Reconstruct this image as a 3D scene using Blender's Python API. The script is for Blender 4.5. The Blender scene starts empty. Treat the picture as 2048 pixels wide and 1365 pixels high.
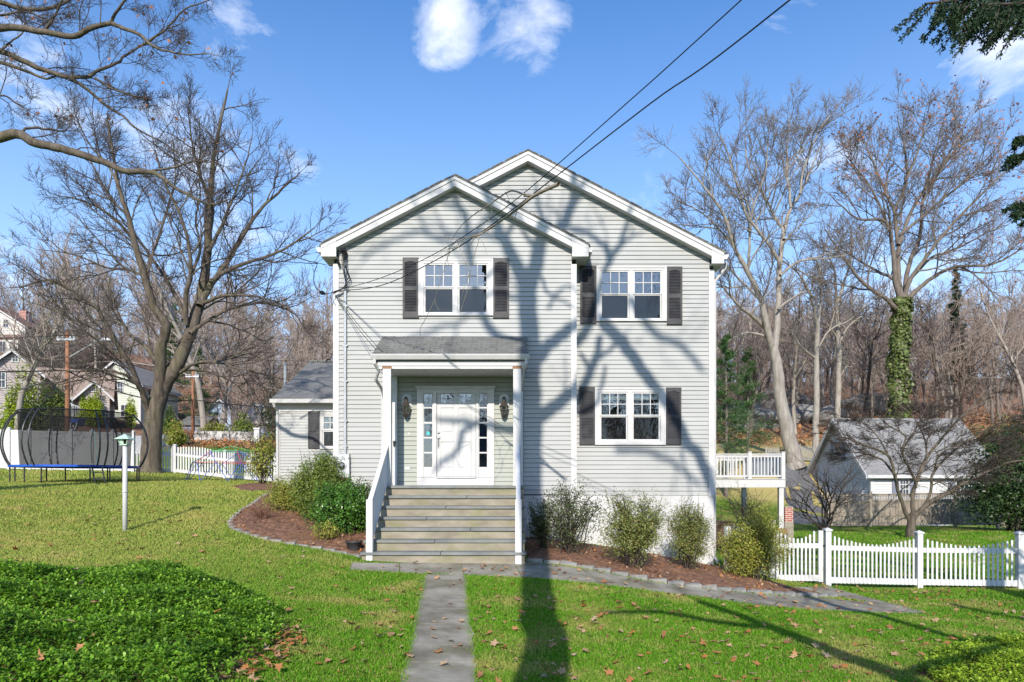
import bpy, math, random
import numpy as np
rng = np.random.default_rng(7)
random.seed(7)
C = bpy.context.scene.collection
F, CX, CY, EYE = 1400.0, 1024.0, 963.0, 1.51          # focal length in photo pixels, vanishing point, eye height
R = math.radians
SUN_EL, SUN_AZ = R(29), R(5)                            # sun behind the camera, slightly to the left
SUNV = np.array([-math.sin(SUN_AZ)*math.cos(SUN_EL), -math.cos(SUN_AZ)*math.cos(SUN_EL), math.sin(SUN_EL)])
def at(px, py, d): return np.array([(px-CX)/F*d, d, EYE+(CY-py)/F*d])
def PX(px, d): return (px-CX)/F*d
def PZ(py, d): return EYE+(CY-py)/F*d
def nrm(v): return v/(np.linalg.norm(v)+1e-9)

# ---------------------------------------------------------------- objects
def tag(o, label=None, cat=None, group=None, kind=None):
    if label: o['label'] = label
    if cat: o['category'] = cat
    if group: o['group'] = group
    if kind: o['kind'] = kind
    return o
def thing(name, loc, label, cat, group=None):
    o = bpy.data.objects.new(name, None); C.objects.link(o)
    o.location = [float(c) for c in loc]; o.empty_display_size = .2
    return tag(o, label, cat, group)
def wloc(o):
    p = np.zeros(3)
    while o is not None:
        p += np.array(o.location); o = o.parent
    return p
def copy_tree(o, parent=None):
    c = o.copy(); C.objects.link(c)
    if parent is not None: c.parent = parent
    for ch in list(o.children): copy_tree(ch, c)
    return c
def mesh_np(name, V, Fc, mat, parent=None, smooth=False, base=None):
    V = np.asarray(V, dtype=np.float64).reshape(-1, 3); Fc = np.asarray(Fc, dtype=np.int32)
    off = wloc(parent) if parent is not None else (np.zeros(3) if base is None else np.asarray(base, float))
    V = V-off
    me = bpy.data.meshes.new(name)
    n, k = Fc.shape
    me.vertices.add(len(V)); me.vertices.foreach_set('co', V.astype(np.float32).ravel())
    me.loops.add(n*k); me.loops.foreach_set('vertex_index', Fc.ravel())
    me.polygons.add(n); me.polygons.foreach_set('loop_start', np.arange(0, n*k, k, dtype=np.int32))
    if smooth: me.polygons.foreach_set('use_smooth', np.ones(n, dtype=bool))
    me.update(calc_edges=True); me.validate()
    me.materials.append(mat)
    o = bpy.data.objects.new(name, me); C.objects.link(o)
    if parent is not None: o.parent = parent
    elif base is not None: o.location = [float(c) for c in base]
    return o
class MB:
    """collects boxes, prisms and tubes; build() links them as one mesh object"""
    def __init__(s): s.v = []; s.f = []
    def add(s, V, Fs):
        n = len(s.v); s.v += [tuple(map(float, p)) for p in V]; s.f += [tuple(i+n for i in f) for f in Fs]; return s
    def box(s, x0, x1, y0, y1, z0, z1):
        V = [(x0,y0,z0),(x1,y0,z0),(x1,y1,z0),(x0,y1,z0),(x0,y0,z1),(x1,y0,z1),(x1,y1,z1),(x0,y1,z1)]
        return s.add(V, [(0,3,2,1),(4,5,6,7),(0,1,5,4),(1,2,6,5),(2,3,7,6),(3,0,4,7)])
    def quad(s, *p): return s.add(p, [tuple(range(len(p)))])
    def prism(s, poly, y0, y1):                        # polygon in x,z extruded along y
        n = len(poly); V = [(x, y0, z) for x, z in poly]+[(x, y1, z) for x, z in poly]
        return s.add(V, [tuple(range(n)), tuple(range(2*n-1, n-1, -1))]+[(i, i+n, (i+1) % n+n, (i+1) % n) for i in range(n)])
    def prismx(s, poly, x0, x1):                       # polygon in y,z extruded along x
        n = len(poly); V = [(x0, y, z) for y, z in poly]+[(x1, y, z) for y, z in poly]
        return s.add(V, [tuple(range(n)), tuple(range(2*n-1, n-1, -1))]+[(i, i+n, (i+1) % n+n, (i+1) % n) for i in range(n)])
    def prismz(s, poly, z0, z1):
        n = len(poly); V = [(x, y, z0) for x, y in poly]+[(x, y, z1) for x, y in poly]
        return s.add(V, [tuple(range(n)), tuple(range(2*n-1, n-1, -1))]+[(i, i+n, (i+1) % n+n, (i+1) % n) for i in range(n)])
    def bar(s, a, b, w, h):                            # rectangular bar between two points
        a = np.array(a, float); b = np.array(b, float); t = nrm(b-a)
        up = np.array([0,0,1.]) if abs(t[2]) < .95 else np.array([0,1.,0])
        u = nrm(np.cross(t, up)); w2 = np.cross(u, t)
        V = [p+u*sx*w/2+w2*sz*h/2 for p in (a, b) for sx, sz in ((-1,-1),(1,-1),(1,1),(-1,1))]
        return s.add(V, [(0,3,2,1),(4,5,6,7),(0,1,5,4),(1,2,6,5),(2,3,7,6),(3,0,4,7)])
    def tube(s, P, r, n=8, caps=True):
        V, Q = tube_np(np.array(P, float), np.broadcast_to(np.array(r, float), (len(P),)), n)
        s.add(V, Q)
        if caps:
            m = len(s.v)-len(V); k = len(P)
            s.f.append(tuple(m+i for i in range(n-1, -1, -1))); s.f.append(tuple(m+(k-1)*n+i for i in range(n)))
        return s
    def lathe(s, x, y, prof, n=12):                    # profile (r,z) round a vertical axis
        V = []; Fs = []
        for r, z in prof: V += [(x+r*math.cos(2*math.pi*i/n), y+r*math.sin(2*math.pi*i/n), z) for i in range(n)]
        for k in range(len(prof)-1): Fs += [(k*n+i, k*n+(i+1) % n, (k+1)*n+(i+1) % n, (k+1)*n+i) for i in range(n)]
        Fs += [tuple(range(n-1, -1, -1)), tuple((len(prof)-1)*n+i for i in range(n))]
        return s.add(V, Fs)
    def build(s, name, mat, parent=None, smooth=False, base=None):
        off = wloc(parent) if parent is not None else (np.zeros(3) if base is None else np.asarray(base, float))
        me = bpy.data.meshes.new(name)
        me.from_pydata([(p[0]-off[0], p[1]-off[1], p[2]-off[2]) for p in s.v], [], s.f)
        if smooth:
            for p in me.polygons: p.use_smooth = True
        me.update(); me.materials.append(mat)
        o = bpy.data.objects.new(name, me); C.objects.link(o)
        if parent is not None: o.parent = parent
        elif base is not None: o.location = [float(c) for c in base]
        return o
def tube_np(P, r, n):
    k = len(P); T = np.empty_like(P)
    T[1:-1] = P[2:]-P[:-2]; T[0] = P[1]-P[0]; T[-1] = P[-1]-P[-2]
    T /= np.linalg.norm(T, axis=1, keepdims=True)+1e-9
    m = np.abs(T).mean(0); ref = np.zeros(3); ref[int(np.argmin(m))] = 1
    U = np.cross(T, ref); U /= np.linalg.norm(U, axis=1, keepdims=True)+1e-9
    W = np.cross(T, U)
    a = np.arange(n)*2*math.pi/n
    V = P[:, None]+(U[:, None]*np.cos(a)[None, :, None]+W[:, None]*np.sin(a)[None, :, None])*np.asarray(r)[:, None, None]
    i = np.arange(n); j = (i+1) % n
    Q = np.concatenate([np.stack([b*n+i, b*n+j, (b+1)*n+j, (b+1)*n+i], 1) for b in range(k-1)])
    return V.reshape(-1, 3), Q
class TM:
    """many tubes as one numpy mesh"""
    def __init__(s): s.V = []; s.Q = []; s.n = 0
    def tube(s, P, r, n=3):
        V, Q = tube_np(P, r, n); s.V.append(V); s.Q.append(Q+s.n); s.n += len(V)
    def build(s, name, mat, parent=None, smooth=True, base=None):
        return mesh_np(name, np.concatenate(s.V), np.concatenate(s.Q), mat, parent, smooth, base)
def spline(pts, sub=6):
    pts = np.array(pts, float); out = []
    P = np.vstack([2*pts[0]-pts[1], pts, 2*pts[-1]-pts[-2]])
    for i in range(1, len(P)-2):
        for t in np.arange(sub)/sub:
            a, b, c, d = P[i-1], P[i], P[i+1], P[i+2]
            out.append(.5*((2*b)+(-a+c)*t+(2*a-5*b+4*c-d)*t*t+(-a+3*b-3*c+d)*t**3))
    out.append(pts[-1]); return np.array(out)
def resample(pts, step):
    pts = np.array(pts, float); s = np.r_[0, np.cumsum(np.linalg.norm(np.diff(pts, axis=0), axis=1))]
    n = max(2, int(round(s[-1]/step))+1); t = np.linspace(0, s[-1], n)
    return np.stack([np.interp(t, s, pts[:, k]) for k in range(pts.shape[1])], 1)
def inpoly(x, y, poly):
    x = np.asarray(x); y = np.asarray(y); r = np.zeros(x.shape, bool); n = len(poly)
    for i in range(n):
        x0, y0 = poly[i][:2]; x1, y1 = poly[(i+1) % n][:2]
        c = ((y0 > y) != (y1 > y))
        with np.errstate(divide='ignore', invalid='ignore'):
            r ^= c & (x < (x1-x0)*(y-y0)/(y1-y0+1e-12)+x0)
    return r

# ---------------------------------------------------------------- materials
def new_mat(name):
    m = bpy.data.materials.new(name); m.use_nodes = True; nt = m.node_tree
    return m, nt, nt.nodes['Principled BSDF']
def N(nt, t, **kw):
    n = nt.nodes.new(t)
    for k, v in kw.items():
        if k.startswith('i_'): n.inputs[k[2:].replace('_', ' ')].default_value = v
        else: setattr(n, k, v)
    return n
def ramp(nt, fac, stops, interp='LINEAR'):
    n = nt.nodes.new('ShaderNodeValToRGB'); cr = n.color_ramp; cr.interpolation = interp
    while len(cr.elements) < len(stops): cr.elements.new(.5)
    for e, (p, c) in zip(cr.elements, stops): e.position = p; e.color = (*c, 1) if len(c) == 3 else c
    nt.links.new(fac, n.inputs[0]); return n.outputs[0]
def mixc(nt, fac, a, b, mode='MIX'):
    n = nt.nodes.new('ShaderNodeMix'); n.data_type = 'RGBA'; n.blend_type = mode
    for s, v in ((n.inputs[0], fac), (n.inputs[6], a), (n.inputs[7], b)):
        if hasattr(v, 'links'): nt.links.new(v, s)
        elif isinstance(v, (int, float)): s.default_value = v
        else: s.default_value = (*v, 1) if len(v) == 3 else v
    return n.outputs[2]
def noise(nt, scale, detail=5, rough=.6, coord='Object', stretch=None, dist=0):
    tc = nt.nodes.new('ShaderNodeTexCoord'); src = tc.outputs[coord] if coord != 'World' else nt.nodes.new('ShaderNodeNewGeometry').outputs['Position']
    if stretch:
        mp = nt.nodes.new('ShaderNodeMapping'); mp.inputs['Scale'].default_value = stretch; nt.links.new(src, mp.inputs[0]); src = mp.outputs[0]
    n = N(nt, 'ShaderNodeTexNoise', i_Scale=scale, i_Detail=detail, i_Roughness=rough, i_Distortion=dist); nt.links.new(src, n.inputs['Vector'])
    return n.outputs[0]
def bump(nt, h, strength, dist=.02):
    b = N(nt, 'ShaderNodeBump', i_Strength=strength, i_Distance=dist); nt.links.new(h, b.inputs['Height']); return b.outputs[0]
def surf(name, c1, c2, scale=3, rough=.7, b=0, bscale=None, bdist=.01, stretch=None, lo=.35, hi=.65, spec=.3, dirt=None, coord='Object', metal=0):
    """two-tone noise surface with optional bump and a second, coarser layer of dirt"""
    m, nt, p = new_mat(name)
    col = ramp(nt, noise(nt, scale, stretch=stretch, coord=coord), [(lo, c1), (hi, c2)])
    if dirt:
        col = mixc(nt, ramp(nt, noise(nt, dirt[1], 4, .65, coord=coord), [(.5, (0,0,0)), (.75, (dirt[2],)*3)]), col, dirt[0])
    nt.links.new(col, p.inputs['Base Color']); p.inputs['Roughness'].default_value = rough
    p.inputs['Specular IOR Level'].default_value = spec; p.inputs['Metallic'].default_value = metal
    if b: nt.links.new(bump(nt, noise(nt, bscale or scale*6, 4, coord=coord, stretch=stretch), b, bdist), p.inputs['Normal'])
    return m
def leafmat(name, cols, rough=.5, trans=.35, patch=None, spec=.3, attr=None):
    """leaf colour differs from leaf to leaf (random per mesh island), light passes through"""
    m, nt, p = new_mat(name)
    g = nt.nodes.new('ShaderNodeNewGeometry')
    k = len(cols)
    col = ramp(nt, g.outputs['Random Per Island'], [(i/max(1, k-1), c) for i, c in enumerate(cols)])
    if patch:                                            # broad patches of another colour
        col = mixc(nt, ramp(nt, noise(nt, patch[1], 4, .6, coord='World'), [(patch[2], (0,0,0)), (patch[3], (1,1,1))]), col, patch[0])
    if attr: col = mixc(nt, N(nt, 'ShaderNodeAttribute', attribute_name=attr[0]).outputs['Fac'], col, attr[1])
    nt.links.new(col, p.inputs['Base Color']); p.inputs['Roughness'].default_value = rough
    p.inputs['Specular IOR Level'].default_value = spec
    if trans:
        t = nt.nodes.new('ShaderNodeBsdfTranslucent'); nt.links.new(col, t.inputs[0])
        mx = nt.nodes.new('ShaderNodeMixShader'); mx.inputs[0].default_value = trans
        nt.links.new(p.outputs[0], mx.inputs[1]); nt.links.new(t.outputs[0], mx.inputs[2])
        nt.links.new(mx.outputs[0], nt.nodes['Material Output'].inputs[0])
    return m
M = {}
M['trim'] = surf('white_paint', (.54,.535,.53), (.49,.485,.48), 5, .5, dirt=((.42,.40,.36), 1.6, .28))
M['vinyl'] = surf('white_vinyl', (.60,.60,.61), (.55,.55,.555), 2, .4, dirt=((.36,.35,.30), 1.6, .28))
M['siding'] = surf('sage_siding', (.345,.350,.342), (.385,.390,.380), .9, .6, b=.06, bscale=30, bdist=.004, stretch=(.7,1,2.5), dirt=((.30,.31,.285), .8, .45))
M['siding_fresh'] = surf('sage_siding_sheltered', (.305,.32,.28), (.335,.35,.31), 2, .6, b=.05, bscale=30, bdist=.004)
M['backing'] = surf('gap_shade', (.05,.05,.05), (.07,.07,.07), 4, .9)  # near-black colour that paints the shade line under each clapboard
M['parge'] = surf('white_parging', (.56,.555,.55), (.46,.455,.445), 1.3, .85, b=.25, bscale=9, dirt=((.36,.34,.30), 1.1, .4))
M['shutter'] = surf('charcoal_paint', (.030,.030,.033), (.046,.046,.050), 6, .5, dirt=((.09,.09,.09), 3, .3))
M['metal_grey'] = surf('grey_galvanised', (.42,.43,.45), (.52,.53,.55), 8, .45, metal=.3)
M['bronze'] = surf('aged_bronze', (.045,.037,.032), (.09,.075,.065), 14, .5, metal=.5)
M['black'] = surf('black_paint', (.012,.012,.013), (.02,.02,.022), 6, .45)
M['cable'] = surf('black_cable', (.012,.012,.014), (.018,.018,.02), 6, .6)
M['wood_raw'] = surf('stained_wood', (.20,.11,.06), (.27,.16,.09), 9, .7)
M['wood_grey'] = surf('weathered_fence_wood', (.20,.165,.13), (.34,.295,.24), 2.4, .85, b=.3, bscale=14, stretch=(6,6,.5), dirt=((.09,.085,.07), .8, .6))
M['pole'] = surf('brown_pole', (.24,.105,.055), (.32,.16,.09), 3, .85, b=.3, stretch=(5,5,.4))
M['brick'] = None
def shingle_mat(name, c1, c2, c3):
    m, nt, p = new_mat(name)
    tc = nt.nodes.new('ShaderNodeTexCoord')
    br = N(nt, 'ShaderNodeTexBrick', i_Scale=1.0, i_Mortar_Size=.009, i_Mortar_Smooth=.2, i_Bias=0, i_Brick_Width=.22, i_Row_Height=.14)
    br.inputs['Color1'].default_value = (*c1, 1); br.inputs['Color2'].default_value = (*c2, 1); br.inputs['Mortar'].default_value = (*[c*.35 for c in c1], 1)
    nt.links.new(tc.outputs['UV'], br.inputs['Vector'])
    col = mixc(nt, ramp(nt, noise(nt, 2.2, 5, .7), [(.42, (0,0,0)), (.68, (.8,.8,.8))]), br.outputs[0], c3)
    col = mixc(nt, .35, col, ramp(nt, noise(nt, 120, 2), [(.3, [c*.5 for c in c1]), (.7, [min(1, c*1.6) for c in c2])]))
    nt.links.new(col, p.inputs['Base Color']); p.inputs['Roughness'].default_value = .9
    nt.links.new(bump(nt, br.outputs[1], -.6, .012), p.inputs['Normal'])
    return m
M['shingle'] = shingle_mat('grey_shingle', (.085,.085,.081), (.16,.16,.152), (.195,.197,.186))
M['shingle_tan'] = shingle_mat('tan_shingle', (.26,.19,.15), (.32,.24,.19), (.36,.28,.23))
M['shingle_pale'] = shingle_mat('pale_grey_shingle', (.17,.165,.16), (.24,.235,.225), (.29,.285,.275))
def brick_mat():
    m, nt, p = new_mat('red_brick'); tc = nt.nodes.new('ShaderNodeTexCoord')
    br = N(nt, 'ShaderNodeTexBrick', i_Scale=1.0, i_Mortar_Size=.010, i_Brick_Width=.21, i_Row_Height=.075)
    br.inputs['Color1'].default_value = (.38,.10,.06,1); br.inputs['Color2'].default_value = (.29,.075,.05,1); br.inputs['Mortar'].default_value = (.5,.46,.42,1)
    mp = nt.nodes.new('ShaderNodeMapping'); mp.inputs['Rotation'].default_value = (R(90),0,0); nt.links.new(tc.outputs['Object'], mp.inputs[0])
    nt.links.new(mp.outputs[0], br.inputs['Vector']); nt.links.new(br.outputs[0], p.inputs['Base Color']); p.inputs['Roughness'].default_value = .9
    return m
M['brick'] = brick_mat()
M['bluestone'] = surf('bluestone', (.13,.115,.085), (.36,.335,.275), 1.8, .9, b=.15, bscale=9, dirt=((.15,.14,.075), 1.7, .9), lo=.3, hi=.7, spec=.12)
M['tread'] = surf('bluestone_tread', (.15,.16,.155), (.22,.23,.22), 2.0, .8, b=.2, bscale=12, dirt=((.15,.155,.10), 1.9, .6))
M['riser'] = surf('mortared_riser', (.195,.17,.125), (.325,.29,.225), 2.2, .9, b=.3, bscale=14, stretch=(1,1,2.5), dirt=((.20,.20,.09), 1.7, .85), lo=.3, hi=.7)
M['cobble'] = surf('granite_cobble', (.18,.175,.165), (.30,.295,.28), 5, .85, b=.5, bscale=20, dirt=((.16,.15,.12), 3, .6))
M['asphalt'] = surf('asphalt', (.10,.10,.105), (.14,.14,.145), 1.5, .9)
def glass_mat(name, interior, refl=1.0):
    m, nt, p = new_mat(name)
    g = N(nt, 'ShaderNodeBsdfGlossy'); g.inputs['Roughness'].default_value = .015; g.inputs['Color'].default_value = (.95,.98,1,1)
    t = nt.nodes.new('ShaderNodeBsdfTransparent'); t.inputs[0].default_value = (*interior, 1)
    fr = N(nt, 'ShaderNodeFresnel'); fr.inputs['IOR'].default_value = 1.9
    mu = N(nt, 'ShaderNodeMath', operation='MULTIPLY_ADD', use_clamp=True); mu.inputs[1].default_value = refl; mu.inputs[2].default_value = .03
    nt.links.new(fr.outputs[0], mu.inputs[0])
    nt.links.new(bump(nt, noise(nt, 2.2, 3), .10, .03), g.inputs['Normal'])
    mx = nt.nodes.new('ShaderNodeMixShader'); nt.links.new(mu.outputs[0], mx.inputs[0]); nt.links.new(t.outputs[0], mx.inputs[1]); nt.links.new(g.outputs[0], mx.inputs[2])
    nt.links.new(mx.outputs[0], nt.nodes['Material Output'].inputs[0]); nt.nodes.remove(p)
    return m
M['glass'] = glass_mat('window_glass', (.62,.66,.66), 1.9)
M['lamp_glass'] = glass_mat('lantern_glass', (.9,.92,.9), 1.2)
def screen_mat(name, col, op):
    m, nt, p = new_mat(name)
    p.inputs['Base Color'].default_value = (*col, 1); p.inputs['Roughness'].default_value = .9; p.inputs['Specular IOR Level'].default_value = .03
    t = nt.nodes.new('ShaderNodeBsdfTransparent'); mx = nt.nodes.new('ShaderNodeMixShader'); mx.inputs[0].default_value = op
    nt.links.new(t.outputs[0], mx.inputs[1]); nt.links.new(p.outputs[0], mx.inputs[2]); nt.links.new(mx.outputs[0], nt.nodes['Material Output'].inputs[0])
    return m
M['screen'] = screen_mat('insect_screen', (.012,.012,.013), .48)
M['net'] = screen_mat('black_netting', (.015,.015,.018), .60)
M['room'] = surf('dark_room', (.05,.05,.045), (.07,.065,.06), 2, .9)
M['blind'] = surf('window_blind', (.42,.48,.46), (.5,.55,.53), 5, .8)
M['bark'] = surf('grey_brown_bark', (.065,.050,.038), (.15,.125,.098), 3, .95, b=.8, bscale=12, bdist=.03, stretch=(2.5,2.5,.5), dirt=((.13,.13,.055), 1.1, .6))
M['bark_pale'] = surf('pale_grey_bark', (.22,.195,.165), (.35,.32,.28), 2, .95, b=.6, bscale=10, bdist=.03, stretch=(2.5,2.5,.5), dirt=((.17,.15,.11), .9, .6))
M['bark_mid'] = surf('mid_grey_bark', (.11,.09,.075), (.20,.17,.145), 2, .95, b=.5, bscale=10, stretch=(2.5,2.5,.5))
M['bark_dark'] = surf('dark_bark', (.045,.034,.028), (.09,.07,.057), 3, .95, b=.5, bscale=10)
M['twig'] = surf('bare_twigs', (.055,.042,.036), (.105,.085,.072), .6, .95)
M['twig_pale'] = surf('pale_bare_twigs', (.12,.10,.085), (.20,.172,.15), .6, .95)
M['twig_wood'] = surf('woodland_twigs', (.235,.185,.155), (.36,.295,.25), .25, .95)
# ---------------------------------------------------------------- terrain
CP = [at(*a) for a in [(880,1365,6.85),(890,1150,12.4),(895,1128,12.8),(250,1062,14),(460,1050,14.6),(560,1092,13.6),(715,1114,13.1),(0,1365,5.7),
 (0,1150,8.8),(300,1150,10),(1670,1195,14.2),(1600,1170,15.9),(2040,1180,15.8),(1400,1165,13.4),(1860,1228,12.8),(2048,1365,8.2),(1500,1365,7.5),
 (1424,1130,16.3),(150,969,20.7),(60,960,25.5),(300,945,29.5),(450,960,30.5),(545,966,30),(560,973,24),(440,905,48),(300,905,50),(440,886,54),(270,846,70),(100,834,58),
 (480,872,80),(60,706,95),(230,700,120),(480,760,130),(1600,905,62),(1590,932,56),(1480,905,60),(1600,830,90),(1600,765,130),(1960,830,90),(1960,770,130),(1500,830,90),(1500,770,130)]]
CP += [np.array(a, float) for a in [(17.5,30.7,-.95),(10,26,-.92),(12,38,-1.0),(24,40,-1.0),(24,50,-1.1),(34,46,-1.0),(8,36,-.6),(0,0,-.62),(-6,1,-.4),(6,1,-1.0),(0,-12,-.9),(-25,-12,-.2),(25,-12,-1.4),
 (.25,12.8,-.02),(-2.7,12.8,.06),(1.2,12.9,-.05),(.25,12.3,-.07),(-13,15.5,1.15),(-3.7,15.8,.55),(-3.7,20,1.0),(-24,24,1.8),(-40,20,3),(25,18,-1.2),(45,25,-1),(60,60,4),(90,100,12),(-90,90,18),(-130,140,30),(130,150,24),(0,75,5.5),(0,100,9),(0,140,18),(10,60,3),
 (0,-60,-1),(80,-40,-1),(-80,-40,2),(-300,300,45),(300,300,45),(0,300,40),(300,-200,0),(-300,-200,0),(-60,45,9)]]
CP = np.array(CP)
def _k(r): return np.sqrt(r*r+9.0)
_d = np.linalg.norm(CP[:, None, :2]-CP[None, :, :2], axis=2)
_A = np.zeros((len(CP)+3,)*2); n_ = len(CP)
_A[:n_, :n_] = _k(_d)-np.eye(n_)*.12; _A[:n_, n_] = 1; _A[:n_, n_+1:] = CP[:, :2]; _A[n_:, :n_] = _A[:n_, n_:].T
_w = np.linalg.solve(_A, np.r_[CP[:, 2], 0, 0, 0])
def gz(x, y):
    x = np.asarray(x, float); y = np.asarray(y, float); sh = np.broadcast(x, y).shape
    x = np.broadcast_to(x, sh).ravel(); y = np.broadcast_to(y, sh).ravel(); out = np.empty(len(x))
    for i in range(0, len(x), 20000):
        r = np.hypot(x[i:i+20000, None]-CP[None, :, 0], y[i:i+20000, None]-CP[None, :, 1])
        out[i:i+20000] = _k(r)@_w[:n_]+_w[n_]+_w[n_+1]*x[i:i+20000]+_w[n_+2]*y[i:i+20000]
    return out.reshape(sh) if sh else float(out[0])
def hit(px, py, dmax=120.0):
    """the ground point seen at a pixel of the photograph"""
    d = np.r_[np.arange(3, 40, .05), np.arange(40, dmax, .25)]
    x = (px-CX)/F*d; z = EYE+(CY-py)/F*d; g = z-gz(x, d)
    i = np.argmax(g <= 0)
    if g[i] > 0: i = len(d)-1
    return np.array([x[i], d[i], float(gz(x[i], d[i]))])
def axis(lo, hi, a, b, step, far):
    c = np.arange(a, b+1e-6, step); l = []; s = step; v = a
    while v > lo: s = min(far, s*1.12); v -= s; l.append(v)
    r = []; s = step; v = b
    while v < hi: s = min(far, s*1.12); v += s; r.append(v)
    return np.r_[l[::-1], c, r]
gx = axis(-700, 700, -20, 16, .3, 40); gy = axis(-300, 800, 3, 32, .3, 40)
GX, GY = np.meshgrid(gx, gy); GZ = gz(GX, GY)
cap = 48.0; GZ = np.where(GZ > cap, cap+(GZ-cap)*.1, GZ)
nx_, ny_ = len(gx), len(gy)
ii = (np.arange(ny_-1)[:, None]*nx_+np.arange(nx_-1)[None]).ravel()
def ground_mat():
    m, nt, p = new_mat('lawn_and_leaf_litter')
    g = nt.nodes.new('ShaderNodeNewGeometry')
    green = ramp(nt, noise(nt, .55, 6, .65, 'World'), [(.36, (.07,.15,.012)), (.5, (.12,.20,.02)), (.66, (.24,.22,.06))])
    fine = ramp(nt, noise(nt, 16, 4, .7, 'World'), [(.3, (.55,.55,.55)), (.7, (1.25,1.25,1.25))])
    lawn = mixc(nt, 1, green, fine, 'MULTIPLY')
    lit = ramp(nt, noise(nt, .45, 8, .72, 'World'), [(.34, (.06,.045,.035)), (.46, (.30,.14,.08)), (.56, (.42,.23,.14)), (.68, (.28,.22,.14))])
    lit = mixc(nt, .6, lit, ramp(nt, noise(nt, 5, 5, .7, 'World'), [(.35, (.07,.045,.03)), (.65, (.42,.24,.15))]))
    dry = ramp(nt, noise(nt, .5, 5, .6, 'World'), [(.35, (.36,.30,.11)), (.65, (.48,.37,.17))])
    at1 = N(nt, 'ShaderNodeAttribute', attribute_name='litter'); at2 = N(nt, 'ShaderNodeAttribute', attribute_name='dry')
    col = mixc(nt, at2.outputs['Fac'], lawn, dry); col = mixc(nt, at1.outputs['Fac'], col, lit)
    nt.links.new(col, p.inputs['Base Color']); p.inputs['Roughness'].default_value = .95; p.inputs['Specular IOR Level'].default_value = .1
    nt.links.new(bump(nt, noise(nt, 9, 5, .7, 'World'), .6, .05), p.inputs['Normal'])
    return m
M['ground'] = ground_mat()
ground = mesh_np('ground', np.stack([GX, GY, GZ], -1), np.stack([ii, ii+1, ii+nx_+1, ii+nx_], 1), M['ground'], smooth=True)
tag(ground, 'sloping lawn running back to a wooded hill', kind='structure')
vx, vy = GX.ravel(), GY.ravel()
def sst(a, b, t): t = np.clip((t-a)/(b-a), 0, 1); return t*t*(3-2*t)
wob = 3*np.sin(vx*.31+1)+2*np.sin(vx*.83+vy*.2)
lit = np.where(vx > 3, sst(66, 72, vy+wob), sst(51, 55, vy+.3*wob))*1.0
lit = np.maximum(lit, sst(40, 46, vx)*sst(20, 30, vy))
dry = np.where(vx > 5, sst(48, 52, vy), 0)*(1-lit)
for nm, vals in (('litter', lit), ('dry', dry)):
    a = ground.data.attributes.new(nm, 'FLOAT', 'POINT'); a.data.foreach_set('value', vals.astype(np.float32))
def drape(name, poly, mat, lift, step, kind='structure', label=None, jit=0, parent=None, skirt=.3):
    """a sheet following the ground inside a plan polygon, cut to the outline"""
    import bmesh
    poly = [tuple(map(float, p[:2])) for p in poly]
    bm = bmesh.new(); bm.faces.new([bm.verts.new((x, y, 0)) for x, y in poly])
    xs = [p[0] for p in poly]; ys = [p[1] for p in poly]
    for lo, hi, n in ((min(xs), max(xs), (1,0,0)), (min(ys), max(ys), (0,1,0))):
        for c in np.arange(lo+step, hi, step):
            bmesh.ops.bisect_plane(bm, geom=bm.verts[:]+bm.edges[:]+bm.faces[:], plane_co=(c*n[0], c*n[1], 0), plane_no=n)
    V = np.array([v.co[:2] for v in bm.verts]); Z = gz(V[:, 0], V[:, 1])+lift
    for v, z in zip(bm.verts, Z):
        e = 0 if v.is_boundary else rng.random()*jit
        v.co.z = z+e
    bmesh.ops.recalc_face_normals(bm, faces=bm.faces[:])
    if sum(f.normal.z for f in bm.faces) < 0: bmesh.ops.reverse_faces(bm, faces=bm.faces[:])
    be = [e for e in bm.edges if e.is_boundary]
    r = bmesh.ops.extrude_edge_only(bm, edges=be)
    for v in (g for g in r['geom'] if isinstance(g, bmesh.types.BMVert)): v.co.z -= skirt
    me = bpy.data.meshes.new(name); bm.to_mesh(me); bm.free()
    for p in me.polygons: p.use_smooth = False
    me.materials.append(mat); o = bpy.data.objects.new(name, me); C.objects.link(o)
    if kind: o['kind'] = kind
    if label: o['label'] = label
    return o

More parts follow.
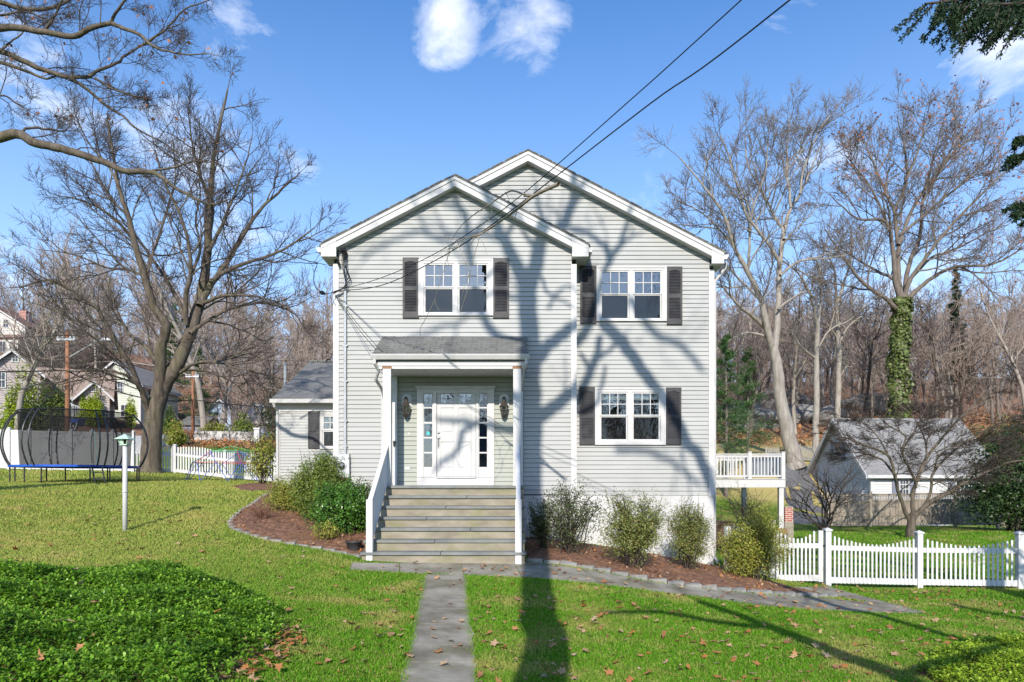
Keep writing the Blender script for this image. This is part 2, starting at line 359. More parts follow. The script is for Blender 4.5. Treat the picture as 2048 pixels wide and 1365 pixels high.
# ---------------------------------------------------------------- paths of bluestone slabs
def slab_strip(name, L, Rr, lens, label):
    mb = MB(); L = resample(L, .05); Rr = resample(Rr, .05); n = min(len(L), len(Rr))
    L = resample(L, np.linalg.norm(np.diff(L, axis=0), axis=1).sum()/(n-1)); Rr = resample(Rr, np.linalg.norm(np.diff(Rr, axis=0), axis=1).sum()/(n-1))
    n = min(len(L), len(Rr)); s = 0; k = 0
    while s < n-4:
        e = min(n-1, s+int(lens[k % len(lens)]/.05)); k += 1
        if n-1-e < 6: e = n-1
        idx = np.linspace(s, e-.3, 5); tl = rng.normal(0, .004)
        def pt(A, i): f = i-int(i); j = min(int(i)+1, len(A)-1); return A[int(i)]*(1-f)+A[j]*f
        top = []
        for q, i in enumerate(idx):
            a, b = pt(L, i), pt(Rr, i); jx = rng.normal(0, .012, 2)
            row = []
            for t in (0, .5, 1):
                x, y = (a*(1-t)+b*t)[:2]; x += jx[0] if t != .5 else 0
                row.append((x, y, gz(x, y)+.013+tl*(t-.5)))
            top.append(row)
        V = [p for r in top for p in r]; m = len(V)
        V += [(p[0], p[1], p[2]-.08) for p in V]
        Fs = [(q*3+t, q*3+t+1, q*3+t+4, q*3+t+3) for q in range(4) for t in (0, 1)]
        Fs += [(0,m,m+1,1),(1,m+1,m+2,2),(12,13,m+13,m+12),(13,14,m+14,m+13)]
        Fs += [(q*3, q*3+3, m+q*3+3, m+q*3) for q in range(4)]+[(q*3+2, m+q*3+2, m+q*3+5, q*3+5) for q in range(4)]
        mb.add(V, Fs); s = e
    return tag(mb.build(name, M['bluestone']), label, kind='structure')
pl0, pl1 = hit(803,1365), hit(849,1151); pr0, pr1 = hit(955,1365), hit(932,1151)
pl0 = pl1+(pl0-pl1)*1.75; pr0 = pr1+(pr0-pr1)*1.75
slab_strip('front_path', [pl1, pl0], [pr1, pr0], [.62,.75,.95,.8,.92,.7,.9], 'narrow bluestone front path leading to the steps')
WT = [hit(*p) for p in [(705,1128),(900,1126),(1060,1127),(1200,1146),(1300,1166),(1400,1179),(1520,1191),(1640,1197),(1740,1206)]]
WB = [hit(*p) for p in [(700,1141),(900,1150),(1060,1157),(1200,1171),(1300,1183),(1400,1196),(1520,1213),(1690,1224),(1860,1229)]]
slab_strip('walkway', WB, WT, [.85,1.15,1.0,1.3,1.1,1.25,.95,1.2], 'bluestone walk curving from the steps to the gate')
gatewalk = [hit(*p) for p in [(1585,1176),(1655,1174),(1850,1226),(1745,1207)]]
drape('gate_walk', gatewalk, M['bluestone'], .018, .4, label='bluestone landing running up to the white gate')
front_poly = [pl1, pl0, pr0, pr1]; walk_poly = WT+WB[::-1]

# ---------------------------------------------------------------- planting beds, edging, leaves
M['mulch'] = surf('bark_mulch', (.10,.048,.03), (.31,.165,.10), 14, .95, b=.9, bscale=45, bdist=.03, coord='World', dirt=((.24,.13,.06), 2.2, .7))
EL = [hit(*p) for p in [(546,984),(505,1010),(472,1032),(459,1050),(475,1063),(530,1080),(600,1093),(655,1101),(722,1115)]]
EL = [np.array(p) for p in spline(EL, 6)]
ER = [hit(*p) for p in [(1052,1124),(1130,1132),(1200,1144),(1300,1163),(1400,1177),(1520,1189),(1672,1196)]]
ER = [np.array(p) for p in spline(ER, 6)]
bedL = [p[:2] for p in EL]+[np.array([-2.8, 13.0]), np.array([-2.8, 15.7]), np.array([-3.75, 15.7]), np.array([-3.75, 23.7]), np.array([-7.0, 23.7])]
bedR = [p[:2] for p in ER]+[hit(1600,1180)[:2], np.array([4.9, 15.85]), np.array([4.9, 16.2]), np.array([.3, 15.7]), np.array([.3, 13.1])]
drape('mulch_bed', bedL, M['mulch'], .03, .25, 'stuff', 'bark mulch of the curved bed left of the steps', jit=.05)
drape('mulch_bed', bedR, M['mulch'], .03, .25, 'stuff', 'bark mulch of the long bed along the white foundation', jit=.05)
wb = [hit(460,975)[:2], hit(510,968)[:2], hit(560,966)[:2], hit(552,983)[:2], hit(490,984)[:2]]
drape('mulch_bed', wb, M['mulch'], .02, .25, 'stuff', 'small patch of mulch beside the rear wing corner', jit=.03)
def cobbles(line, step, size, label, group):
    P = resample(np.array(line), step); proto = []
    for k in range(4):
        mb = MB(); l, w, h = size; mb.box(-l/2, l/2, -w/2, w/2, -h, h*.55)
        mb.v = [(x*(1-.08*(z > 0))+rng.normal(0, .008), y*(1-.12*(z > 0))+rng.normal(0, .008), z+rng.normal(0, .008)) for x, y, z in mb.v]
        proto.append(mb)
    protos = []
    for i in range(len(P)-1):
        c = (P[i]+P[i+1])/2; a = math.atan2(*(P[i+1]-P[i])[[1, 0]])
        if i < 4: o = proto[i].build('edging_stone', M['cobble']); protos.append(o)
        else: o = protos[i % 4].copy(); C.objects.link(o)
        o.location = (c[0], c[1], float(gz(c[0], c[1]))); o.rotation_euler = (rng.normal(0, .03), rng.normal(0, .03), a+rng.normal(0, .04)+(math.pi if rng.random() < .5 else 0))
        tag(o, label, 'edging stone', group)
cobbles(EL, .30, (.29, .105, .07), 'grey cobble edging the curved mulch bed left of the steps', 'cobbles edging the curved bed')
cobbles(ER, .33, (.318, .125, .12), 'grey granite cobble between the bluestone walk and foundation bed', 'cobbles edging the foundation bed')
# road and driveway
road = [(-75,43.5),(-40,43),(-20,44.5),(0,46),(8,47),(8,51),(0,50.5),(-20,49.5),(-40,48.5),(-75,49)]
drape('road', road, M['asphalt'], .03, 2.5, label='asphalt road beyond the left picket fence')
drape('driveway', [(16.5,41),(23.3,42),(23.3,56),(21,56),(19.5,49)], M['asphalt'], .03, 2.0, label='asphalt driveway before the white garage doors')
# ---------------------------------------------------------------- the house
YF, YB, YW = 15.8, 16.3, 24.0                            # planes of the front gable, the main gable and the rear wing
house = thing('house', (.7, YF, .6), 'two storey pale sage clapboard house with two front gables and stone entry steps', 'house')
def planar_uv(o):
    me = o.data; uv = me.uv_layers.new(name='UVMap'); d = np.empty(len(me.loops)*2, np.float32)
    off = wloc(o)
    for p in me.polygons:
        n = np.array(p.normal); h = np.cross([0,0,1.], n)
        h = nrm(h) if np.linalg.norm(h) > .05 else np.array([1.,0,0]); s = np.cross(n, h)
        for li in p.loop_indices:
            c = np.array(me.vertices[me.loops[li].vertex_index].co)+off; d[2*li] = c@h; d[2*li+1] = c@s
    uv.data.foreach_set('uv', d); return o
EXP = .1016
def siding(name, xl, xr, z0, z1, y, openings, mat, parent, jit=True):
    mb, bk = MB(), MB(); z = z0
    while z < z1-.01:
        t = min(z+EXP, z1)
        segs = [(xl(z), xr(z), xl(t), xr(t))]
        for (a, b, c, e) in openings:
            if t > c and z < e:
                new = []
                for (p, q, p2, q2) in segs:
                    if b <= min(p, p2) or a >= max(q, q2): new.append((p, q, p2, q2)); continue
                    if a > p: new.append((p, a, p2, a))
                    if b < q: new.append((b, q, b, q2))
                segs = new
        for (p, q, p2, q2) in segs:
            if q-p < .01: continue
            q2 = max(q2, p2)
            parts = [(0, 1)]
            if jit and q-p > 2.2: c = rng.uniform(.25, .75); parts = [(0, c), (c, 1)]
            for u, w in parts:
                a0, b0 = p+(q-p)*u+(.0012 if u else 0), p+(q-p)*w; a1, b1 = p2+(q2-p2)*u+(.0012 if u else 0), p2+(q2-p2)*w
                o = .025+rng.normal(0, .0012); zz = z+rng.normal(0, .0008); tt = t-.007
                k = (tt-z)/(t-z); a1_, b1_ = a0+(a1-a0)*k, b0+(b1-b0)*k
                mb.quad((a0,y-o,zz),(b0,y-o,zz),(b1_,y-.006,tt),(a1_,y-.006,tt)); mb.quad((a0,y,zz),(b0,y,zz),(b0,y-o,zz),(a0,y-o,zz))
            bk.quad((p,y+.004,z-.002),(q,y+.004,z-.002),(q2,y+.004,t-.002),(p2,y+.004,t-.002))
        z += EXP
    w = mb.build(name, mat, parent); bk.build('gap_shade_sheet', M['backing'], w); return w  # dark sheet behind the boards, painting shade into the lap gaps
def px_rect(x0, x1, y0, y1, d): return PX(x0, d), PX(x1, d), PZ(y1, d), PZ(y0, d)
def ring(mb, X0, X1, Z0, Z1, x0, x1, z0, z1, ya, yb):
    mb.box(X0, X1, ya, yb, z1, Z1); mb.box(X0, X1, ya, yb, Z0, z0); mb.box(X0, x0, ya, yb, z0, z1); mb.box(x1, X1, ya, yb, z0, z1)
def window(parent, y, outer, units, up, lo, blind=False, cols=3, rows=2, name='window'):
    """casing with double-hung sashes; all extents in pixels of the plane y"""
    X0, X1, Z0, Z1 = px_rect(*outer, y); k = y/F
    f = MB(); gl = [(PX(a, y), PX(b, y)) for a, b in units]
    u0, u1 = PZ(up[1], y), PZ(up[0], y); l0, l1 = PZ(lo[1], y), PZ(lo[0], y); s = 3.2*k
    # casing: everything outside the sashes
    xs = [X0]+[v for a, b in gl for v in (a-s, b+s)]+[X1]
    f.box(X0, X1, y-.05, y+.03, u1+s, Z1); f.box(X0, X1, y-.05, y+.03, Z0, l0-s)
    for i in range(0, len(xs), 2): f.box(xs[i], xs[i+1], y-.05, y+.03, l0-s, u1+s)
    f.box(X0-.006, X1+.006, y-.066, y-.0505, Z0-.006, Z0+.028); f.box(X0-.006, X0+.026, y-.066, y-.0505, Z0+.03, Z1-.03)
    f.box(X1-.026, X1+.006, y-.066, y-.0505, Z0+.03, Z1-.03); f.box(X0-.006, X1+.006, y-.066, y-.0505, Z1-.028, Z1+.006)
    w = f.build(name, M['trim'], parent)
    for a, b in gl:
        mid = (u0+l1)/2; sh = MB()
        ring(sh, a-s, b+s, mid, u1+s, a, b, u0, u1, y-.034, y+.02); ring(sh, a-s+.004, b+s-.004, l0-s+.003, mid-.002, a, b, l0, l1, y-.014, y+.03)
        wv, wh = 1.5*k, 1.5*k
        for c in range(1, cols): x = a+(b-a)*c/cols; sh.box(x-wv/2, x+wv/2, y-.026, y-.012, u0, u1)
        for r in range(1, rows): z = u0+(u1-u0)*r/rows; sh.box(a, b, y-.0265, y-.0125, z-wh/2, z+wh/2)
        sh.build('sash', M['trim'], w)
        MB().quad((a,y-.008,u0),(b,y-.008,u0),(b,y-.008,u1),(a,y-.008,u1)).build('pane', M['glass'], w)
        MB().quad((a,y+.008,l0),(b,y+.008,l0),(b,y+.008,l1),(a,y+.008,l1)).build('pane', M['glass'], w)
        MB().quad((a,y-.006,l0),(b,y-.006,l0),(b,y-.006,l1),(a,y-.006,l1)).build('screen', M['screen'], w)
        if blind:
            bb = MB(); zb = u1-(u1-u0)*.27; n = 4
            for i in range(n): bb.box(a-.03, b+.03, y+.07, y+.09, zb+(u1-zb+.03)*i/n+.004, zb+(u1-zb+.03)*(i+1)/n)
            bb.build('blind', M['blind'], w)
    rm = MB(); a, b, c, e = X0+.04, X1-.04, Z0+.04, Z1-.04; yi, yo = y+.05, y+1.2
    rm.quad((a,yo,c),(b,yo,c),(b,yo,e),(a,yo,e)); rm.quad((a,yi,c),(a,yo,c),(a,yo,e),(a,yi,e)); rm.quad((b,yi,c),(b,yo,c),(b,yo,e),(b,yi,e))
    rm.quad((a,yi,e),(b,yi,e),(b,yo,e),(a,yo,e)); rm.quad((a,yi,c),(b,yi,c),(b,yo,c),(a,yo,c)); rm.build('room', M['room'], w)
    return w, (X0+.03, X1-.03, Z0+.11, Z1-.10)
def shutter(parent, y, x0, x1, y0, y1, pitch=.034, name='shutter'):
    X0, X1, Z0, Z1 = px_rect(x0, x1, y0, y1, y); m = MB(); ya, yb = y-.062, y-.025; s = .045; zm = Z0+(Z1-Z0)*.49
    m.box(X0, X0+s, ya, yb, Z0, Z1); m.box(X1-s, X1, ya, yb, Z0, Z1)
    for a, b in ((Z0, Z0+.13), (zm-.045, zm+.045), (Z1-.085, Z1)): m.box(X0+s, X1-s, ya, yb, a, b)
    for a, b in ((Z0+.13, zm-.045), (zm+.045, Z1-.085)):
        n = max(2, int((b-a)/pitch)); h = (b-a)/n
        for i in range(n):
            z = a+i*h; m.prismx([(ya+.004, z), (ya+.011, z), (yb-.006, z+h*1.05), (yb-.013, z+h*1.05)], X0+s, X1-s)
    m.box(X0+.01, X1-.01, yb, yb+.003, Z0+.01, Z1-.01)
    # arched top of the louver field
    n = 8; arc = [(X0+s+(X1-X0-2*s)*i/n, Z1-.085-.035+.035*math.sin(math.pi*i/n)) for i in range(n+1)]
    m.prism([(X0+s, Z1-.084)]+arc+[(X1-s, Z1-.084)], ya-.001, ya+.01)
    return m.build(name, M['shutter'], parent)

# gables
FXL, FXR, FAX, FAZ = -3.70, 1.785, -.95, 8.05            # front gable: left and right corner, apex of the siding
SL = .525
MXL, MXR, MAX_, MAZ = -3.70, 4.68, .37, 8.86
def solve(): pass
d0 = YF-.22; d1 = YB-.22                                  # rake planes
FAX = PX(912, d0); FTOP = PZ(349, d0); FTL = PX(642, d0); FTR = PX(1177, d0)
MAX_ = PX(1056, d1); MTOP = PZ(299, d1); MTR = PX(1448, d1); MTL = -FTL*0-3.98+0*MAX_
EZ = (PZ(481, d0)+PZ(488, d0)+PZ(508, d1))/3              # common eave height, top of the shingles
sF = (FTOP-EZ)/((FTR-FTL)/2); sM = (MTOP-EZ)/(MTR-MAX_)
FAX = (FTL+FTR)/2
SH, RK = .045, .215                                       # shingle thickness, rake board height (both vertical)
gtF = lambda x: FTOP-sF*abs(x-FAX); gtM = lambda x: MTOP-sM*abs(x-MAX_)
cF = FTOP-SH-.02; cM = MTOP-SH-.02
FXL = PX(668, YF); FXR = PX(1152, YF); MXR = PX(1427, YB); cb = .115
xlF = lambda z: max(FXL+cb-.02, FAX-(cF-z)/sF) if z < cF else FAX
xrF = lambda z: min(FXR-cb+.02, FAX+(cF-z)/sF) if z < cF else FAX
xlM = lambda z: max(FXR-.02 if z < 6 else -1.4, MAX_-(cM-z)/sM)
xrM = lambda z: min(MXR-cb+.02, MAX_+(cM-z)/sM)
ZB = PZ(991, YB); ZBF = PZ(991, YF); ZL = PZ(962, YF)
win_specs = [
 (YF, (838,986,521,632), [(851,905),(919,973)], (531,574), (579,625), False, [(806,838,517,637),(986,1018,518,637)]),
 (YB, (1193,1332,535,643), [(1203.5,1255),(1269,1320)], (545,588), (592,637), False, [(1160,1192,533,648),(1333,1363.5,535,650)]),
 (YB, (1190,1330,777,890), [(1202.5,1252),(1267,1317)], (788,830), (835,879), True, [(1158.5,1189.5,775,890),(1330.5,1361.5,776,890)])]
opens = {YF: [], YB: []}
for (y, outer, un, up, lo, bl, shs) in win_specs:
    w, op = window(house, y, outer, un, up, lo, bl); opens[y].append(op)
    for (a, b, c, d) in shs: shutter(house, y, a, b, c, d)
eX0, eX1, eZ0, eZ1 = PX(786, YF), PX(1032, YF), PZ(972, YF), PZ(742, YF)   # the sheltered entry wall
doorop = (PX(840, YF), PX(983, YF), PZ(968, YF), PZ(779, YF))
fw = siding('wall', xlF, xrF, ZL, cF-.03, YF, opens[YF]+[(eX0, eX1, eZ0-1, eZ1)], M['siding'], house)
siding('wall', lambda z: eX1, lambda z: FXR-cb+.02, ZL-3*EXP, ZL, YF, [], M['siding'], house)
mw = siding('wall', xlM, xrM, ZB, cM-.03, YB, opens[YB], M['siding'], house)
siding('entry_wall', lambda z: eX0, lambda z: eX1, eZ0, eZ1, YF, [doorop], M['siding_fresh'], house, jit=False)
# side and back walls so that the house is solid from any side
sw = MB(); yb = 29.0
sw.quad((FXL,YF,-1),(FXL,yb,-1),(FXL,yb,EZ-.2),(FXL,YF,EZ-.2)); sw.quad((MXR,YB,-1),(MXR,yb,-1),(MXR,yb,EZ-.2),(MXR,YB,EZ-.2))
sw.quad((FXR,YF,ZBF-.1),(FXR,YB,ZBF-.1),(FXR,YB,EZ-.2),(FXR,YF,EZ-.2))
sw.add([(FXL,yb,-1),(MXR,yb,-1),(MXR,yb,EZ-.2),(MAX_,yb,MTOP-.1),(FXL,yb,EZ-.2)], [(0,1,2,3,4)]); sw.build('side_wall', M['siding'], house)
for (x0, x1, y, z0, z1, p) in ((FXL, FXL+cb, YF, ZL-.05, EZ-.38, fw), (FXR-cb, FXR, YF, ZBF-.03, EZ-.40, fw), (MXR-cb, MXR, YB, ZB-.03, EZ-.37, mw)):
    m = MB(); m.box(x0, x1, y-.034, y+.02, z0, z1)
    if x0 < -3: m.box(x0-.012, x0, y-.034, y+.10, z0, z1)
    else: m.box(x1, x1+.012, y-.034, y+.10, z0, z1)
    m.build('corner_board', M['trim'], p)
# small frieze under the eaves on the main wall beside the front gable
for a, b, y_, z0, z1 in ((FXL, eX0-.02, YF, -1, ZL), (eX1, FXR, YF, -1.2, ZBF), (FXR-.001, MXR, YB, -1.4, ZB)):
    m = MB(); m.box(a, b, y_-.012, y_+.4, z0, z1-.003); m.build('foundation', M['parge'], house)
# roofs: slabs with shingles, rake boards, eave returns, soffit and gutters
def gable_roof(ax, top, slope, xl, xr, y0, y1, name, rake=True, ret=(.33, .22)):
    mb = MB()
    def z(x): return top-slope*abs(x-ax)
    a = (xl-.035, z(xl-.035)); b = (ax, top); c = (xr+.035, z(xr+.035))
    for p, q in ((a, b), (b, c)):
        mb.prism([(p[0], p[1]-SH), (q[0], q[1]-SH), q, p] if p[0] < q[0] else [p, q], y0-.03, y1)
    nt = int((top-z(xl))/slope/.3)
    for sg, xe in ((-1, xl), (1, xr)):                    # ragged shingle tabs along the rake
        for i in range(nt+1):
            x = ax+sg*(.1+i*.3+rng.normal(0, .02)); 
            if abs(x-ax) < abs(xe-ax): mb.prism([(x-.13, z(x-.13)-.012), (x+.13, z(x+.13)-.012), (x+.13, z(x+.13)+.012), (x-.13, z(x-.13)+.012)], y0-.036-rng.random()*.012, y0+.3)
    r = planar_uv(mb.build(name, M['shingle'], house))
    e = MB()
    for p, q in (((xl, z(xl)), (ax, top)), ((ax, top), (xr, z(xr)))):
        e.prism([(p[0], p[1]-SH-RK), (q[0], q[1]-SH-RK), (q[0], q[1]-SH), (p[0], p[1]-SH)], y0, y0+.03)
        e.prism([(p[0], p[1]-SH-.075), (q[0], q[1]-SH-.075), (q[0], q[1]-SH), (p[0], p[1]-SH)], y0-.022, y0-.0005)   # crown moulding
        e.prism([(p[0], p[1]-SH-RK-.0), (q[0], q[1]-SH-RK), (q[0], q[1]-SH-RK+.02), (p[0], p[1]-SH-RK+.02)], y0+.031, y0+.24)  # rake soffit
    e.build('rake_board', M['trim'], r)
    return r, z
fr, zF = gable_roof(FAX, FTOP, sF, FTL, FTR, d0, YB+.02, 'roof')
mr, zM = gable_roof(MAX_, MTOP, sM, -4.03, MTR, d1, 29.2, 'roof')
def eave(parent, x0, x1, z, y0, y1, side):                # boxed return, soffit and gutter of one eave (x0 wall, x1 tip)
    e = MB(); a, b = min(x0, x1), max(x0, x1)
    zt = z-SH-.01; zt2 = zt-RK-.02
    n = zt+abs(x1-x0)*SL
    e.prism([(x1, zt2), (x0, zt2), (x0, zt+abs(x1-x0)*SL-.03), (x1, zt-.005)] if x1 < x0 else [(x0, zt2), (x1, zt2), (x1, zt-.005), (x0, zt+abs(x1-x0)*SL-.03)], y0-.012, y0+.03)
    e.build('eave_return', M['trim'], parent)
    s = MB(); s.box(a, b, y0+.031, y1, zt2, zt2+.02); s.build('soffit', M['trim'], parent)
    g = MB(); sx = -1 if side < 0 else 1
    prof = [(x1, zt-.02), (x1+sx*.012, zt-.13), (x1+sx*.075, zt-.13), (x1+sx*.12, zt-.04), (x1+sx*.12, zt-.02)]
    g.prism(prof if sx > 0 else prof[::-1], y0+.02, y1); g.build('gutter', M['trim'], parent)
eave(fr, FXL+cb-.01, FTL, zF(FTL), d0, YB, -1); eave(fr, FXR-cb+.01, FTR, zF(FTR), d0, YB-.01, 1)
eave(mr, MXR-cb+.01, MTR, zM(MTR), d1, 29, 1); eave(mr, FXL, -4.03, zM(-4.03), YB+.1, 29, -1)

# rear left wing
WX0, WX1 = PX(553, YW), FXL+.01; WZ0, WZ1 = .9, PZ(797, YW-.3); wcb = .13
ww, wop = window(house, YW, (641,693,827,898), [(648,686)], (834,858), (864,893), cols=3); shutter(house, YW, 617, 640, 823, 897, .045)
wl = siding('wall', lambda z: WX0+wcb-.02, lambda z: WX1, WZ0, PZ(823, YW), YW, [wop], M['siding'], house, jit=False)
m = MB(); m.box(WX0, WX0+wcb, YW-.035, YW+.03, WZ0-.3, PZ(806, YW)); m.build('corner_board', M['trim'], wl)
m = MB(); m.box(WX0+wcb, WX1, YW-.03, YW+.02, PZ(823, YW), PZ(806, YW)); m.build('frieze', M['trim'], wl)
m = MB(); m.box(WX0, WX1, YW+.03, YW+6, .3, PZ(806, YW)); m.build('side_wall', M['siding'], wl)
e0 = (PX(543, YW-.3), YW-.3, PZ(797, YW-.3)); rz = 6.3; ry = YW-.3+4.4
m = MB(); m.add([(e0[0],e0[1],e0[2]),(WX1,e0[1],e0[2]),(WX1,ry,rz),(e0[0],ry,rz),(e0[0],e0[1],e0[2]-.05),(WX1,e0[1],e0[2]-.05),(WX1,ry,rz-.05),(e0[0],ry,rz-.05)],
  [(0,1,2,3),(4,7,6,5),(0,4,5,1),(0,3,7,4)]); m.quad((e0[0],ry,rz),(WX1,ry,rz),(WX1,ry+4.4,e0[2]),(e0[0],ry+4.4,e0[2]))
for i in range(12): m.box(e0[0]+.05+i*.36, e0[0]+.05+i*.36+.3, ry-.10, ry+.10, rz-.01, rz+.045)
wr = planar_uv(m.build('roof', M['shingle'], house))
m = MB(); m.prismx([(YW-.42,e0[2]-.035),(YW-.40,e0[2]-.16),(YW-.31,e0[2]-.16),(YW-.30,e0[2]-.035)], e0[0]-.03, WX1); m.build('gutter', M['trim'], wr)
m = MB(); m.box(e0[0]+.02, WX1, YW-.298, YW-.03, e0[2]-.17, e0[2]-.06); m.build('soffit', M['trim'], wr)
m = MB(); m.add([(e0[0]+.03,YW+.02,PZ(806,YW)),(e0[0]+.03,YW+8,PZ(806,YW)),(e0[0]+.03,ry,rz-.06)], [(0,2,1)]); m.build('wing_gable', M['siding'], wr)
m = MB(); m.tube([(WX0+.02,YW-.36,e0[2]-.15),(WX0+.03,YW-.30,e0[2]-.28),(WX0+.06,YW-.08,e0[2]-.42),(WX0+.06,YW-.075,WZ0+.3),(WX0+.09,YW-.2,WZ0+.12)], .045, 6); m.build('downspout', M['trim'], house)
# utility stack seen on the wing roof
m = MB(); m.lathe(PX(570, 26.5), 26.5, [(.05,5.0),(.05,5.9),(.07,5.92),(.07,5.98)], 8); m.build('vent_pipe', M['trim'], house)

# entry door with sidelights
y = YF; k = y/F
m = MB(); X = lambda p: PX(p, y); Z = lambda p: PZ(p, y)
cas = [(834.5,846.5),(867,873.5),(952.5,957),(976.5,988.5)]
for a, b in cas: m.box(X(a), X(b), y-.055, y+.05, Z(955.5), Z(777.5))
m.box(X(834.5), X(988.5), y-.06, y+.05, Z(971), Z(956)); m.box(X(846.5), X(976.5), y-.05, y+.05, Z(787), Z(777.5))
m.box(X(832), X(991), y-.10, y+.05, Z(777.3), Z(773.5)); m.box(X(833), X(990), y-.075, y+.05, Z(779), Z(777.4))
m.box(X(874), X(952), y-.09, y-.056, Z(956.5), Z(954))
door = m.build('front_door', M['trim'], house)
# slab: stiles, rails and raised panels round two top lights
s = MB(); ys, yt = y-.022, y+.03
vs = [(874,881.5),(907.5,917),(942.5,952)]
for a, b in vs: s.box(X(a)+.004, X(b)-(.004 if b == 952 else 0), ys, yt, Z(953.5), Z(780))
for a, b in ((780,788),(807.5,816),(866.5,884),(937,953.5)):
    for c, d in ((881.5,907.5),(917,942.5)): s.box(X(c), X(d), ys, yt, Z(b), Z(a))
for a, b in ((816,866.5),(884,937)):
    for c, d in ((881.5,907.5),(917,942.5)):
        s.box(X(c), X(d), ys+.020, yt, Z(b), Z(a)); s.box(X(c+2.6), X(d-2.6), ys+.006, ys+.019, Z(b-2.6), Z(a+2.6))
s.build('door_slab', M['trim'], door)
for c, d in ((881.5,907.5),(917,942.5)): MB().quad((X(c),y+.01,Z(807.5)),(X(d),y+.01,Z(807.5)),(X(d),y+.01,Z(788)),(X(c),y+.01,Z(788))).build('pane', M['glass'], door)
for a, b in ((846.5,867),(957,976.5)):
    s = MB(); g0, g1 = a+1.6, b-2.4; s.box(X(a), X(g0), y-.02, y+.03, Z(955.5), Z(787)); s.box(X(g1), X(b), y-.02, y+.03, Z(955.5), Z(787))
    tops = [788.5, 817.5, 848, 877.5, 907.5]; hts = [26.5, 27, 26.5, 27, 27]
    edges = [787]+[v for t, h in zip(tops, hts) for v in (t, t+h)]+[955.5]
    for i in range(0, len(edges), 2): s.box(X(g0), X(g1), y-.02, y+.03, Z(edges[i+1]), Z(edges[i]))
    s.box(X(g0-.6), X(g1+1), y-.026, y-.0205, Z(953), Z(938)); s.build('sidelight', M['trim'], door)
    for t, h in zip(tops, hts): MB().quad((X(g0),y+.008,Z(t+h)),(X(g1),y+.008,Z(t+h)),(X(g1),y+.008,Z(t)),(X(g0),y+.008,Z(t))).build('pane', M['glass'], door)
st = MB(); st.tube([(X(856.5),y+.002,Z(867)),(X(856.5),y+.005,Z(867))], .042, 14); M['sticker'] = surf('teal_sticker', (.05,.42,.42), (.06,.46,.45), 5, .5); st.build('sticker', M['sticker'], door)
rm = MB(); rm.box(X(836), X(987), y+.06, y+1.6, Z(968), Z(775)); rm.f = rm.f[0:2]+rm.f[3:]; rm.build('room', M['room'], door)
cr = MB(); cr.box(X(920), X(930), y+.10, y+.13, Z(935), Z(785)); cr.box(X(885), X(905), y+.35, y+.36, Z(830), Z(785)); cr.build('hall_curtain', M['blind'], door)
M['nickel'] = surf('satin_nickel', (.45,.44,.42), (.55,.54,.52), 10, .3, metal=.9)
h = MB(); h.tube([(X(877.3),ys,Z(864.5)),(X(877.3),ys-.03,Z(864.5))], .034, 12); h.box(X(877.3)-.008, X(877.3)+.008, ys-.05, ys-.03, Z(867), Z(862)); h.build('deadbolt', M['nickel'], door)
h = MB(); h.box(X(875.2), X(879.4), ys-.012, ys, Z(897), Z(872)); h.box(X(874.8), X(880.4), ys-.05, ys-.012, Z(877), Z(873)); h.tube([(X(877.3),ys-.012,Z(879)),(X(877.3),ys-.06,Z(881)),(X(877.3),ys-.06,Z(890)),(X(877.3),ys-.012,Z(894))], .011, 8); h.build('handle', M['nickel'], door)
# lanterns
for cx in (814, 1008.3):
    yl = y-.16; kx = X(cx)
    b = MB(); b.box(kx-.11, kx+.11, y-.045, y, Z(815), Z(797)); n = 10
    b.prism([(kx-.11, Z(797))]+[(kx-.11*math.cos(math.pi*i/n), Z(797)+.09*math.sin(math.pi*i/n)) for i in range(1, n)]+[(kx+.11, Z(797))], y-.045, y)
    lb = b.build('wall_lantern', M['trim'], house)
    a = MB(); a.tube([(kx,y-.05,Z(804)),(kx,y-.10,Z(800)),(kx,yl+.02,Z(797)),(kx,yl,Z(800))], .012, 8)
    a.lathe(kx, yl, [(.012,Z(795.5)),(.03,Z(797.5)),(.042,Z(800)),(.048,Z(806)),(.06,Z(809)),(.105,Z(814)),(.108,Z(815.3))][::-1], 8)
    for i in range(6):
        t = i*math.pi/3; c, s_ = math.cos(t), math.sin(t)
        a.bar((kx+.092*c, yl+.092*s_, Z(815)), (kx+.06*c, yl+.06*s_, Z(831)), .012, .012)
    a.lathe(kx, yl, [(.068,Z(831)),(.07,Z(830)),(.055,Z(833.5)),(.03,Z(836)),(.012,Z(837.5))][::-1], 8); a.lathe(kx, yl, [(.085,Z(823.3)),(.086,Z(822.3))], 6)
    a.build('lantern_cage', M['bronze'], lb)
    g = MB(); g.lathe(kx, yl, [(.056,Z(830.5)),(.085,Z(815.5))], 6); g.build('lantern_glass', M['lamp_glass'], lb)
    q = MB(); q.lathe(kx, yl, [(.015,Z(829)),(.016,Z(824)),(.022,Z(821)),(.012,Z(818))], 8); q.build('bulb', M['trim'], lb)
p = MB(); p.box(X(809.5), X(820), y-.03, y, Z(940), Z(934.5)); p.build('outlet_cover', M['trim'], house)
p = MB(); p.tube([(X(818.5),y-.03,Z(868)),(X(818.5),y-.018,Z(868))], .03, 10); p.build('doorbell', M['trim'], house)

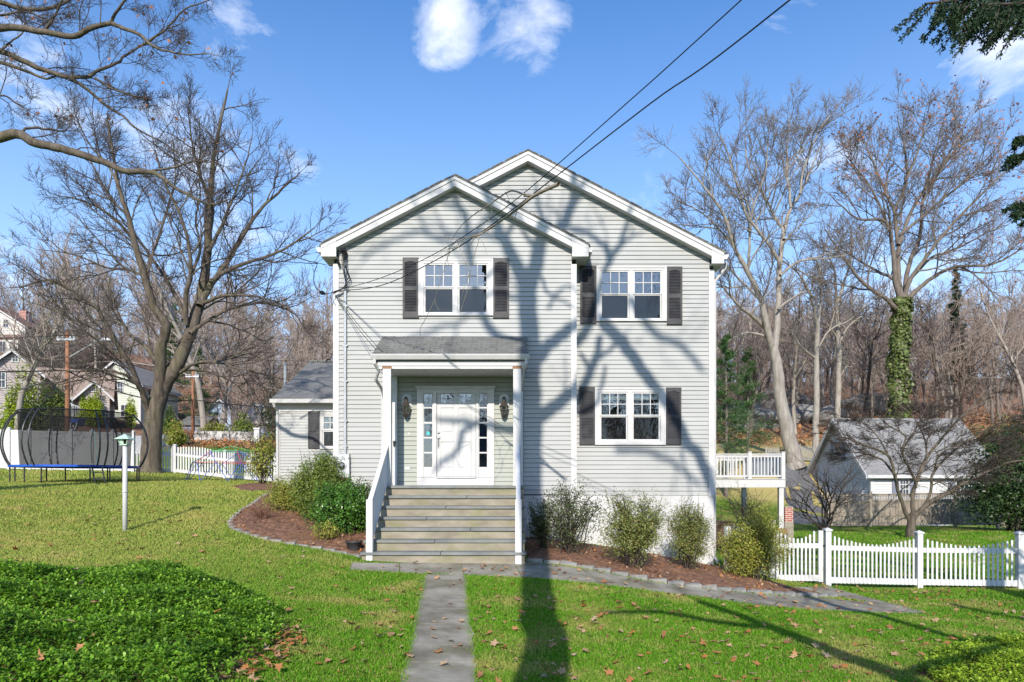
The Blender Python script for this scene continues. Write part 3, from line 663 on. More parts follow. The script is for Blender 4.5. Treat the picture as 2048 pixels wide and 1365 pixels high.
# porch: roof, beam, posts
py0 = 14.62; rx0, rx1 = PX(745, py0), PX(1057, py0); zt, zb = PZ(673, YF), PZ(709, py0)
n = 9; m = MB()
for i in range(n):                                        # overlapping shingle courses
    a, b = i/n, (i+1)/n; ya, yb2 = py0+(YF-py0)*a, py0+(YF-py0)*b; za, zb2 = zb+(zt-zb)*a, zb+(zt-zb)*b
    xs = [rx0]; 
    while xs[-1] < rx1-.05: xs.append(min(rx1, xs[-1]+rng.uniform(.12, .32)))
    for u, v in zip(xs[:-1], xs[1:]):
        o = .018+.016*(rng.random() < .45)+rng.random()*.004; m.add([(u,ya-.012,za+o),(v,ya-.012,za+o),(v,yb2,zb2+.004),(u,yb2,zb2+.004),(u,ya-.012,za-.012),(v,ya-.012,za-.012),(v,yb2,zb2-.02),(u,yb2,zb2-.02)], [(0,1,2,3),(0,4,5,1),(4,7,6,5),(1,5,6,2),(0,3,7,4)])
pr = planar_uv(m.build('porch_roof', M['shingle'], house))
for xx in (rx0+.02, rx1-.05):
    m = MB(); m.prismx([(py0+.02, zb-.14), (YF, zb-.14), (YF, zt-.03), (py0+.02, zb-.03)], xx, xx+.03); m.build('porch_gable', M['trim'], pr)
m = MB(); m.prismx([(py0-.12, zb-.012), (py0-.115, zb-.04), (py0-.075, zb-.115), (py0-.005, zb-.12), (py0, zb-.012)], rx0-.02, rx1+.02); m.build('gutter', M['trim'], pr)
m = MB(); m.box(rx0+.12, rx1-.08, py0+.036, py0+.07, PZ(737.5, py0), zb-.13); m.box(rx0+.14, rx1-.1, py0+.071, YF, PZ(738, 14.7), PZ(738, 14.7)+.02)
m.box(rx0+.10, rx1-.06, py0+.02, py0+.035, PZ(731.5, py0), PZ(723.5, py0)); m.build('porch_ceiling', M['trim'], pr)
fz = PZ(972, 14.6)                                        # porch floor level
for cx in (775, 1034.5):
    x = PX(cx, 14.72); c = MB(); c.box(x-.085, x+.085, 14.64, 14.80, fz, PZ(739, 14.7)); c.box(x-.093, x+.093, 14.632, 14.808, fz, fz+.05)
    po = c.build('porch_post', M['trim'], house)
    b = MB(); b.box(x-.10, x+.10, 14.65, 14.82, PZ(738.9, 14.7), PZ(731.8, 14.7)); b.build('post_block', M['wood_raw'], po)
for a, b in ((783, 795.5), (1026.5, 1034)): m = MB(); m.box(PX(a, YF), PX(b, YF), YF-.10, YF, fz, PZ(742, YF)); m.build('pilaster', M['trim'], house)
m = MB(); m.box(PX(785, 15.6), PX(790.5, 15.6), YF-.16, YF-.10, PZ(888, YF), PZ(883, YF)); m.tube([(PX(787,15.6),YF-.13,PZ(888,YF)),(PX(787,15.6),YF-.13,PZ(893,YF))], .02, 8); m.build('motion_sensor', M['bronze'], house)
for sg, xx in ((-1, rx0+.05), (1, rx1-.05)):
    xi = PX(764.5, YF-.1) if sg < 0 else PX(1043, YF-.1)
    m = MB(); m.tube([(xx,py0-.05,zb-.10),(xx,py0-.05,zb-.19),(xx-sg*.06,py0+.12,zb-.32),(xi-.0,14.95,zb-.48),(xi,YF-.07,zb-.62),(xi,YF-.07,.95)], .036, 6); m.build('downspout', M['trim'], house)

# steps
st = MB(); sx0, sx1 = -2.80, .27; rise = fz/7; run = .29; nose = 14.6
rb = MB()
for i in range(7):
    zt_ = fz-i*rise; yn = nose-i*run; ye = YF if i == 0 else yn+run+.06
    rb.box(sx0+.03, sx1-.03, yn+.035, ye+.0, zt_-rise-(.12 if i == 6 else 0), zt_-.058-.0005*i)
stair = rb.build('stair', M['riser'], house)
for i in range(7):
    zt_ = fz-i*rise; yn = nose-i*run; ye = YF-.06 if i == 0 else yn+run+.03
    cuts = [sx0, sx1] if i == 0 else [sx0, sx0+rng.uniform(.9, 2.1), sx1]
    for a, b in zip(cuts[:-1], cuts[1:]):
        t = MB(); dz = rng.normal(0, .003); g = .004
        t.v = []; t.box(a+g, b-g, yn+rng.normal(0, .006), ye, zt_-.055, zt_+dz)
        o = t.build('tread', M['tread'], stair); bv = o.modifiers.new('edge', 'BEVEL'); bv.width = .006; bv.segments = 1
# stair railings: newel, sloping rails, tight balusters
for x, pxx in ((-2.625, 0), (.118, 1)):
    nw = MB(); yn = 12.93; zn = PZ(1001, yn); nw.box(x-.058, x+.058, yn-.058, yn+.058, gz(x, yn)-.1, zn); nw.prism([(x-.058, zn), (x+.058, zn), (x+.058, zn+.012), (x, zn+.03), (x-.058, zn+.012)], yn-.058, yn+.058)
    rl = nw.build('stair_railing', M['vinyl'], house)
    a = np.array([x, yn, zn-.03]); b = np.array([x, 14.66, PZ(892, 14.66)]); t = MB()
    t.bar(a, b, .085, .05); t.bar(a+[0,0,-.05], b+[0,0,-.05], .04, .06); t.build('top_rail', M['vinyl'], rl)
    lo = MB(); c = np.array([x, yn, fz-5.9*rise+.10]); d = np.array([x, 14.66, fz+.10]); lo.bar(c, d, .05, .06); lo.build('bottom_rail', M['vinyl'], rl)
    bl = MB()
    for i in range(1, 15):
        f = i/15; p0 = c+(d-c)*f; p1 = a+(b-a)*f; bl.box(p0[0]-.018, p0[0]+.018, p0[1]-.018, p0[1]+.018, p0[2]+.02, p1[2]-.06)
    bl.build('balusters', M['vinyl'], rl)

# electric meter, conduit and weatherhead
ym = YF-.022
m = MB(); m.box(PX(674,ym), PX(700.5,ym), ym-.13, ym, PZ(955.5,ym), PZ(909,ym)); m.box(PX(674,ym)-.004, PX(700.5,ym)+.004, ym-.136, ym-.13, PZ(953,ym), PZ(911.5,ym))
mt = m.build('electric_meter', M['metal_grey'], house)
m = MB(); c = (PX(687,ym), PZ(931.5,ym)); m.tube([(c[0],ym-.136,c[1]),(c[0],ym-.16,c[1])], .098, 20); m.build('meter_collar', M['metal_grey'], mt)
m = MB(); m.tube([(c[0],ym-.16,c[1]),(c[0],ym-.20,c[1]),(c[0],ym-.225,c[1])], [.078,.075,.06], 18); m.build('meter_dome', M['lamp_glass'], mt, True)
m = MB(); m.box(c[0]-.05, c[0]+.05, ym-.19, ym-.175, c[1]-.03, c[1]+.035); m.build('meter_face', M['trim'], mt)
for i in range(4): m = MB(); m.box(c[0]-.045+i*.024, c[0]-.027+i*.024, ym-.1925, ym-.1905, c[1], c[1]+.02); m.build('meter_digit', M['black'], mt)
m = MB(); m.box(PX(676,ym), PX(699,ym), ym-.12, ym-.01, PZ(959,ym), PZ(955.6,ym)); m.build('meter_base', M['wood_raw'], mt)
m = MB(); xc = PX(690.5, ym-.04); m.tube([(xc,ym-.05,PZ(909,ym)),(xc,ym-.05,PZ(519,ym))], .03, 10)
for pyy in (545, 613, 692, 763, 842, 893): m.box(xc-.05, xc+.05, ym-.055, ym-.004, PZ(pyy+1.2,ym), PZ(pyy-1.2,ym))
m.build('conduit', M['metal_grey'], mt)
m = MB(); m.tube([(xc,ym-.05,PZ(522,ym)),(xc,ym-.055,PZ(512,ym)),(xc-.01,ym-.09,PZ(505,ym)),(xc-.01,ym-.16,PZ(505,ym)),(xc-.01,ym-.20,PZ(510,ym))], [.04,.05,.06,.055,.045], 10); m.build('weatherhead', M['black'], mt)
m = MB()
for i in range(4):
    o = -.045+i*.03; m.tube(spline([(xc+o*.6,ym-.19,PZ(511,ym)),(xc+o,ym-.15,PZ(530+3*i,ym)),(xc+o+.05*(i > 1)+.03,ym-.12,PZ(550+3*i,ym)),(xc+.02+.05*(i > 2),ym-.10,PZ(568,ym)),(xc-.03*(i < 2),ym-.10,PZ(578,ym)),(FXL+.02,ym-.12,PZ(588+i,ym))], 5), .009, 5)
m.build('service_leads', M['cable'], mt)
m = MB(); m.tube([(PX(678,ym),ym,PZ(528,ym)),(PX(678,ym),ym-.08,PZ(527,ym))], .03, 10); m.tube([(PX(678,ym),ym-.08,PZ(527,ym)),(PX(680,ym),ym-.14,PZ(530,ym))], [.035,.03], 10); m.build('camera_housing', M['black'], house)
m = MB(); m.box(-3.92, -3.80, YF+.25, YF+.37, EZ-.36, EZ-.30)
for s_ in (-1, 1): m.tube([(-3.86,YF+.3,EZ-.36),(-3.86+.05*s_,YF+.22,EZ-.43),(-3.86+.11*s_,YF+.14,EZ-.50)], [.03,.045,.06], 10)
m.build('floodlight', M['metal_grey'], house)
m = MB(); xr_ = MXR+.045; m.tube([(xr_+.28,YB+.10,EZ-.17),(xr_+.25,YB+.10,EZ-.30),(xr_+.01,YB+.09,EZ-.62),(xr_,YB+.09,-.25),(xr_+.02,YB-.12,-.36)], .036, 6); m.build('downspout', M['trim'], house)

# raised deck on the right side
dz = 1.60; dx0, dx1, dy0, dy1 = MXR, PX(1570, 24), 24.0, 28.0
m = MB(); m.box(dx0, dx1, dy0-.04, dy0, 1.30, 1.56); m.box(dx1-.04, dx1, dy0, dy1, 1.30, 1.56); m.box(dx0, dx1+.01, dy0-.06, dy1, 1.575, dz)
for i in range(9): m.box(dx0, dx1-.05, dy0+.3+i*.42, dy0+.34+i*.42, 1.35, 1.574)
deck = m.build('deck', M['trim'], house)
def rail_run(a, b, n, mid=None):
    a = np.array(a); b = np.array(b); r = MB(); t = (b-a)/np.linalg.norm(b-a)
    r.bar(a+[0,0,.84], b+[0,0,.84], .09, .035); r.bar(a+[0,0,.77], b+[0,0,.77], .03, .06); r.bar(a+[0,0,.09], b+[0,0,.09], .03, .06)
    for i in range(n):
        p = a+(b-a)*(i+.5)/n; r.box(p[0]-.02, p[0]+.02, p[1]-.02, p[1]+.02, p[2]+.10, p[2]+.77)
    return r.build('deck_railing', M['trim'], deck)
rail_run((dx0,dy0+.03,dz),(8.15,dy0+.03,dz),26); rail_run((8.15,dy0+.03,dz),(dx1-.06,dy0+.03,dz),10); rail_run((dx1-.06,dy0+.1,dz),(dx1-.06,dy1,dz),30); rail_run((dx0,dy1-.03,dz),(dx1-.06,dy1-.03,dz),36)
for (x, y_) in ((8.15, dy0+.03), (dx1-.06, dy0+.03), (dx1-.06, dy1-.05)):
    m = MB(); m.box(x-.06, x+.06, y_-.06, y_+.06, dz-.02, dz+.90); m.box(x-.07, x+.07, y_-.07, y_+.07, dz+.9, dz+.925); m.build('railing_post', M['trim'], deck)
for (x, y_, zb_) in ((dx1-.12, dy0+.08, -.10), (dx1-.12, dy1-.1, -1.0), (6.6, dy1-.1, -1.0)):
    m = MB(); m.box(x-.08, x+.08, y_-.08, y_+.08, zb_, 1.35); m.build('deck_post', M['trim'], deck)
m = MB(); m.box(dx1-.30, dx1+.04, dy0-.1, dy0+.26, -1.1, -.105); m.build('post_pier', M['wood_raw'], deck)
# ---------------------------------------------------------------- fences
def picket_fence(name, pts, posts, label, h, pw, gap, mat, drop=0.0, cap=True, n_flat=0, group=None, ph=None):
    """picket panels between posts along a plan line, each panel scooped by `drop`"""
    P = [np.array(p, float) for p in posts]
    root = thing(name, (P[0][0], P[0][1], gz(*P[0][:2])), label, 'fence', group)
    for a, b in zip(P[:-1], P[1:]):
        L = np.linalg.norm(b-a); t = (b-a)/L; nrm_ = np.array([-t[1], t[0]]); n = int((L-.16)/(pw+gap)); m = MB()
        za, zb = gz(*a), gz(*b)
        def box(s0, s1, q0, q1, z0a, z0b, z1a, z1b):
            V = []
            for q in (q0, q1):
                for s, z0, z1 in ((s0, z0a, z1a), (s1, z0b, z1b)):
                    p = a+t*s+nrm_*q; V += [(p[0], p[1], z0), (p[0], p[1], z1)]
            m.add(V, [(0,2,3,1),(4,5,7,6),(0,1,5,4),(2,6,7,3),(1,3,7,5),(0,4,6,2)])
        zz = lambda s: za+(zb-za)*s/L
        for z0, z1 in ((.07, .21), (h-.38, h-.27)): box(.05, L-.05, -.022, .022, zz(.05)+z0, zz(L-.05)+z0, zz(.05)+z1, zz(L-.05)+z1)
        off = (L-n*(pw+gap)+gap)/2
        for i in range(n):
            s = off+i*(pw+gap); u = (s+pw/2)/L; top = h-.02-drop*math.sin(math.pi*u)**1.0+rng.normal(0, .004)
            z = zz(s+pw/2); ct = nrm_*0
            box(s, s+pw, -.038, -.0225, z+.08, z+.08, z+top-.02, z+top-.02)
            c = a+t*(s+pw/2)-nrm_*.030
            V = []; k0 = len(m.v)
            for q in (-.038, -.0225):
                for ds, dz in ((0, -.02), (.22, -.004), (.5, .006), (.78, -.004), (1, -.02)):
                    p = a+t*(s+pw*ds)+nrm_*q; V.append((p[0], p[1], z+top+dz))
            m.add(V, [(0,1,2,3,4),(9,8,7,6,5),(0,5,6,1),(1,6,7,2),(2,7,8,3),(3,8,9,4)])
        m.build('picket_panel', mat, root)
    for p in P:
        z = gz(*p); q = MB(); w_ = .062; hh = ph or h+.06; q.box(p[0]-w_, p[0]+w_, p[1]-w_, p[1]+w_, z-.1, z+hh)
        if cap: q.box(p[0]-.085, p[0]+.085, p[1]-.085, p[1]+.085, z+hh, z+hh+.03); q.add([(p[0]-.085,p[1]-.085,z+hh+.031),(p[0]+.085,p[1]-.085,z+hh+.031),(p[0]+.085,p[1]+.085,z+hh+.031),(p[0]-.085,p[1]+.085,z+hh+.031),(p[0],p[1],z+hh+.075)], [(0,1,4),(1,2,4),(2,3,4),(3,0,4)])
        q.build('post', mat, root)
    return root
fp = [hit(px, py)[:2] for px, py in ((1655,1173),(1838,1177),(2039,1180))]
st_ = fp[2]-fp[1]
picket_fence('picket_fence', None, [fp[0], fp[1], fp[2], fp[2]+st_, fp[2]+2*st_], 'white scalloped picket fence along the lawn right of the gate', 1.20, .044, .056, M['vinyl'], .20)
gp0 = fp[0]-np.array([.10, 0]); gw = 1.08
def gate():
    x1, y = gp0; x0 = x1-gw; z = gz(x1-.5, y); root = thing('garden_gate', (x0, y, z), 'white picket gate with a dipped top beside the yellow-green shrub', 'gate')
    m = MB()
    m.box(x1-.115, x1-.01, y-.03, y+.03, z+.03, z+1.20); m.box(x0, x0+.06, y-.03, y+.03, z+.03, z+1.18)
    m.box(x0+.06, x1-.115, y-.024, y+.024, z+.05, z+.19); m.box(x0+.06, x1-.115, y-.024, y+.024, z+.80, z+.91); m.build('gate_frame', M['vinyl'], root)
    n = 9; k = MB()
    for i in range(n):
        x = x0+.09+i*(gw-.24)/n; u = i/(n-1); t = 1.0+.17*(2*u-1)**2
        k.box(x, x+.044, y-.042, y-.0245, z+.06, z+t); k.prism([(x, z+t), (x+.044, z+t), (x+.034, z+t+.02), (x+.01, z+t+.02)], y-.042, y-.0245)
    k.build('pickets', M['vinyl'], root)
    h = MB(); h.box(x1-.02, x1+.03, y-.055, y-.043, z+.84, z+.88); h.build('latch', M['black'], root)
gate()
picket_fence('picket_fence', None, [np.array([4.85, 15.75]), np.array([gp0[0]-gw-.1, gp0[1]])], 'short white picket run between the house corner and the gate, behind shrubs', 1.15, .044, .056, M['vinyl'], .10, cap=False, ph=1.02)
lp = [hit(px, py)[:2] for px, py in ((266,945),(350,948),(450,959))]; lp.append(np.array([PX(549, 29.5), 29.6])); 
picket_fence('picket_fence', None, [lp[0], lp[1], lp[2], lp[3], lp[3]+np.array([2.3,-.1])], 'white scalloped picket fence behind the big leaning tree trunk', 1.17, .06, .055, M['vinyl'], -.12, ph=1.22)
# solid vinyl fence
vp0, vp1 = np.array([PX(60,29.0), 29.0]), lp[0]; tv = (vp1-vp0)/np.linalg.norm(vp1-vp0); Lv = np.linalg.norm(vp1-vp0); seg = Lv/5
root = thing('privacy_fence', (vp0[0], vp0[1], gz(*vp0)), 'solid white vinyl board fence behind the trampoline', 'fence'); hv = 1.66
for i in range(-2, 5):
    a, b = vp0+tv*seg*i, vp0+tv*seg*(i+1); m = MB(); nn = np.array([-tv[1], tv[0]])
    def slab(s0, s1, q, z0, z1, m=m, a=a, b=b):
        V = []
        for qq in (-q, q):
            for s in (s0, s1):
                p = a+(b-a)*s+nn*qq; g = gz(*a)*(1-s)+gz(*b)*s; V += [(p[0], p[1], g+z0), (p[0], p[1], g+z1)]
        m.add(V, [(0,2,3,1),(4,5,7,6),(0,1,5,4),(2,6,7,3),(1,3,7,5),(0,4,6,2)])
    nb = 13
    for k in range(nb): slab((k+.04)/nb, (k+.96)/nb, .014, .08, hv-.06)
    slab(0, 1, .010, .08, hv-.06)
    for z0, z1 in ((.04, .16), (hv-.48, hv-.42), (hv-.12, hv-.02)): slab(0, 1, .024, z0, z1)
    m.build('board_panel', M['vinyl'], root)
for i in range(-2, 6):
    p = vp0+tv*seg*i; z = gz(*p); q = MB(); q.box(p[0]-.065, p[0]+.065, p[1]-.065, p[1]+.065, z-.05, z+hv+.03); q.add([(p[0]+sx*.08,p[1]+sy*.08,z+hv+.03) for sx, sy in ((-1,-1),(1,-1),(1,1),(-1,1))]+[(p[0],p[1],z+hv+.10)], [(0,1,4),(1,2,4),(2,3,4),(3,0,4),(3,2,1,0)]); q.build('post', M['vinyl'], root)
# brown stockade fence in front of the garage
yf = 39.0; fx0, fx1 = PX(1655, yf), PX(2080, yf)
root = thing('wooden_fence', (fx0, yf, gz(fx0, yf)), 'weathered brown board fence with a lattice top before the pale garage', 'fence'); nseg = 5; wseg = (fx1-fx0)/nseg
for i in range(nseg):
    m = MB(); x = fx0+i*wseg; zb = gz(x, yf); nb = int(wseg/.15)
    for k in range(nb): xx = x+k*wseg/nb; m.box(xx+.005, xx+wseg/nb-.005, yf-.012+rng.normal(0,.004), yf+.012, zb+.06, zb+1.42)
    for a, b in ((.60, .70), (1.40, 1.50), (1.72, 1.80)): m.box(x, x+wseg, yf-.04, yf-.013, zb+a, zb+b)
    for k in range(int(wseg/.09)): m.box(x+k*.09+.02, x+k*.09+.07, yf-.011, yf+.011, zb+1.50, zb+1.72)
    m.box(x, x+wseg, yf-.055, yf+.055, zb+1.801, zb+1.835)
    m.build('board_panel', M['wood_grey'], root)
for i in range(nseg+1):
    x = fx0+i*wseg; zb = gz(x, yf); m = MB(); m.box(x-.07, x+.07, yf-.085, yf+.055, zb-.1, zb+1.92); m.box(x-.09, x+.09, yf-.105, yf+.075, zb+1.92, zb+1.95); m.build('post', M['wood_grey'], root)
# far grey pickets behind the deck
M['wood_silver'] = surf('silvered_wood', (.22,.215,.20), (.32,.31,.29), 3, .9)
picket_fence('picket_fence', None, [(20.5, 56.5), (23.6, 57.5), (26.6, 58.5)], 'grey weathered picket fence beyond the deck, left of the garage', 1.25, .08, .07, M['wood_silver'], 0, cap=False)

# ---------------------------------------------------------------- lamp post, trampoline, climbing dome, pots
lb = hit(250, 1063); r = thing('lamp_post', lb, 'white garden lamp post with a pale green lantern on the left lawn', 'lamp post')
M['verdigris'] = surf('verdigris_copper', (.36,.50,.42), (.46,.60,.50), 9, .6)
k = lb[1]/F; zl = lambda py: EYE+(CY-py)*k
m = MB(); m.tube([(lb[0],lb[1],lb[2]-.1),(lb[0],lb[1],lb[2]+.75),(lb[0],lb[1],zl(891))], [.046,.046,.042], 14); m.tube([(lb[0],lb[1],lb[2]+.76),(lb[0],lb[1],lb[2]+.79)], [.052,.052], 14); m.build('pole', M['trim'], r, True)
m = MB(); x, y = lb[:2]; t = zl(871.5); 
for a, b, c in ((.135, t-.055, t-.05), (.13, t-.05, t)): pass
m.add([(x+sx*.145,y+sy*.145,t-.075) for sx, sy in ((-1,-1),(1,-1),(1,1),(-1,1))]+[(x+sx*.06,y+sy*.06,t-.012) for sx, sy in ((-1,-1),(1,-1),(1,1),(-1,1))]+[(x,y,t+.035)], [(3,2,1,0),(0,1,5,4),(1,2,6,5),(2,3,7,6),(3,0,4,7),(4,5,8),(5,6,8),(6,7,8),(7,4,8)]); m.build('lantern_roof', M['verdigris'], r)
m = MB(); b0 = zl(889); t0 = t-.076
for sx in (-1, 1):
    for sy in (-1, 1): m.bar((x+sx*.06,y+sy*.06,b0), (x+sx*.095,y+sy*.095,t0), .014, .014)
m.box(x-.07, x+.07, y-.07, y+.07, b0-.02, b0); m.box(x-.035, x+.035, y-.035, y+.035, zl(892), b0-.02)
m.build('lantern_frame', M['verdigris'], r)
m = MB(); m.add([(x-.058,y-.05,b0+.005),(x-.058,y+.05,b0+.005),(x-.090,y+.08,t0-.002),(x-.090,y-.08,t0-.002)], [(0,1,2,3)]); m.add([(x-.05,y-.058,b0+.005),(x+.01,y-.058,b0+.005),(x+.01,y-.09,t0-.002),(x-.08,y-.09,t0-.002)], [(0,1,2,3)]); m.build('lantern_panel', M['verdigris'], r)
m = MB(); m.lathe(x, y, [(.02,b0),(.025,b0+.05),(.04,b0+.09),(.02,b0+.12)], 8); m.build('bulb', M['bronze'], r)

td = 22.6; tx = PX(154, td); tz = PZ(931.5, td-1.8); tr = 1.82
r = thing('trampoline', (tx, td, gz(tx, td)), 'round trampoline with curved black poles, safety net and blue rim pad', 'trampoline')
M['blue_pad'] = surf('blue_vinyl', (.012,.07,.42), (.02,.10,.52), 3, .4); M['chrome'] = surf('galvanised_tube', (.05,.05,.05), (.09,.09,.09), 7, .3, metal=.6)
m = MB(); n = 40
ci = [(tx+tr*math.cos(2*math.pi*i/n), td+tr*math.sin(2*math.pi*i/n)) for i in range(n)]; co_ = [(tx+(tr-.28)*math.cos(2*math.pi*i/n), td+(tr-.28)*math.sin(2*math.pi*i/n)) for i in range(n)]
V = [(a, b, tz+.03) for a, b in ci]+[(a, b, tz+.03) for a, b in co_]+[(a, b, tz-.03) for a, b in ci]+[(a, b, tz-.02) for a, b in co_]
m.add(V, [f for i in range(n) for j in [(i+1) % n] for f in ((i,j,n+j,n+i),(2*n+i,2*n+j,j,i),(3*n+i,3*n+j,2*n+j,2*n+i),(n+i,n+j,3*n+j,3*n+i))]); m.build('rim_pad', M['blue_pad'], r)
m = MB(); m.add([(a, b, tz+.02) for a, b in co_], [tuple(range(n))]); m.build('mat', M['black'], r)
netV = []; tzz = PZ(829, td)
for i in range(n): a = 2*math.pi*i/n; netV += [(tx+(tr-.30)*math.cos(a), td+(tr-.30)*math.sin(a), tz+.03), (tx+(tr-.24)*math.cos(a), td+(tr-.24)*math.sin(a), tzz)]
MB().add(netV, [(2*i, 2*((i+1) % n), 2*((i+1) % n)+1, 2*i+1) for i in range(n)]).build('net', M['net'], r)
m = MB(); m.tube([(tx+(tr-.22)*math.cos(2*math.pi*i/n), td+(tr-.22)*math.sin(2*math.pi*i/n), tzz+.02) for i in range(n+1)], .022, 6, False); m.build('top_ring', M['black'], r)
for i in range(6):
    for off in (-.055, .055):
        a = R(22+60*i)+off; c, s = math.cos(a), math.sin(a)
        pr_ = [(tr-.02, tz+.0), (tr+.10, tz+.22), (tr+.20, tz+.55), (tr+.21, tz+.85), (tr+.14, tz+1.2), (tr-.02, tz+1.5), (tr-.20, tzz+.03)]
        q = spline([(tx+u*c, td+u*s, w_) for u, w_ in pr_], 4)
        m = MB(); m.tube(q, .024, 8); m.build('net_pole', M['chrome'], r)
    a = R(22+60*i)
    m = MB(); p = [(tx+(tr-.05)*math.cos(a+o), td+(tr-.05)*math.sin(a+o)) for o in (-.16, .16)]
    g = [gz(*q)-0.02 for q in p]
    m.tube([(p[0][0],p[0][1],tz-.03),(p[0][0],p[0][1],g[0]+.06),(p[0][0]*.8+p[1][0]*.2,p[0][1]*.8+p[1][1]*.2,g[0]+.02),(p[0][0]*.2+p[1][0]*.8,p[0][1]*.2+p[1][1]*.8,g[1]+.02),(p[1][0],p[1][1],g[1]+.06),(p[1][0],p[1][1],tz-.03)], .022, 8); m.build('leg', M['chrome'], r)
M['cord_green'] = surf('pale_green_cord', (.45,.62,.42), (.5,.66,.46), 5, .6)
m = MB(); q0 = (tx+1.15, td-1.02); m.tube(spline([(q0[0],q0[1],tzz-.5),(q0[0]-.08,q0[1],tz+.75),(q0[0]-.06,q0[1],tz+.1)], 5), .012, 5); m.tube(spline([(q0[0],q0[1],tzz-.5),(q0[0]+.06,q0[1],tz+.7),(q0[0]+.10,q0[1],tz+.05)], 5), .012, 5); m.build('door_trim', M['cord_green'], r)
m = MB(); a = (tx+1.35, td-1.45); b = (tx+1.75, td-1.95); g = gz(*b)
for o in (0, .30): m.bar((a[0]+o,a[1],tz), (b[0]+o,b[1],g), .035, .035)
for f in (.35, .7): m.bar((a[0]+(b[0]-a[0])*f,a[1]+(b[1]-a[1])*f,tz+(g-tz)*f), (a[0]+.30+(b[0]-a[0])*f,a[1]+(b[1]-a[1])*f,tz+(g-tz)*f), .07, .03)
m.build('ladder', M['chrome'], r)

# geodesic climbing dome
dc = hit(462, 965); dr = 1.62; r = thing('climbing_dome', dc, 'childs geodesic climbing frame of red, blue and green bars by the picket fence', 'climbing frame')
cols = {'red': surf('red_bar', (.50,.04,.03), (.55,.06,.04), 5, .4), 'blue': surf('blue_bar', (.03,.07,.42), (.04,.10,.5), 5, .4), 'green': surf('green_bar', (.10,.42,.16), (.14,.48,.2), 5, .4)}
rings = []
for lev, (el, n, o) in enumerate(((2, 10, 0), (32, 10, .5), (58, 5, .25), (90, 1, 0))):
    rings.append([dc+np.array([dr*math.cos(R(el))*math.cos(2*math.pi*(i+o)/n), dr*math.cos(R(el))*math.sin(2*math.pi*(i+o)/n), .86*dr*math.sin(R(el))]) for i in range(n)])
bars = {'red': [], 'blue': [], 'green': []}
for i in range(10):
    bars['blue'] += [(rings[0][i], rings[1][i]), (rings[0][(i+1) % 10], rings[1][i])]; bars['red'].append((rings[1][i], rings[1][(i+1) % 10]))
    bars['blue' if i % 2 else 'red'].append((rings[1][i], rings[2][(i//2) % 5])); bars['red'].append((rings[0][i], rings[0][(i+1) % 10])) if i == 4 else None
for i in range(5): bars['green'] += [(rings[2][i], rings[2][(i+1) % 5]), (rings[2][i], rings[3][0])]
for c, bs in bars.items():
    for a, b in bs: q = MB(); q.tube([a, b], .011, 6); q.build(c+'_bar', cols[c], r)

pt = hit(708, 1104); r = thing('flower_pot', pt, 'charcoal plastic pot with a withered plant at the foot of the steps', 'flower pot')
M['pot'] = surf('charcoal_pot', (.035,.037,.042), (.05,.052,.058), 5, .5)
m = MB(); m.lathe(pt[0], pt[1], [(.105,pt[2]-.01),(.115,pt[2]+.02),(.15,pt[2]+.17),(.165,pt[2]+.175),(.165,pt[2]+.205),(.15,pt[2]+.205),(.14,pt[2]+.18)], 20); m.build('pot', M['pot'], r, True)
# brick pier and planters by the deck
bx, by = PX(1576.5, 24.9), 24.9; bz = gz(bx, by)
r = thing('brick_pier', (bx, by, bz), 'red brick pier on a concrete base beside the deck post', 'pier')
m = MB(); m.box(bx-.17, bx+.12, by-.13, by+.13, PZ(1044, by), PZ(1014, by)); m.build('brickwork', M['brick'], r)
m = MB(); m.box(bx-.19, bx+.13, by-.15, by+.15, bz-.1, PZ(1044, by)); m.build('concrete_base', M['riser'], r)
m = MB(); m.box(PX(1430, 21), PX(1470, 21), 21.0, 21.9, gz(7, 21)-.1, PZ(1045, 21))
r = thing('planter_box', (PX(1450,21), 21.4, gz(7,21)), 'dark brown wooden planter box under the deck', 'planter'); M['wood_brown'] = surf('dark_brown_boards', (.05,.032,.02), (.11,.07,.045), 3, .8, b=.3, stretch=(.4,1,5)); m.build('boards', M['wood_brown'], r)
for i, pxx in enumerate((1500, 1540)):
    p = hit(pxx, 1062); r = thing('white_planter', p, ['white tapered planter under the deck, nearer the house', 'white tapered planter under the deck, beside the front deck post'][i], 'planter')
    m = MB(); m.add([(p[0]+sx*.16,p[1]+sy*.16,p[2]) for sx, sy in ((-1,-1),(1,-1),(1,1),(-1,1))]+[(p[0]+sx*.22,p[1]+sy*.22,p[2]+.55) for sx, sy in ((-1,-1),(1,-1),(1,1),(-1,1))], [(3,2,1,0),(0,1,5,4),(1,2,6,5),(2,3,7,6),(3,0,4,7),(4,5,6,7)]); m.build('pot', M['trim'], r)

# ---------------------------------------------------------------- service wires and the branch caught in them
H = np.array([FXL+.03, YF-.12, PZ(586, YF)])
def wire(name, img, label, r=.011):
    """cable from the house corner towards a pole behind the camera; heights follow the sag seen in the picture"""
    pts = [H]
    for px, py in img:
        kx = (px-CX)/F; d = (H[0]+WS*(H[1]))/(kx+WS); pts.append(np.array([kx*d, d, EYE+(CY-py)/F*d]))
    a, b = pts[-2], pts[-1]; e = np.array([POLE[0], POLE[1], POLE[2]])
    pts.append(b*.5+e*.5+np.array([0,0,-.25])); pts.append(e)
    P = spline(pts, 8); m = MB(); m.tube(P, r, 6); o = m.build(name, M['cable'], base=H); tag(o, label, 'cable', 'service wires crossing the sky'); return P
WS = .70
POLE = np.array([H[0]+WS*(H[1]+5), -5.0, 9.6])
w1 = wire('service_cable', [(760,557),(860,513),(955,455),(1050,385),(1250,210),(1483,0)], 'upper left of the two black service wires running to the house corner', .0065)
POLE = POLE+np.array([.3,-.2,-.7]); WS = .735
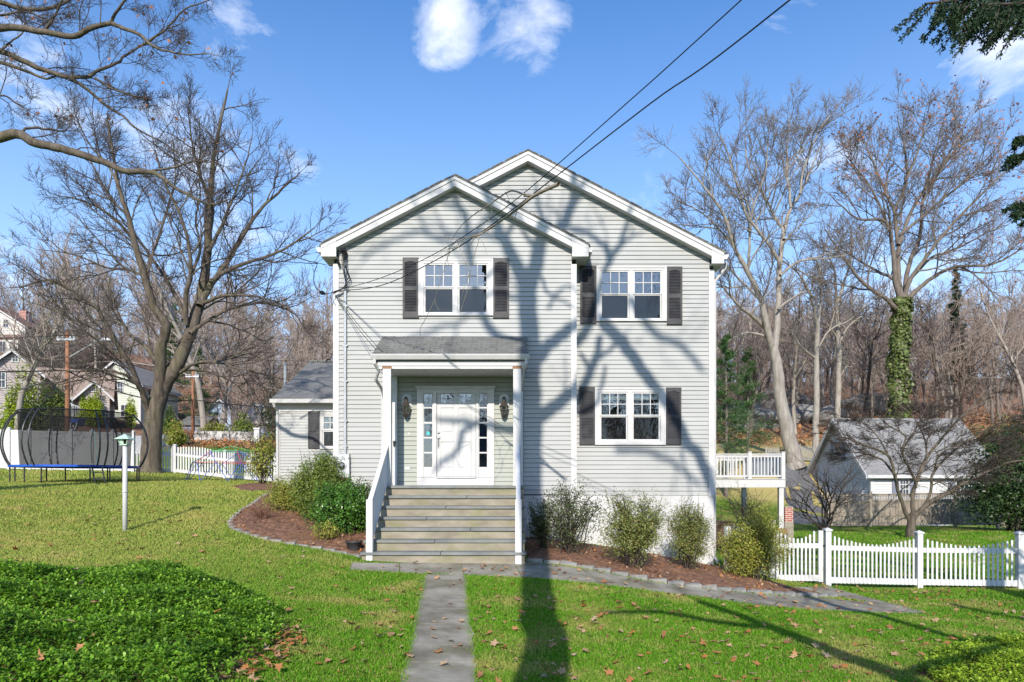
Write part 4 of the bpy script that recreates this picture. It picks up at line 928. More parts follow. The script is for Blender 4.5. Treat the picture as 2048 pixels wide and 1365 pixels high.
w2 = wire('service_cable', [(760,572),(860,527),(955,470),(1060,393),(1300,208),(1580,0)], 'lower right of the two black service wires, carrying the broken branch', .008)
pz_ = gz(POLE[0], POLE[1]); r = thing('utility_pole', (POLE[0], POLE[1]-.3, pz_), 'brown utility pole behind the viewer where both service wires end', 'utility pole')
m = MB(); m.tube([(POLE[0],POLE[1]-.3,pz_-.3),(POLE[0],POLE[1]-.3,11.2)], [.16,.11], 10); m.build('pole', M['pole'], r, True)
m = MB(); m.box(POLE[0]-1.1, POLE[0]+1.1, POLE[1]-.26, POLE[1]-.14, 10.4, 10.52); m.build('crossarm', M['pole'], r)
# two thin ties from the corner down to the porch roof
for i, (a, b, lab) in enumerate(((592, (779,727), 'thin black wire slanting from the house corner to the porch gutter, upper one'), (594, (760,717), 'thin black wire slanting from the house corner to the porch gutter, lower one'))):
    m = MB(); p0 = at(672, a, YF-.1); p1 = at(b[0], b[1]-8, py0-.05 if i == 0 else py0+.1); q = [p0, (p0+p1)/2+[0,0,-.06], p1]; m.tube(spline(q, 5), .006, 4); tag(m.build('tie_wire', M['cable'], base=p0), lab, 'wire')
# clamp hanging free by the corner
m = MB(); p0 = at(642, 585, 15.4); m.tube(spline([at(700,572,15.68), at(668,584,15.6), at(655,588,15.5), at(645,586,15.4), at(630,573,15.2), at(628,548,15.0), at(634,530,15.0), at(626,524,15.0), at(600,526,16.5), at(440,512,34), at(0,472,50)], 6), .009, 5); c = m.build('telephone_line', M['cable'], base=p0); tag(c, 'thin line looping off the house corner and away to the left', 'cable')
m = MB(); m.tube([at(640,584,15.42), at(644,586,15.42), at(650,588,15.45)], [.03,.05,.03], 8); m.build('splice', M['black'], c)
# the broken branch
def bp(px, py, o=0.0):
    kx = (px-CX)/F; d = (H[0]+.70*H[1])/(kx+.70)+o; return np.array([kx*d, d, EYE+(CY-py)/F*d])
root = thing('broken_branch', bp(1118,368), 'broken dead branch hanging in the service wires before the gables', 'branch')
tw = TM()
def bl(pts, r0, r1, n=6, o=0):
    P = spline([bp(*p, o) for p in pts], 5); tw.tube(P, np.linspace(r0, r1, len(P)), n)
bl([(1118,368),(1085,383),(1062,396),(1035,418),(1005,440),(975,460),(945,478)], .028, .009, 8, -.12)
bl([(1075,390),(1055,392),(1048,393)], .02, .011, 6, -.12); bl([(1050,390),(1030,383),(1015,385),(985,405),(945,432),(920,455),(905,478)], .014, .004, 5, -.2)
bl([(980,458),(955,470),(930,478),(905,490),(893,505)], .012, .004, 5, -.1)
for q in ([(1005,440),(990,452),(975,462),(950,470),(925,478),(905,480),(890,473)], [(960,468),(955,490),(947,515),(940,545),(930,570),(922,600)], [(948,478),(938,500),(933,530),(932,560)], [(925,482),(905,500),(893,520),(885,550),(870,600),(878,620)], [(915,485),(925,510),(935,535),(945,560)],
          [(900,495),(895,520),(905,545),(920,560)], [(975,462),(985,475),(1000,480),(1010,495)], [(1010,385),(1018,400),(1012,420)], [(985,405),(983,425),(975,445)], [(930,480),(915,495),(890,500),(865,520),(850,545)], [(940,545),(935,580),(920,630),(925,660)], [(870,600),(850,640),(840,660),(845,680),(860,690)], [(905,478),(890,470),(895,490)], [(950,470),(965,485),(975,510)], [(1035,418),(1030,440),(1035,455)]):
    bl(q, .0055, .0022, 4, -.15+rng.normal(0,.06))
M['bark_tan'] = surf('dry_tan_bark', (.20,.16,.12), (.34,.29,.23), 6, .9); tw.build('branch', M['bark_tan'], root)
# ---------------------------------------------------------------- bare trees
def grow(out, p, d, L, r, lev, q):
    ns = q['seg'][min(lev, len(q['seg'])-1)]; s = L/ns; P = [p]; ds = [d]
    for i in range(ns):
        d = d+rng.normal(0, q['wander'], 3); d[2] += q['trop']; d = d/np.sqrt(d@d); p = p+d*s; P.append(p); ds.append(d)
    P = np.array(P); tip = max(q['rmin']*.7, r*.35)
    if lev >= q['max']: tip = q['rmin']*.55
    rad = np.linspace(r, tip, ns+1); out.append((P, rad, lev))
    if lev < q['max']: kids(out, P, rad, np.array(ds), L, lev, q)
def kids(out, P, rad, ds, L, lev, q, n=None, t0=None):
    n = n if n is not None else q['n'][min(lev, len(q['n'])-1)]; k = len(P)-1; t0 = q['t0'] if t0 is None else t0
    for j in range(n):
        t = t0+(1-t0)*(j+rng.random())/n if j < n-1 else 1.0
        f = t*k; i = min(int(f), k-1); a = f-i; p = P[i]*(1-a)+P[i+1]*a; d = ds[min(i+1, len(ds)-1)]; r = rad[i]*(1-a)+rad[i+1]*a
        u = np.cross(d, rng.normal(0, 1, 3)); u /= np.sqrt(u@u)+1e-9; ang = R(rng.uniform(*q['ang'])) if j < n-1 else R(rng.uniform(5, 20))
        nd = d*math.cos(ang)+u*math.sin(ang); nd[2] = nd[2]*q.get('flat', 1)+q['lift']; nd /= np.sqrt(nd@nd)
        l = L*q['ratio']*(1.15-.55*t)*rng.uniform(.65, 1.25); l = min(max(l, q.get('lmin', .3)), q.get('lmax', 99))
        grow(out, p, nd, l, max(q['rmin'], min(r*.72, l*q['rl'])), lev+1, q)
def write_tree(root, out, mt, mtw, rthr, leaves=None):
    a, b = TM(), TM(); tips = []
    for P, rad, lev in out:
        if rad[0] >= rthr: a.tube(P, rad, 9 if rad[0] > .12 else 6)
        else: b.tube(P, rad, 4 if rad[0] > .02 else 3)
        if lev >= 2: tips.append(P[-1])
    if a.V: a.build('trunk', mt, root)
    if b.V: b.build('crown', mtw, root)
    return np.array(tips)
QT = dict(seg=[6,6,5,4], wander=.13, trop=.035, rmin=.007, max=3, n=[9,7,5], t0=.25, ang=(28,62), lift=.12, ratio=.5, rl=.016, lmin=.25)
def guided(name, label, d0, limbs, mt, mtw, q, group=None, cat='tree', rthr=.03, nk=None, base=None):
    """a tree whose trunk and main limbs follow given lines; twigs grow from them.
    limb = (points in px, width at start, width at end in px, depth change towards the tip, number of side branches)"""
    b0 = at(limbs[0][0][0][0], limbs[0][0][0][1], d0); root = thing(name, b0, label, cat, group); out = []
    for pts, w0, w1, dd, n in limbs:
        k = len(pts); P = []
        for i, (px, py) in enumerate(pts): t = i/(k-1); P.append(at(px, py, d0+dd*t))
        P = spline(P, 4); P[1:-1] += rng.normal(0, .012*d0/30, (len(P)-2, 3)); kk = d0/F/2*q.get('wk', 1)
        rad = np.linspace(w0*kk, max(w1*kk, q['rmin']*1.5), len(P)); out.append((P, rad, 0))
        if n:
            L = np.linalg.norm(np.diff(P, axis=0), axis=1).sum(); ds = np.diff(P, axis=0); ds /= np.linalg.norm(ds, axis=1, keepdims=True); ds = np.vstack([ds[:1], ds])
            kids(out, P, rad, ds, min(L, q.get('L0', 6.5)), 0, q, n=n, t0=.22)
    tips = write_tree(root, out, mt, mtw, rthr)
    return root, tips

# --- the big leaning tree on the left
limbs = [([(300,951),(301,935),(303,900),(306,850),(314,805),(330,765),(347,738)], 50, 34, 0, 0),
 ([(299,949),(300,930)], 64, 43, 0, 0),
 ([(314,815),(319,770),(321,735),(323,690),(331,650),(307,612),(288,552),(268,482),(256,432),(238,376),(228,320),(215,240)], 30, 4, -2, 13),
 ([(340,752),(362,713),(381,662),(395,621),(408,561),(415,505),(418,432),(422,376),(427,320),(442,240),(455,180)], 34, 4, 1.5, 13),
 ([(399,612),(422,570),(445,538),(482,478),(519,422),(566,376),(600,345)], 17, 3, 2.5, 11), ([(420,565),(445,548),(473,533),(542,510),(590,486),(630,455)], 13, 3, 1, 10),
 ([(408,606),(440,594),(473,591),(519,595),(560,608),(589,625)], 9, 2, -2, 9), ([(380,668),(402,650),(427,635),(473,614),(533,607),(584,625),(616,662)], 11, 2, 2.5, 11),
 ([(362,745),(378,733),(399,725),(445,727),(473,738),(520,745),(575,778)], 9, 2, -2, 10), ([(367,741),(400,741),(440,752),(470,768),(500,800)], 6, 2, 2, 7),
 ([(306,822),(294,800),(284,780),(265,762),(238,745),(196,741),(150,743),(105,740),(70,752)], 10, 2, -3, 10), ([(305,845),(293,812),(279,773),(261,732),(238,695),(215,653),(192,616),(150,584),(100,560),(40,575)], 15, 3, -3, 13),
 ([(320,735),(310,718),(293,695),(275,680),(261,672),(242,648),(215,640),(190,642)], 13, 3, 2, 8), ([(368,640),(358,604),(335,565),(312,529),(279,482),(250,450),(215,430)], 11, 3, 2, 11),
 ([(372,650),(372,589),(381,552),(376,482),(353,413),(330,370),(310,300)], 12, 3, -2, 12), ([(293,560),(300,520),(312,492),(335,418),(350,360),(345,280)], 8, 2, 2, 10), ([(268,482),(240,450),(205,420),(160,400),(110,390)], 8, 2, -2, 9),
 ([(256,432),(225,400),(190,340),(165,270)], 7, 2, 1, 9), ([(415,505),(440,460),(465,400),(490,330),(505,270)], 9, 2, 2, 10), ([(420,400),(400,350),(385,290),(375,220)], 8, 2, -2, 10), ([(381,552),(400,500),(392,440),(400,380),(395,320)], 7, 2, 2, 8), ([(238,376),(215,330),(180,290),(150,230)], 6, 2, 1, 8), ([(288,552),(255,540),(210,535),(150,510),(80,500)], 8, 2, 2, 9)]
q = dict(QT, rmin=.0075, n=[9,9,7], ratio=.55, L0=4.6, trop=.04, wk=.86)
guided('spreading_tree', 'big leaning bare tree with several mossy stems inside the left picket fence', 29.5, limbs, M['bark'], M['twig'], q)
# --- limbs reaching in at the top left
limbs = [([(-185,1010),(-180,900),(-170,700),(-165,450),(-160,250),(-150,60),(-150,-200)], 82, 40, 0, 0),
 ([(-160,120),(-80,70),(0,57),(44,57),(88,64),(145,73),(185,55),(220,48),(246,57),(281,70),(303,90),(334,103),(374,110),(418,108)], 17, 2, -1, 16),
 ([(-162,160),(-70,95),(0,103),(44,121),(88,141),(136,154),(176,154),(193,143),(233,127),(251,110),(286,90),(320,66),(360,48)], 14, 2, 1, 14),
 ([(-162,200),(-80,120),(0,125),(48,141),(92,158),(112,152)], 11, 3, .5, 5), ([(136,154),(176,180),(211,211),(246,233),(281,263),(334,290),(380,330)], 7, 2, 1, 9), ([(189,156),(229,180),(272,193),(305,198)], 5, 2, .5, 6),
 ([(-165,420),(-90,300),(0,276),(35,268),(70,286),(123,299),(176,314),(215,327),(251,343),(290,343),(316,349),(343,371),(378,391),(418,409),(455,400)], 22, 3, -1, 10), ([(40,266),(57,257),(101,259),(127,264),(140,250)], 6, 2, 1, 5),
 ([(-155,0),(-60,-20),(0,5),(60,20),(120,10),(180,-30),(240,-60)], 14, 4, 1, 9), ([(220,48),(235,20),(262,-10),(300,-40)], 7, 2, -.5, 6), ([(-150,80),(-60,20),(0,30),(50,25),(110,45)], 8, 2, .5, 7), ([(88,64),(110,30),(125,0),(150,-30)], 6, 2, -.5, 5), ([(0,103),(20,85),(48,60),(50,20)], 5, 2, .5, 5), ([(-165,330),(-60,230),(0,192),(30,205),(62,225)], 6, 2, 1, 6), ([(300,343),(350,335),(395,322),(440,330)], 5, 2, .5, 6), ([(286,90),(330,60),(370,20),(420,0)], 5, 2, -.5, 7)]
q = dict(QT, rmin=.0036, rl=.012, n=[7,10,7], ratio=.42, L0=3.0, lift=.05, trop=.02, wander=.2, lmin=.15)
oak, tips = guided('overhanging_tree', 'bare oak outside the frame whose lichened limbs reach in at top left', 15.5, limbs, M['bark'], M['twig'], q, rthr=.02)
def dead_leaves(name, tips, n, size, mat, root):
    T = tips[rng.integers(0, len(tips), n)]+rng.normal(0, .05, (n, 3)); u = rng.normal(0, 1, (n, 3)); u /= np.linalg.norm(u, axis=1, keepdims=True); w_ = np.cross(u, rng.normal(0, 1, (n, 3))); w_ /= np.linalg.norm(w_, axis=1, keepdims=True)
    s = size*rng.uniform(.6, 1.3, (n, 1)); V = np.stack([T, T+u*s*.5+w_*s*.35, T+u*s, T+u*s*.5-w_*s*.35], 1)
    return mesh_np(name, V, np.arange(4*n).reshape(n, 4), mat, root)
M['leaf_brown'] = leafmat('clinging_brown_leaves', [(.30,.12,.06), (.42,.20,.11), (.22,.10,.06)], .8, .3)
dead_leaves('dead_leaves', tips, 160, .10, M['leaf_brown'], oak)
# --- right: grey tree leaning over the deck and the ivy-clad oak
limbs = [([(1592,936),(1584,900),(1572,854),(1560,792),(1553,725),(1545,690)], 34, 17, 0, 0), ([(1592,936),(1590,920)], 44, 30, 0, 0),
 ([(1545,700),(1536,665),(1522,602),(1495,543),(1468,493),(1450,434),(1413,380),(1359,316)], 15, 2, -4, 13), ([(1548,700),(1554,660),(1557,589),(1561,521),(1568,462),(1582,416),(1600,389),(1618,348),(1645,280)], 15, 2, 4, 13),
 ([(1560,540),(1554,516),(1527,475),(1495,434),(1477,380),(1459,316),(1440,270)], 8, 2, -3, 12), ([(1568,480),(1563,457),(1545,425),(1523,380),(1495,330),(1490,270)], 7, 2, 3, 11), ([(1582,416),(1577,362),(1572,307),(1580,240)], 6, 2, 0, 10), ([(1600,389),(1610,330),(1640,260),(1660,230)], 5, 2, 2, 9),
 ([(1536,660),(1504,632),(1482,616),(1454,584),(1420,560)], 10, 2, -4, 9), ([(1538,676),(1495,666),(1454,684),(1432,700)], 6, 2, -3, 7), ([(1560,552),(1595,525),(1645,518),(1695,510)], 6, 2, 3, 9), ([(1468,493),(1430,450),(1395,420),(1350,400)], 5, 2, 2, 9), ([(1522,602),(1480,560),(1440,520),(1380,470)], 6, 2, 3, 9), ([(1495,543),(1500,480),(1505,420),(1530,350),(1535,290)], 6, 2, -2, 10), ([(1556,620),(1580,600),(1610,585),(1640,600)], 5, 2, 2, 6)]
q = dict(QT, rmin=.016, L0=8.5, ratio=.54, n=[8,9,7], lmin=.5)
guided('grey_tree', 'tall pale bare tree with leaning trunk behind the white deck', 56.0, limbs, M['bark_pale'], M['twig_pale'], q, rthr=.05)
limbs = [([(1801,846),(1797,760),(1799,690),(1803,630),(1806,590)], 27, 22, 0, 0), ([(1796,622),(1772,598),(1731,571),(1700,534),(1672,493),(1650,460)], 10, 2, -4, 11), ([(1800,575),(1786,557),(1754,543),(1709,516),(1680,500)], 8, 2, 4, 10),
 ([(1800,600),(1790,560),(1786,498),(1772,443),(1740,440),(1709,434),(1663,393)], 11, 2, -3, 13), ([(1804,600),(1797,560),(1795,475),(1790,425),(1813,362),(1809,294),(1795,235)], 11, 2, 1, 14), ([(1808,600),(1811,566),(1822,516),(1840,471),(1845,407),(1863,330),(1886,245)], 11, 2, 3, 14),
 ([(1808,595),(1820,560),(1845,525),(1886,471),(1936,416),(1981,371),(2025,330)], 10, 2, -3, 14), ([(1818,561),(1863,516),(1913,498),(1965,470),(2015,450)], 6, 2, 4, 11), ([(1810,606),(1845,571),(1895,539),(1936,532),(1981,530),(2027,508),(2050,490)], 9, 2, -2, 12), ([(1797,490),(1820,430),(1845,384),(1904,307),(1958,265)], 8, 2, 2, 13), ([(1790,430),(1765,370),(1740,310),(1720,270)], 6, 2, 2, 12), ([(1800,470),(1850,430),(1930,360),(1990,300)], 6, 2, -2, 12), ([(1772,443),(1750,390),(1715,340),(1690,310)], 5, 2, -2, 10), ([(1845,407),(1880,340),(1920,270),(1935,235)], 5, 2, 2, 11), ([(1813,362),(1840,290),(1850,225)], 5, 2, -1, 10)]
q = dict(QT, rmin=.017, L0=9.5, ratio=.54, n=[9,9,7], lmin=.5)
ivyt, tips = guided('ivy_clad_oak', 'tall bare oak with ivy wrapped round its lower trunk behind the garage', 66.0, limbs, M['bark_mid'], M['twig_pale'], q, rthr=.05)
M['leaf_rust'] = leafmat('rusty_oak_leaves', [(.36,.13,.08), (.45,.22,.14), (.28,.12,.08)], .8, .3)
sel = tips[(tips[:, 2] > 26) | (tips[:, 0] > 42)]
dead_leaves('dead_leaves', sel, 1500, .26, M['leaf_rust'], ivyt)
M['ivy'] = leafmat('ivy_leaves', [(.07,.095,.025), (.12,.16,.045), (.18,.22,.075), (.05,.07,.018)], .45, .2)
n = 5200; tt = rng.random(n)**.9; pts = spline([at(*p, 66) for p in ((1801,850),(1797,760),(1799,690),(1803,630),(1804,598))], 8); s = np.linspace(0, 1, len(pts)); cen = np.stack([np.interp(tt, s, pts[:, k]) for k in range(3)], 1)
a = rng.uniform(0, 2*math.pi, n); rr = (.80-.25*tt+.13*np.sin(tt*40+a*2)+.12*np.sin(tt*17+a*3)+np.abs(rng.normal(0,.17,n))-.08); T = cen+np.stack([np.cos(a)*rr, np.sin(a)*rr, rng.normal(0,.05,n)], 1)
o_ = np.stack([np.cos(a), np.sin(a), np.full(n, .5)], 1)+rng.normal(0,.45,(n,3)); o_ /= np.linalg.norm(o_, axis=1, keepdims=True); u = np.cross(o_, rng.normal(0,1,(n,3))); u /= np.linalg.norm(u, axis=1, keepdims=True); w_ = np.cross(o_, u); sz = rng.uniform(.10,.20,(n,1))
mesh_np('ivy', np.stack([T-u*sz, T-w_*sz*.8, T+u*sz, T+w_*sz*.8], 1), np.arange(4*n).reshape(n,4), M['ivy'], ivyt)
# --- two pale trunks behind, and the low spreading garden tree
limbs = [([(1630,898),(1633,808),(1633,715),(1635,650)], 13, 9, 0, 0), ([(1635,660),(1628,615),(1612,570),(1590,540),(1560,520)], 7, 2, -3, 9), ([(1635,655),(1642,600),(1640,540),(1655,480)], 6, 2, 2, 10), ([(1634,700),(1660,660),(1700,640),(1740,600)], 4, 2, 3, 8), ([(1633,720),(1600,690),(1575,650)], 4, 2, -2, 7)]
q2 = dict(QT, rmin=.016, L0=7, n=[8,6,4], lmin=.5, wander=.18)
guided('grey_tree', 'slim pale-barked tree on the hill left of the garage roof, rust stain at foot', 63.0, limbs, M['bark_pale'], M['twig_pale'], q2, rthr=.05)
limbs = [([(1675,838),(1678,746),(1676,669),(1672,592)], 12, 7, 0, 0), ([(1672,600),(1668,540),(1650,500)], 6, 2, -3, 9), ([(1673,610),(1690,560),(1705,500),(1700,450)], 6, 2, 2, 10), ([(1677,690),(1700,650),(1730,630),(1760,620)], 4, 2, 3, 8), ([(1678,760),(1692,735),(1706,735)], 4, 2, 2, 4), ([(1676,680),(1650,640),(1630,600)], 4, 2, -2, 8)]
guided('grey_tree', 'straight pale trunk rising directly behind the garage gable', 70.0, limbs, M['bark_pale'], M['twig_pale'], q2, rthr=.05)
limbs = [([(1820,1078),(1821,1062),(1824,1041),(1827,1030)], 18, 15, 0, 0), ([(1820,1044),(1804,1006),(1790,957),(1780,915),(1738,894),(1681,873),(1650,868)], 9, 2, -.6, 12), ([(1790,950),(1770,925),(1745,912),(1716,905),(1680,905)], 5, 1.5, .8, 9), ([(1827,1036),(1825,989),(1836,957),(1854,915),(1885,876),(1927,830),(1980,781),(2010,760)], 10, 2, .6, 14), ([(1832,965),(1815,930),(1804,901),(1811,873),(1773,848),(1740,815)], 6, 1.5, -1, 11),
 ([(1829,1034),(1857,1006),(1899,985),(1934,964),(1977,943),(2019,925),(2055,920)], 10, 2, -.8, 13), ([(1848,1012),(1861,985),(1868,943),(1910,901),(1963,865),(2019,837),(2050,830)], 7, 2, 1, 13), ([(1780,920),(1760,880),(1730,850),(1695,835)], 4, 1.5, 1, 9), ([(1804,901),(1830,860),(1850,820),(1865,790)], 4, 1.5, .6, 9), ([(1868,943),(1880,910),(1930,885),(1990,880)], 4, 1.5, -1, 9), ([(1854,915),(1850,880),(1830,840),(1790,800)], 4, 1.5, 1, 9), ([(1899,985),(1940,950),(1990,915),(2040,890)], 4, 1.5, .8, 9)]
q3 = dict(QT, rmin=.0075, L0=2.6, n=[7,11,8], ratio=.56, trop=-.02, lift=.16, flat=.45, wander=.2, lmin=.2, ang=(25,55))
guided('garden_tree', 'low wide-spreading bare ornamental tree on the lawn before the brown fence', 30.5, limbs, M['bark'], M['bark_dark'], q3, rthr=.018)

# --- trees behind the viewer: their shadows lie on the lawn and the house front
def sh(pts, plane, yt):
    out = []
    for px, py in pts:
        if plane == 'G': W = hit(px, py)
        else: W = at(px, py, YF if plane == 'F' else YB)
        t = (W[1]-yt)/(math.cos(SUN_AZ)*math.cos(SUN_EL)); out.append(W+SUNV*t)
    return out
def shadow_tree(name, label, trunk, limbs, q):
    P0 = trunk[0]; root = thing(name, (P0[0], P0[1], P0[2]), label, 'tree'); out = []
    for P, w0, w1, n in limbs:
        if P is not trunk: w0, w1 = w0*1.25, w1*1.25
        P = spline(P, 4); rad = np.linspace(w0/2, w1/2, len(P)); P[1:-1] += rng.normal(0, .015, (len(P)-2, 3)); out.append((P, rad, 0))
        if n:
            L = min(4.5, np.linalg.norm(np.diff(P, axis=0), axis=1).sum()); ds = np.diff(P, axis=0); ds /= np.linalg.norm(ds, axis=1, keepdims=True); ds = np.vstack([ds[:1], ds]); kids(out, P, rad, ds, L, 0, q, n=n, t0=.3)
    write_tree(root, out, M['bark'], M['twig'], .03)
YT = -3.0
tr_ = sh([(1092,1320),(1081,1240),(1076,1165)], 'G', YT)+sh([(1070,1040),(1064,977),(1064,900),(1066,843),(1063,765),(1066,720)], 'F', YT)
bx_, by_ = tr_[0][0]-.12, YT; bz_ = gz(bx_, by_); low = [np.array([bx_-.15, by_, bz_-.2]), np.array([bx_-.08, by_, bz_+1.2]), np.array([bx_, by_, 2.6])]
trunk = low+tr_
S_ = [(trunk, .62, .40, 0), ([low[0], low[0]+[0,0,.6]], 1.0, .66, 0),
 (sh([(1066,722),(1060,677),(1057,634),(1055,600),(1052,575)], 'F', YT), .38, .34, 0),
 (sh([(1053,580),(1040,545),(1026,518),(1008,482),(995,455),(980,420),(965,385),(955,350)], 'F', YT-.6), .30, .10, 8), (sh([(1056,585),(1073,525),(1084,477),(1108,441),(1128,406),(1143,368),(1150,320),(1160,260)], 'F', YT+.5), .30, .12, 8),
 (sh([(1066,715),(1040,697),(1010,683),(988,668),(970,641),(955,600),(945,545),(938,490),(935,447),(920,415),(903,380),(895,330)], 'F', YT-1.5), .20, .10, 7), (sh([(940,480),(965,450),(985,430),(1000,395)], 'F', YT-1.2), .10, .05, 4), (sh([(970,560),(1000,545),(1020,560)], 'F', YT-1), .09, .05, 3),
 (sh([(1067,845),(1086,831),(1106,817),(1140,789),(1157,769),(1174,729),(1189,694),(1197,671),(1203,640)], 'F', YT+1.2), .26, .12, 3), (sh([(1140,789),(1160,797),(1191,783),(1203,751),(1212,700)], 'F', YT+1.6), .12, .06, 0), (sh([(1181,710),(1170,690),(1160,674)], 'F', YT+1.2), .11, .07, 0),
 (sh([(1072,722),(1086,706),(1106,686),(1134,663),(1155,649),(1178,615),(1195,570),(1205,532),(1222,482),(1240,455),(1251,427),(1265,390)], 'F', YT+.8), .24, .08, 4), (sh([(1222,482),(1210,453),(1181,432),(1160,427),(1140,425)], 'F', YT+1), .13, .05, 3), (sh([(1205,532),(1225,535),(1238,560)], 'F', YT+1), .08, .04, 2), (sh([(1234,462),(1260,440),(1290,425)], 'F', YT+1.3), .08, .04, 3),
 (sh([(1097,620),(1110,590),(1140,575),(1165,600)], 'F', YT+.5), .07, .04, 2), (sh([(1075,540),(1095,585),(1120,600),(1148,618)], 'F', YT+2), .07, .04, 2), (sh([(1070,500),(1050,470),(1030,440),(1010,400)], 'F', YT+1), .10, .05, 4),
 (sh([(1040,600),(1000,590),(960,600),(920,645),(880,655),(840,670),(790,690)], 'F', YT-4), .10, .05, 5), (sh([(1010,482),(960,470),(920,470),(880,478),(836,466),(792,481),(760,495),(727,522)], 'F', YT-5), .13, .06, 7), (sh([(920,420),(870,400),(820,410),(780,420),(740,450)], 'F', YT-6), .10, .05, 6),
 (sh([(1084,477),(1105,470),(1130,480),(1150,500)], 'F', YT), .09, .05, 3), (sh([(1108,441),(1090,410),(1075,370),(1070,330)], 'F', YT+.4), .12, .06, 4), (sh([(1143,368),(1165,350),(1185,320)], 'F', YT+.6), .10, .05, 4), (sh([(1008,482),(1025,450),(1035,410),(1030,370)], 'F', YT-.4), .12, .06, 4), (sh([(1128,406),(1150,420),(1180,420)], 'F', YT+.7), .08, .04, 3), (sh([(1189,694),(1230,660),(1262,655)], 'F', YT+1.2), .10, .05, 3),
 # door shadows
 (sh([(1063,880),(1040,862),(1000,858),(950,848),(910,843),(873,840)], 'F', YT-.5), .19, .10, 0), (sh([(950,850),(925,868),(915,905),(885,925),(870,945)], 'F', YT-.5), .14, .07, 2),
 # limb sweeping low to the right: house front, then lawn
 (sh([(1203,640),(1220,660),(1254,697),(1291,751),(1320,791),(1343,826),(1377,891),(1411,943)], 'B', YT+1.2)+sh([(1640,1204),(1738,1228),(1862,1265),(1966,1294)], 'G', YT+1.2), .24, .17, 5), (sh([(1260,600),(1306,663),(1363,697),(1406,743)], 'B', YT-6), .18, .10, 4), (sh([(1230,900),(1300,905),(1350,930),(1400,970)], 'B', YT-7), .14, .08, 4)]
q4 = dict(QT, rmin=.009, n=[4,4], max=2, ratio=.5, lift=.1)
shadow_tree('shade_tree', 'tall forked bare tree standing just behind the viewer', trunk, S_, q4)
t2 = sh([(1395,1205),(1491,1237),(1575,1270),(1700,1320),(1800,1356)], 'G', -3.0); ex = t2[-1]
b2 = np.array([ex[0]+1.1, -3.3, gz(ex[0]+1.1, -3.3)])
S2 = [([b2-[0,0,.2], b2+[-.05,0,1.5], b2+[-.2,.1,3.2], ex*.5+(b2+[-.4,0,4.4])*.5]+t2[::-1][0:1]+t2[::-1][1:], .42, .14, 5), (sh([(1560,1262),(1440,1246),(1320,1228),(1200,1228)], 'G', -2.6), .16, .08, 5), (sh([(1790,1350),(1900,1330),(2000,1300)], 'G', -3.2), .16, .08, 4), (sh([(1900,1210),(1960,1225),(2100,1250)], 'G', -3.4), .2, .1, 4)]
shadow_tree('shade_tree', 'slender leaning bare tree behind the viewer on the right', [b2], S2, q4)

# --- woodland trees: five kinds, copied with their parts
QW = dict(seg=[6,5,4], wander=.16, trop=.05, rmin=.022, max=3, n=[7,6,5], t0=.2, ang=(25,60), lift=.13, ratio=.54, rl=.014, lmin=.5)
def wood_tree(h, kind, mt, name='woodland_tree'):
    root = thing(name, (0,0,0), 'x', 'tree', 'x'); out = []; p = np.zeros(3); d = np.array([0,0,1.]); P = [np.array([0,0,-.6]), p]; ns = 10
    for i in range(ns): d = nrm(d+rng.normal(0, .07, 3)+[0,0,.06]); p = p+d*h*.8/ns; P.append(p)
    P = np.array(P); r0 = h*(.013 if kind else .016); rad = np.linspace(r0, r0*.22, len(P)); out.append((P, rad, 0))
    ds = np.vstack([np.diff(P, axis=0)[:1], np.diff(P, axis=0)]); ds /= np.linalg.norm(ds, axis=1, keepdims=True)
    kids(out, P, rad, ds, h*(.55 if kind else .7), 0, QW, n=17, t0=(.38 if kind else .2))
    write_tree(root, out, mt, M['twig_wood'], .05); return root
WK = [wood_tree(17, 1, M['bark_mid']), wood_tree(15, 0, M['bark_dark']), wood_tree(18, 1, M['bark_pale']), wood_tree(14, 0, M['bark_mid']), wood_tree(16, 1, M['bark_dark'])]
WL = ['grey slim', 'dark low-branched', 'pale slim', 'grey low-branched', 'dark slim']; used = set()
def place_wood(i, x, y, s, where, group, sink=0):
    o = WK[i] if i not in used else copy_tree(WK[i]); used.add(i)
    o.location = (x, y, float(min(gz(x, y), 48+(gz(x, y)-48)*.1 if gz(x, y) > 48 else 1e9))-sink); o.rotation_euler = (0, 0, rng.uniform(0, 6.28)); o.scale = (s*rng.uniform(.9, 1.1),)*2+(s,)
    tag(o, WL[i]+' bare tree '+where, 'tree', group+', '+WL[i]); return o
def scatter(n, x0, x1, y0, y1, dmin, ok, where, group, smin=.75, smax=1.2, kinds=(0,0,0,1,2,2,2,2,3,3,4)):
    pts = []; tries = 0
    while len(pts) < n and tries < n*40:
        tries += 1; y = rng.uniform(y0, y1); x = rng.uniform(x0, x1)
        if not ok(x, y) or any((x-a)**2+(y-b)**2 < dmin*dmin for a, b in pts): continue
        pts.append((x, y)); place_wood(int(rng.choice(kinds)), x, y, rng.uniform(smin, smax), where, group)
scatter(138, 8, 125, 72, 135, 3.8, lambda x, y: .11*y < x < .80*y, 'among the woods on the hill right of the house', 'trees of the right wooded hill')
scatter(76, -105, -10, 80, 135, 4.2, lambda x, y: -.85*y < x < -.12*y and not (x < -60 and y < 108), 'in the woods above the left houses', 'trees of the left wooded hill')
scatter(9, -30, -14, 88, 115, 4, lambda x, y: True, 'behind the rear wing across the road', 'trees across the road', .8, 1.0)
scatter(72, 14, 150, 136, 185, 5.5, lambda x, y: .1*y < x < .80*y, 'at the back of the wooded hill right of the house', 'far trees of the right wooded hill', .8, 1.1)
scatter(40, -150, -30, 136, 180, 6, lambda x, y: -.85*y < x < -.25*y, 'at the back of the woods above the left houses', 'far trees of the left wooded hill', .8, 1.1)
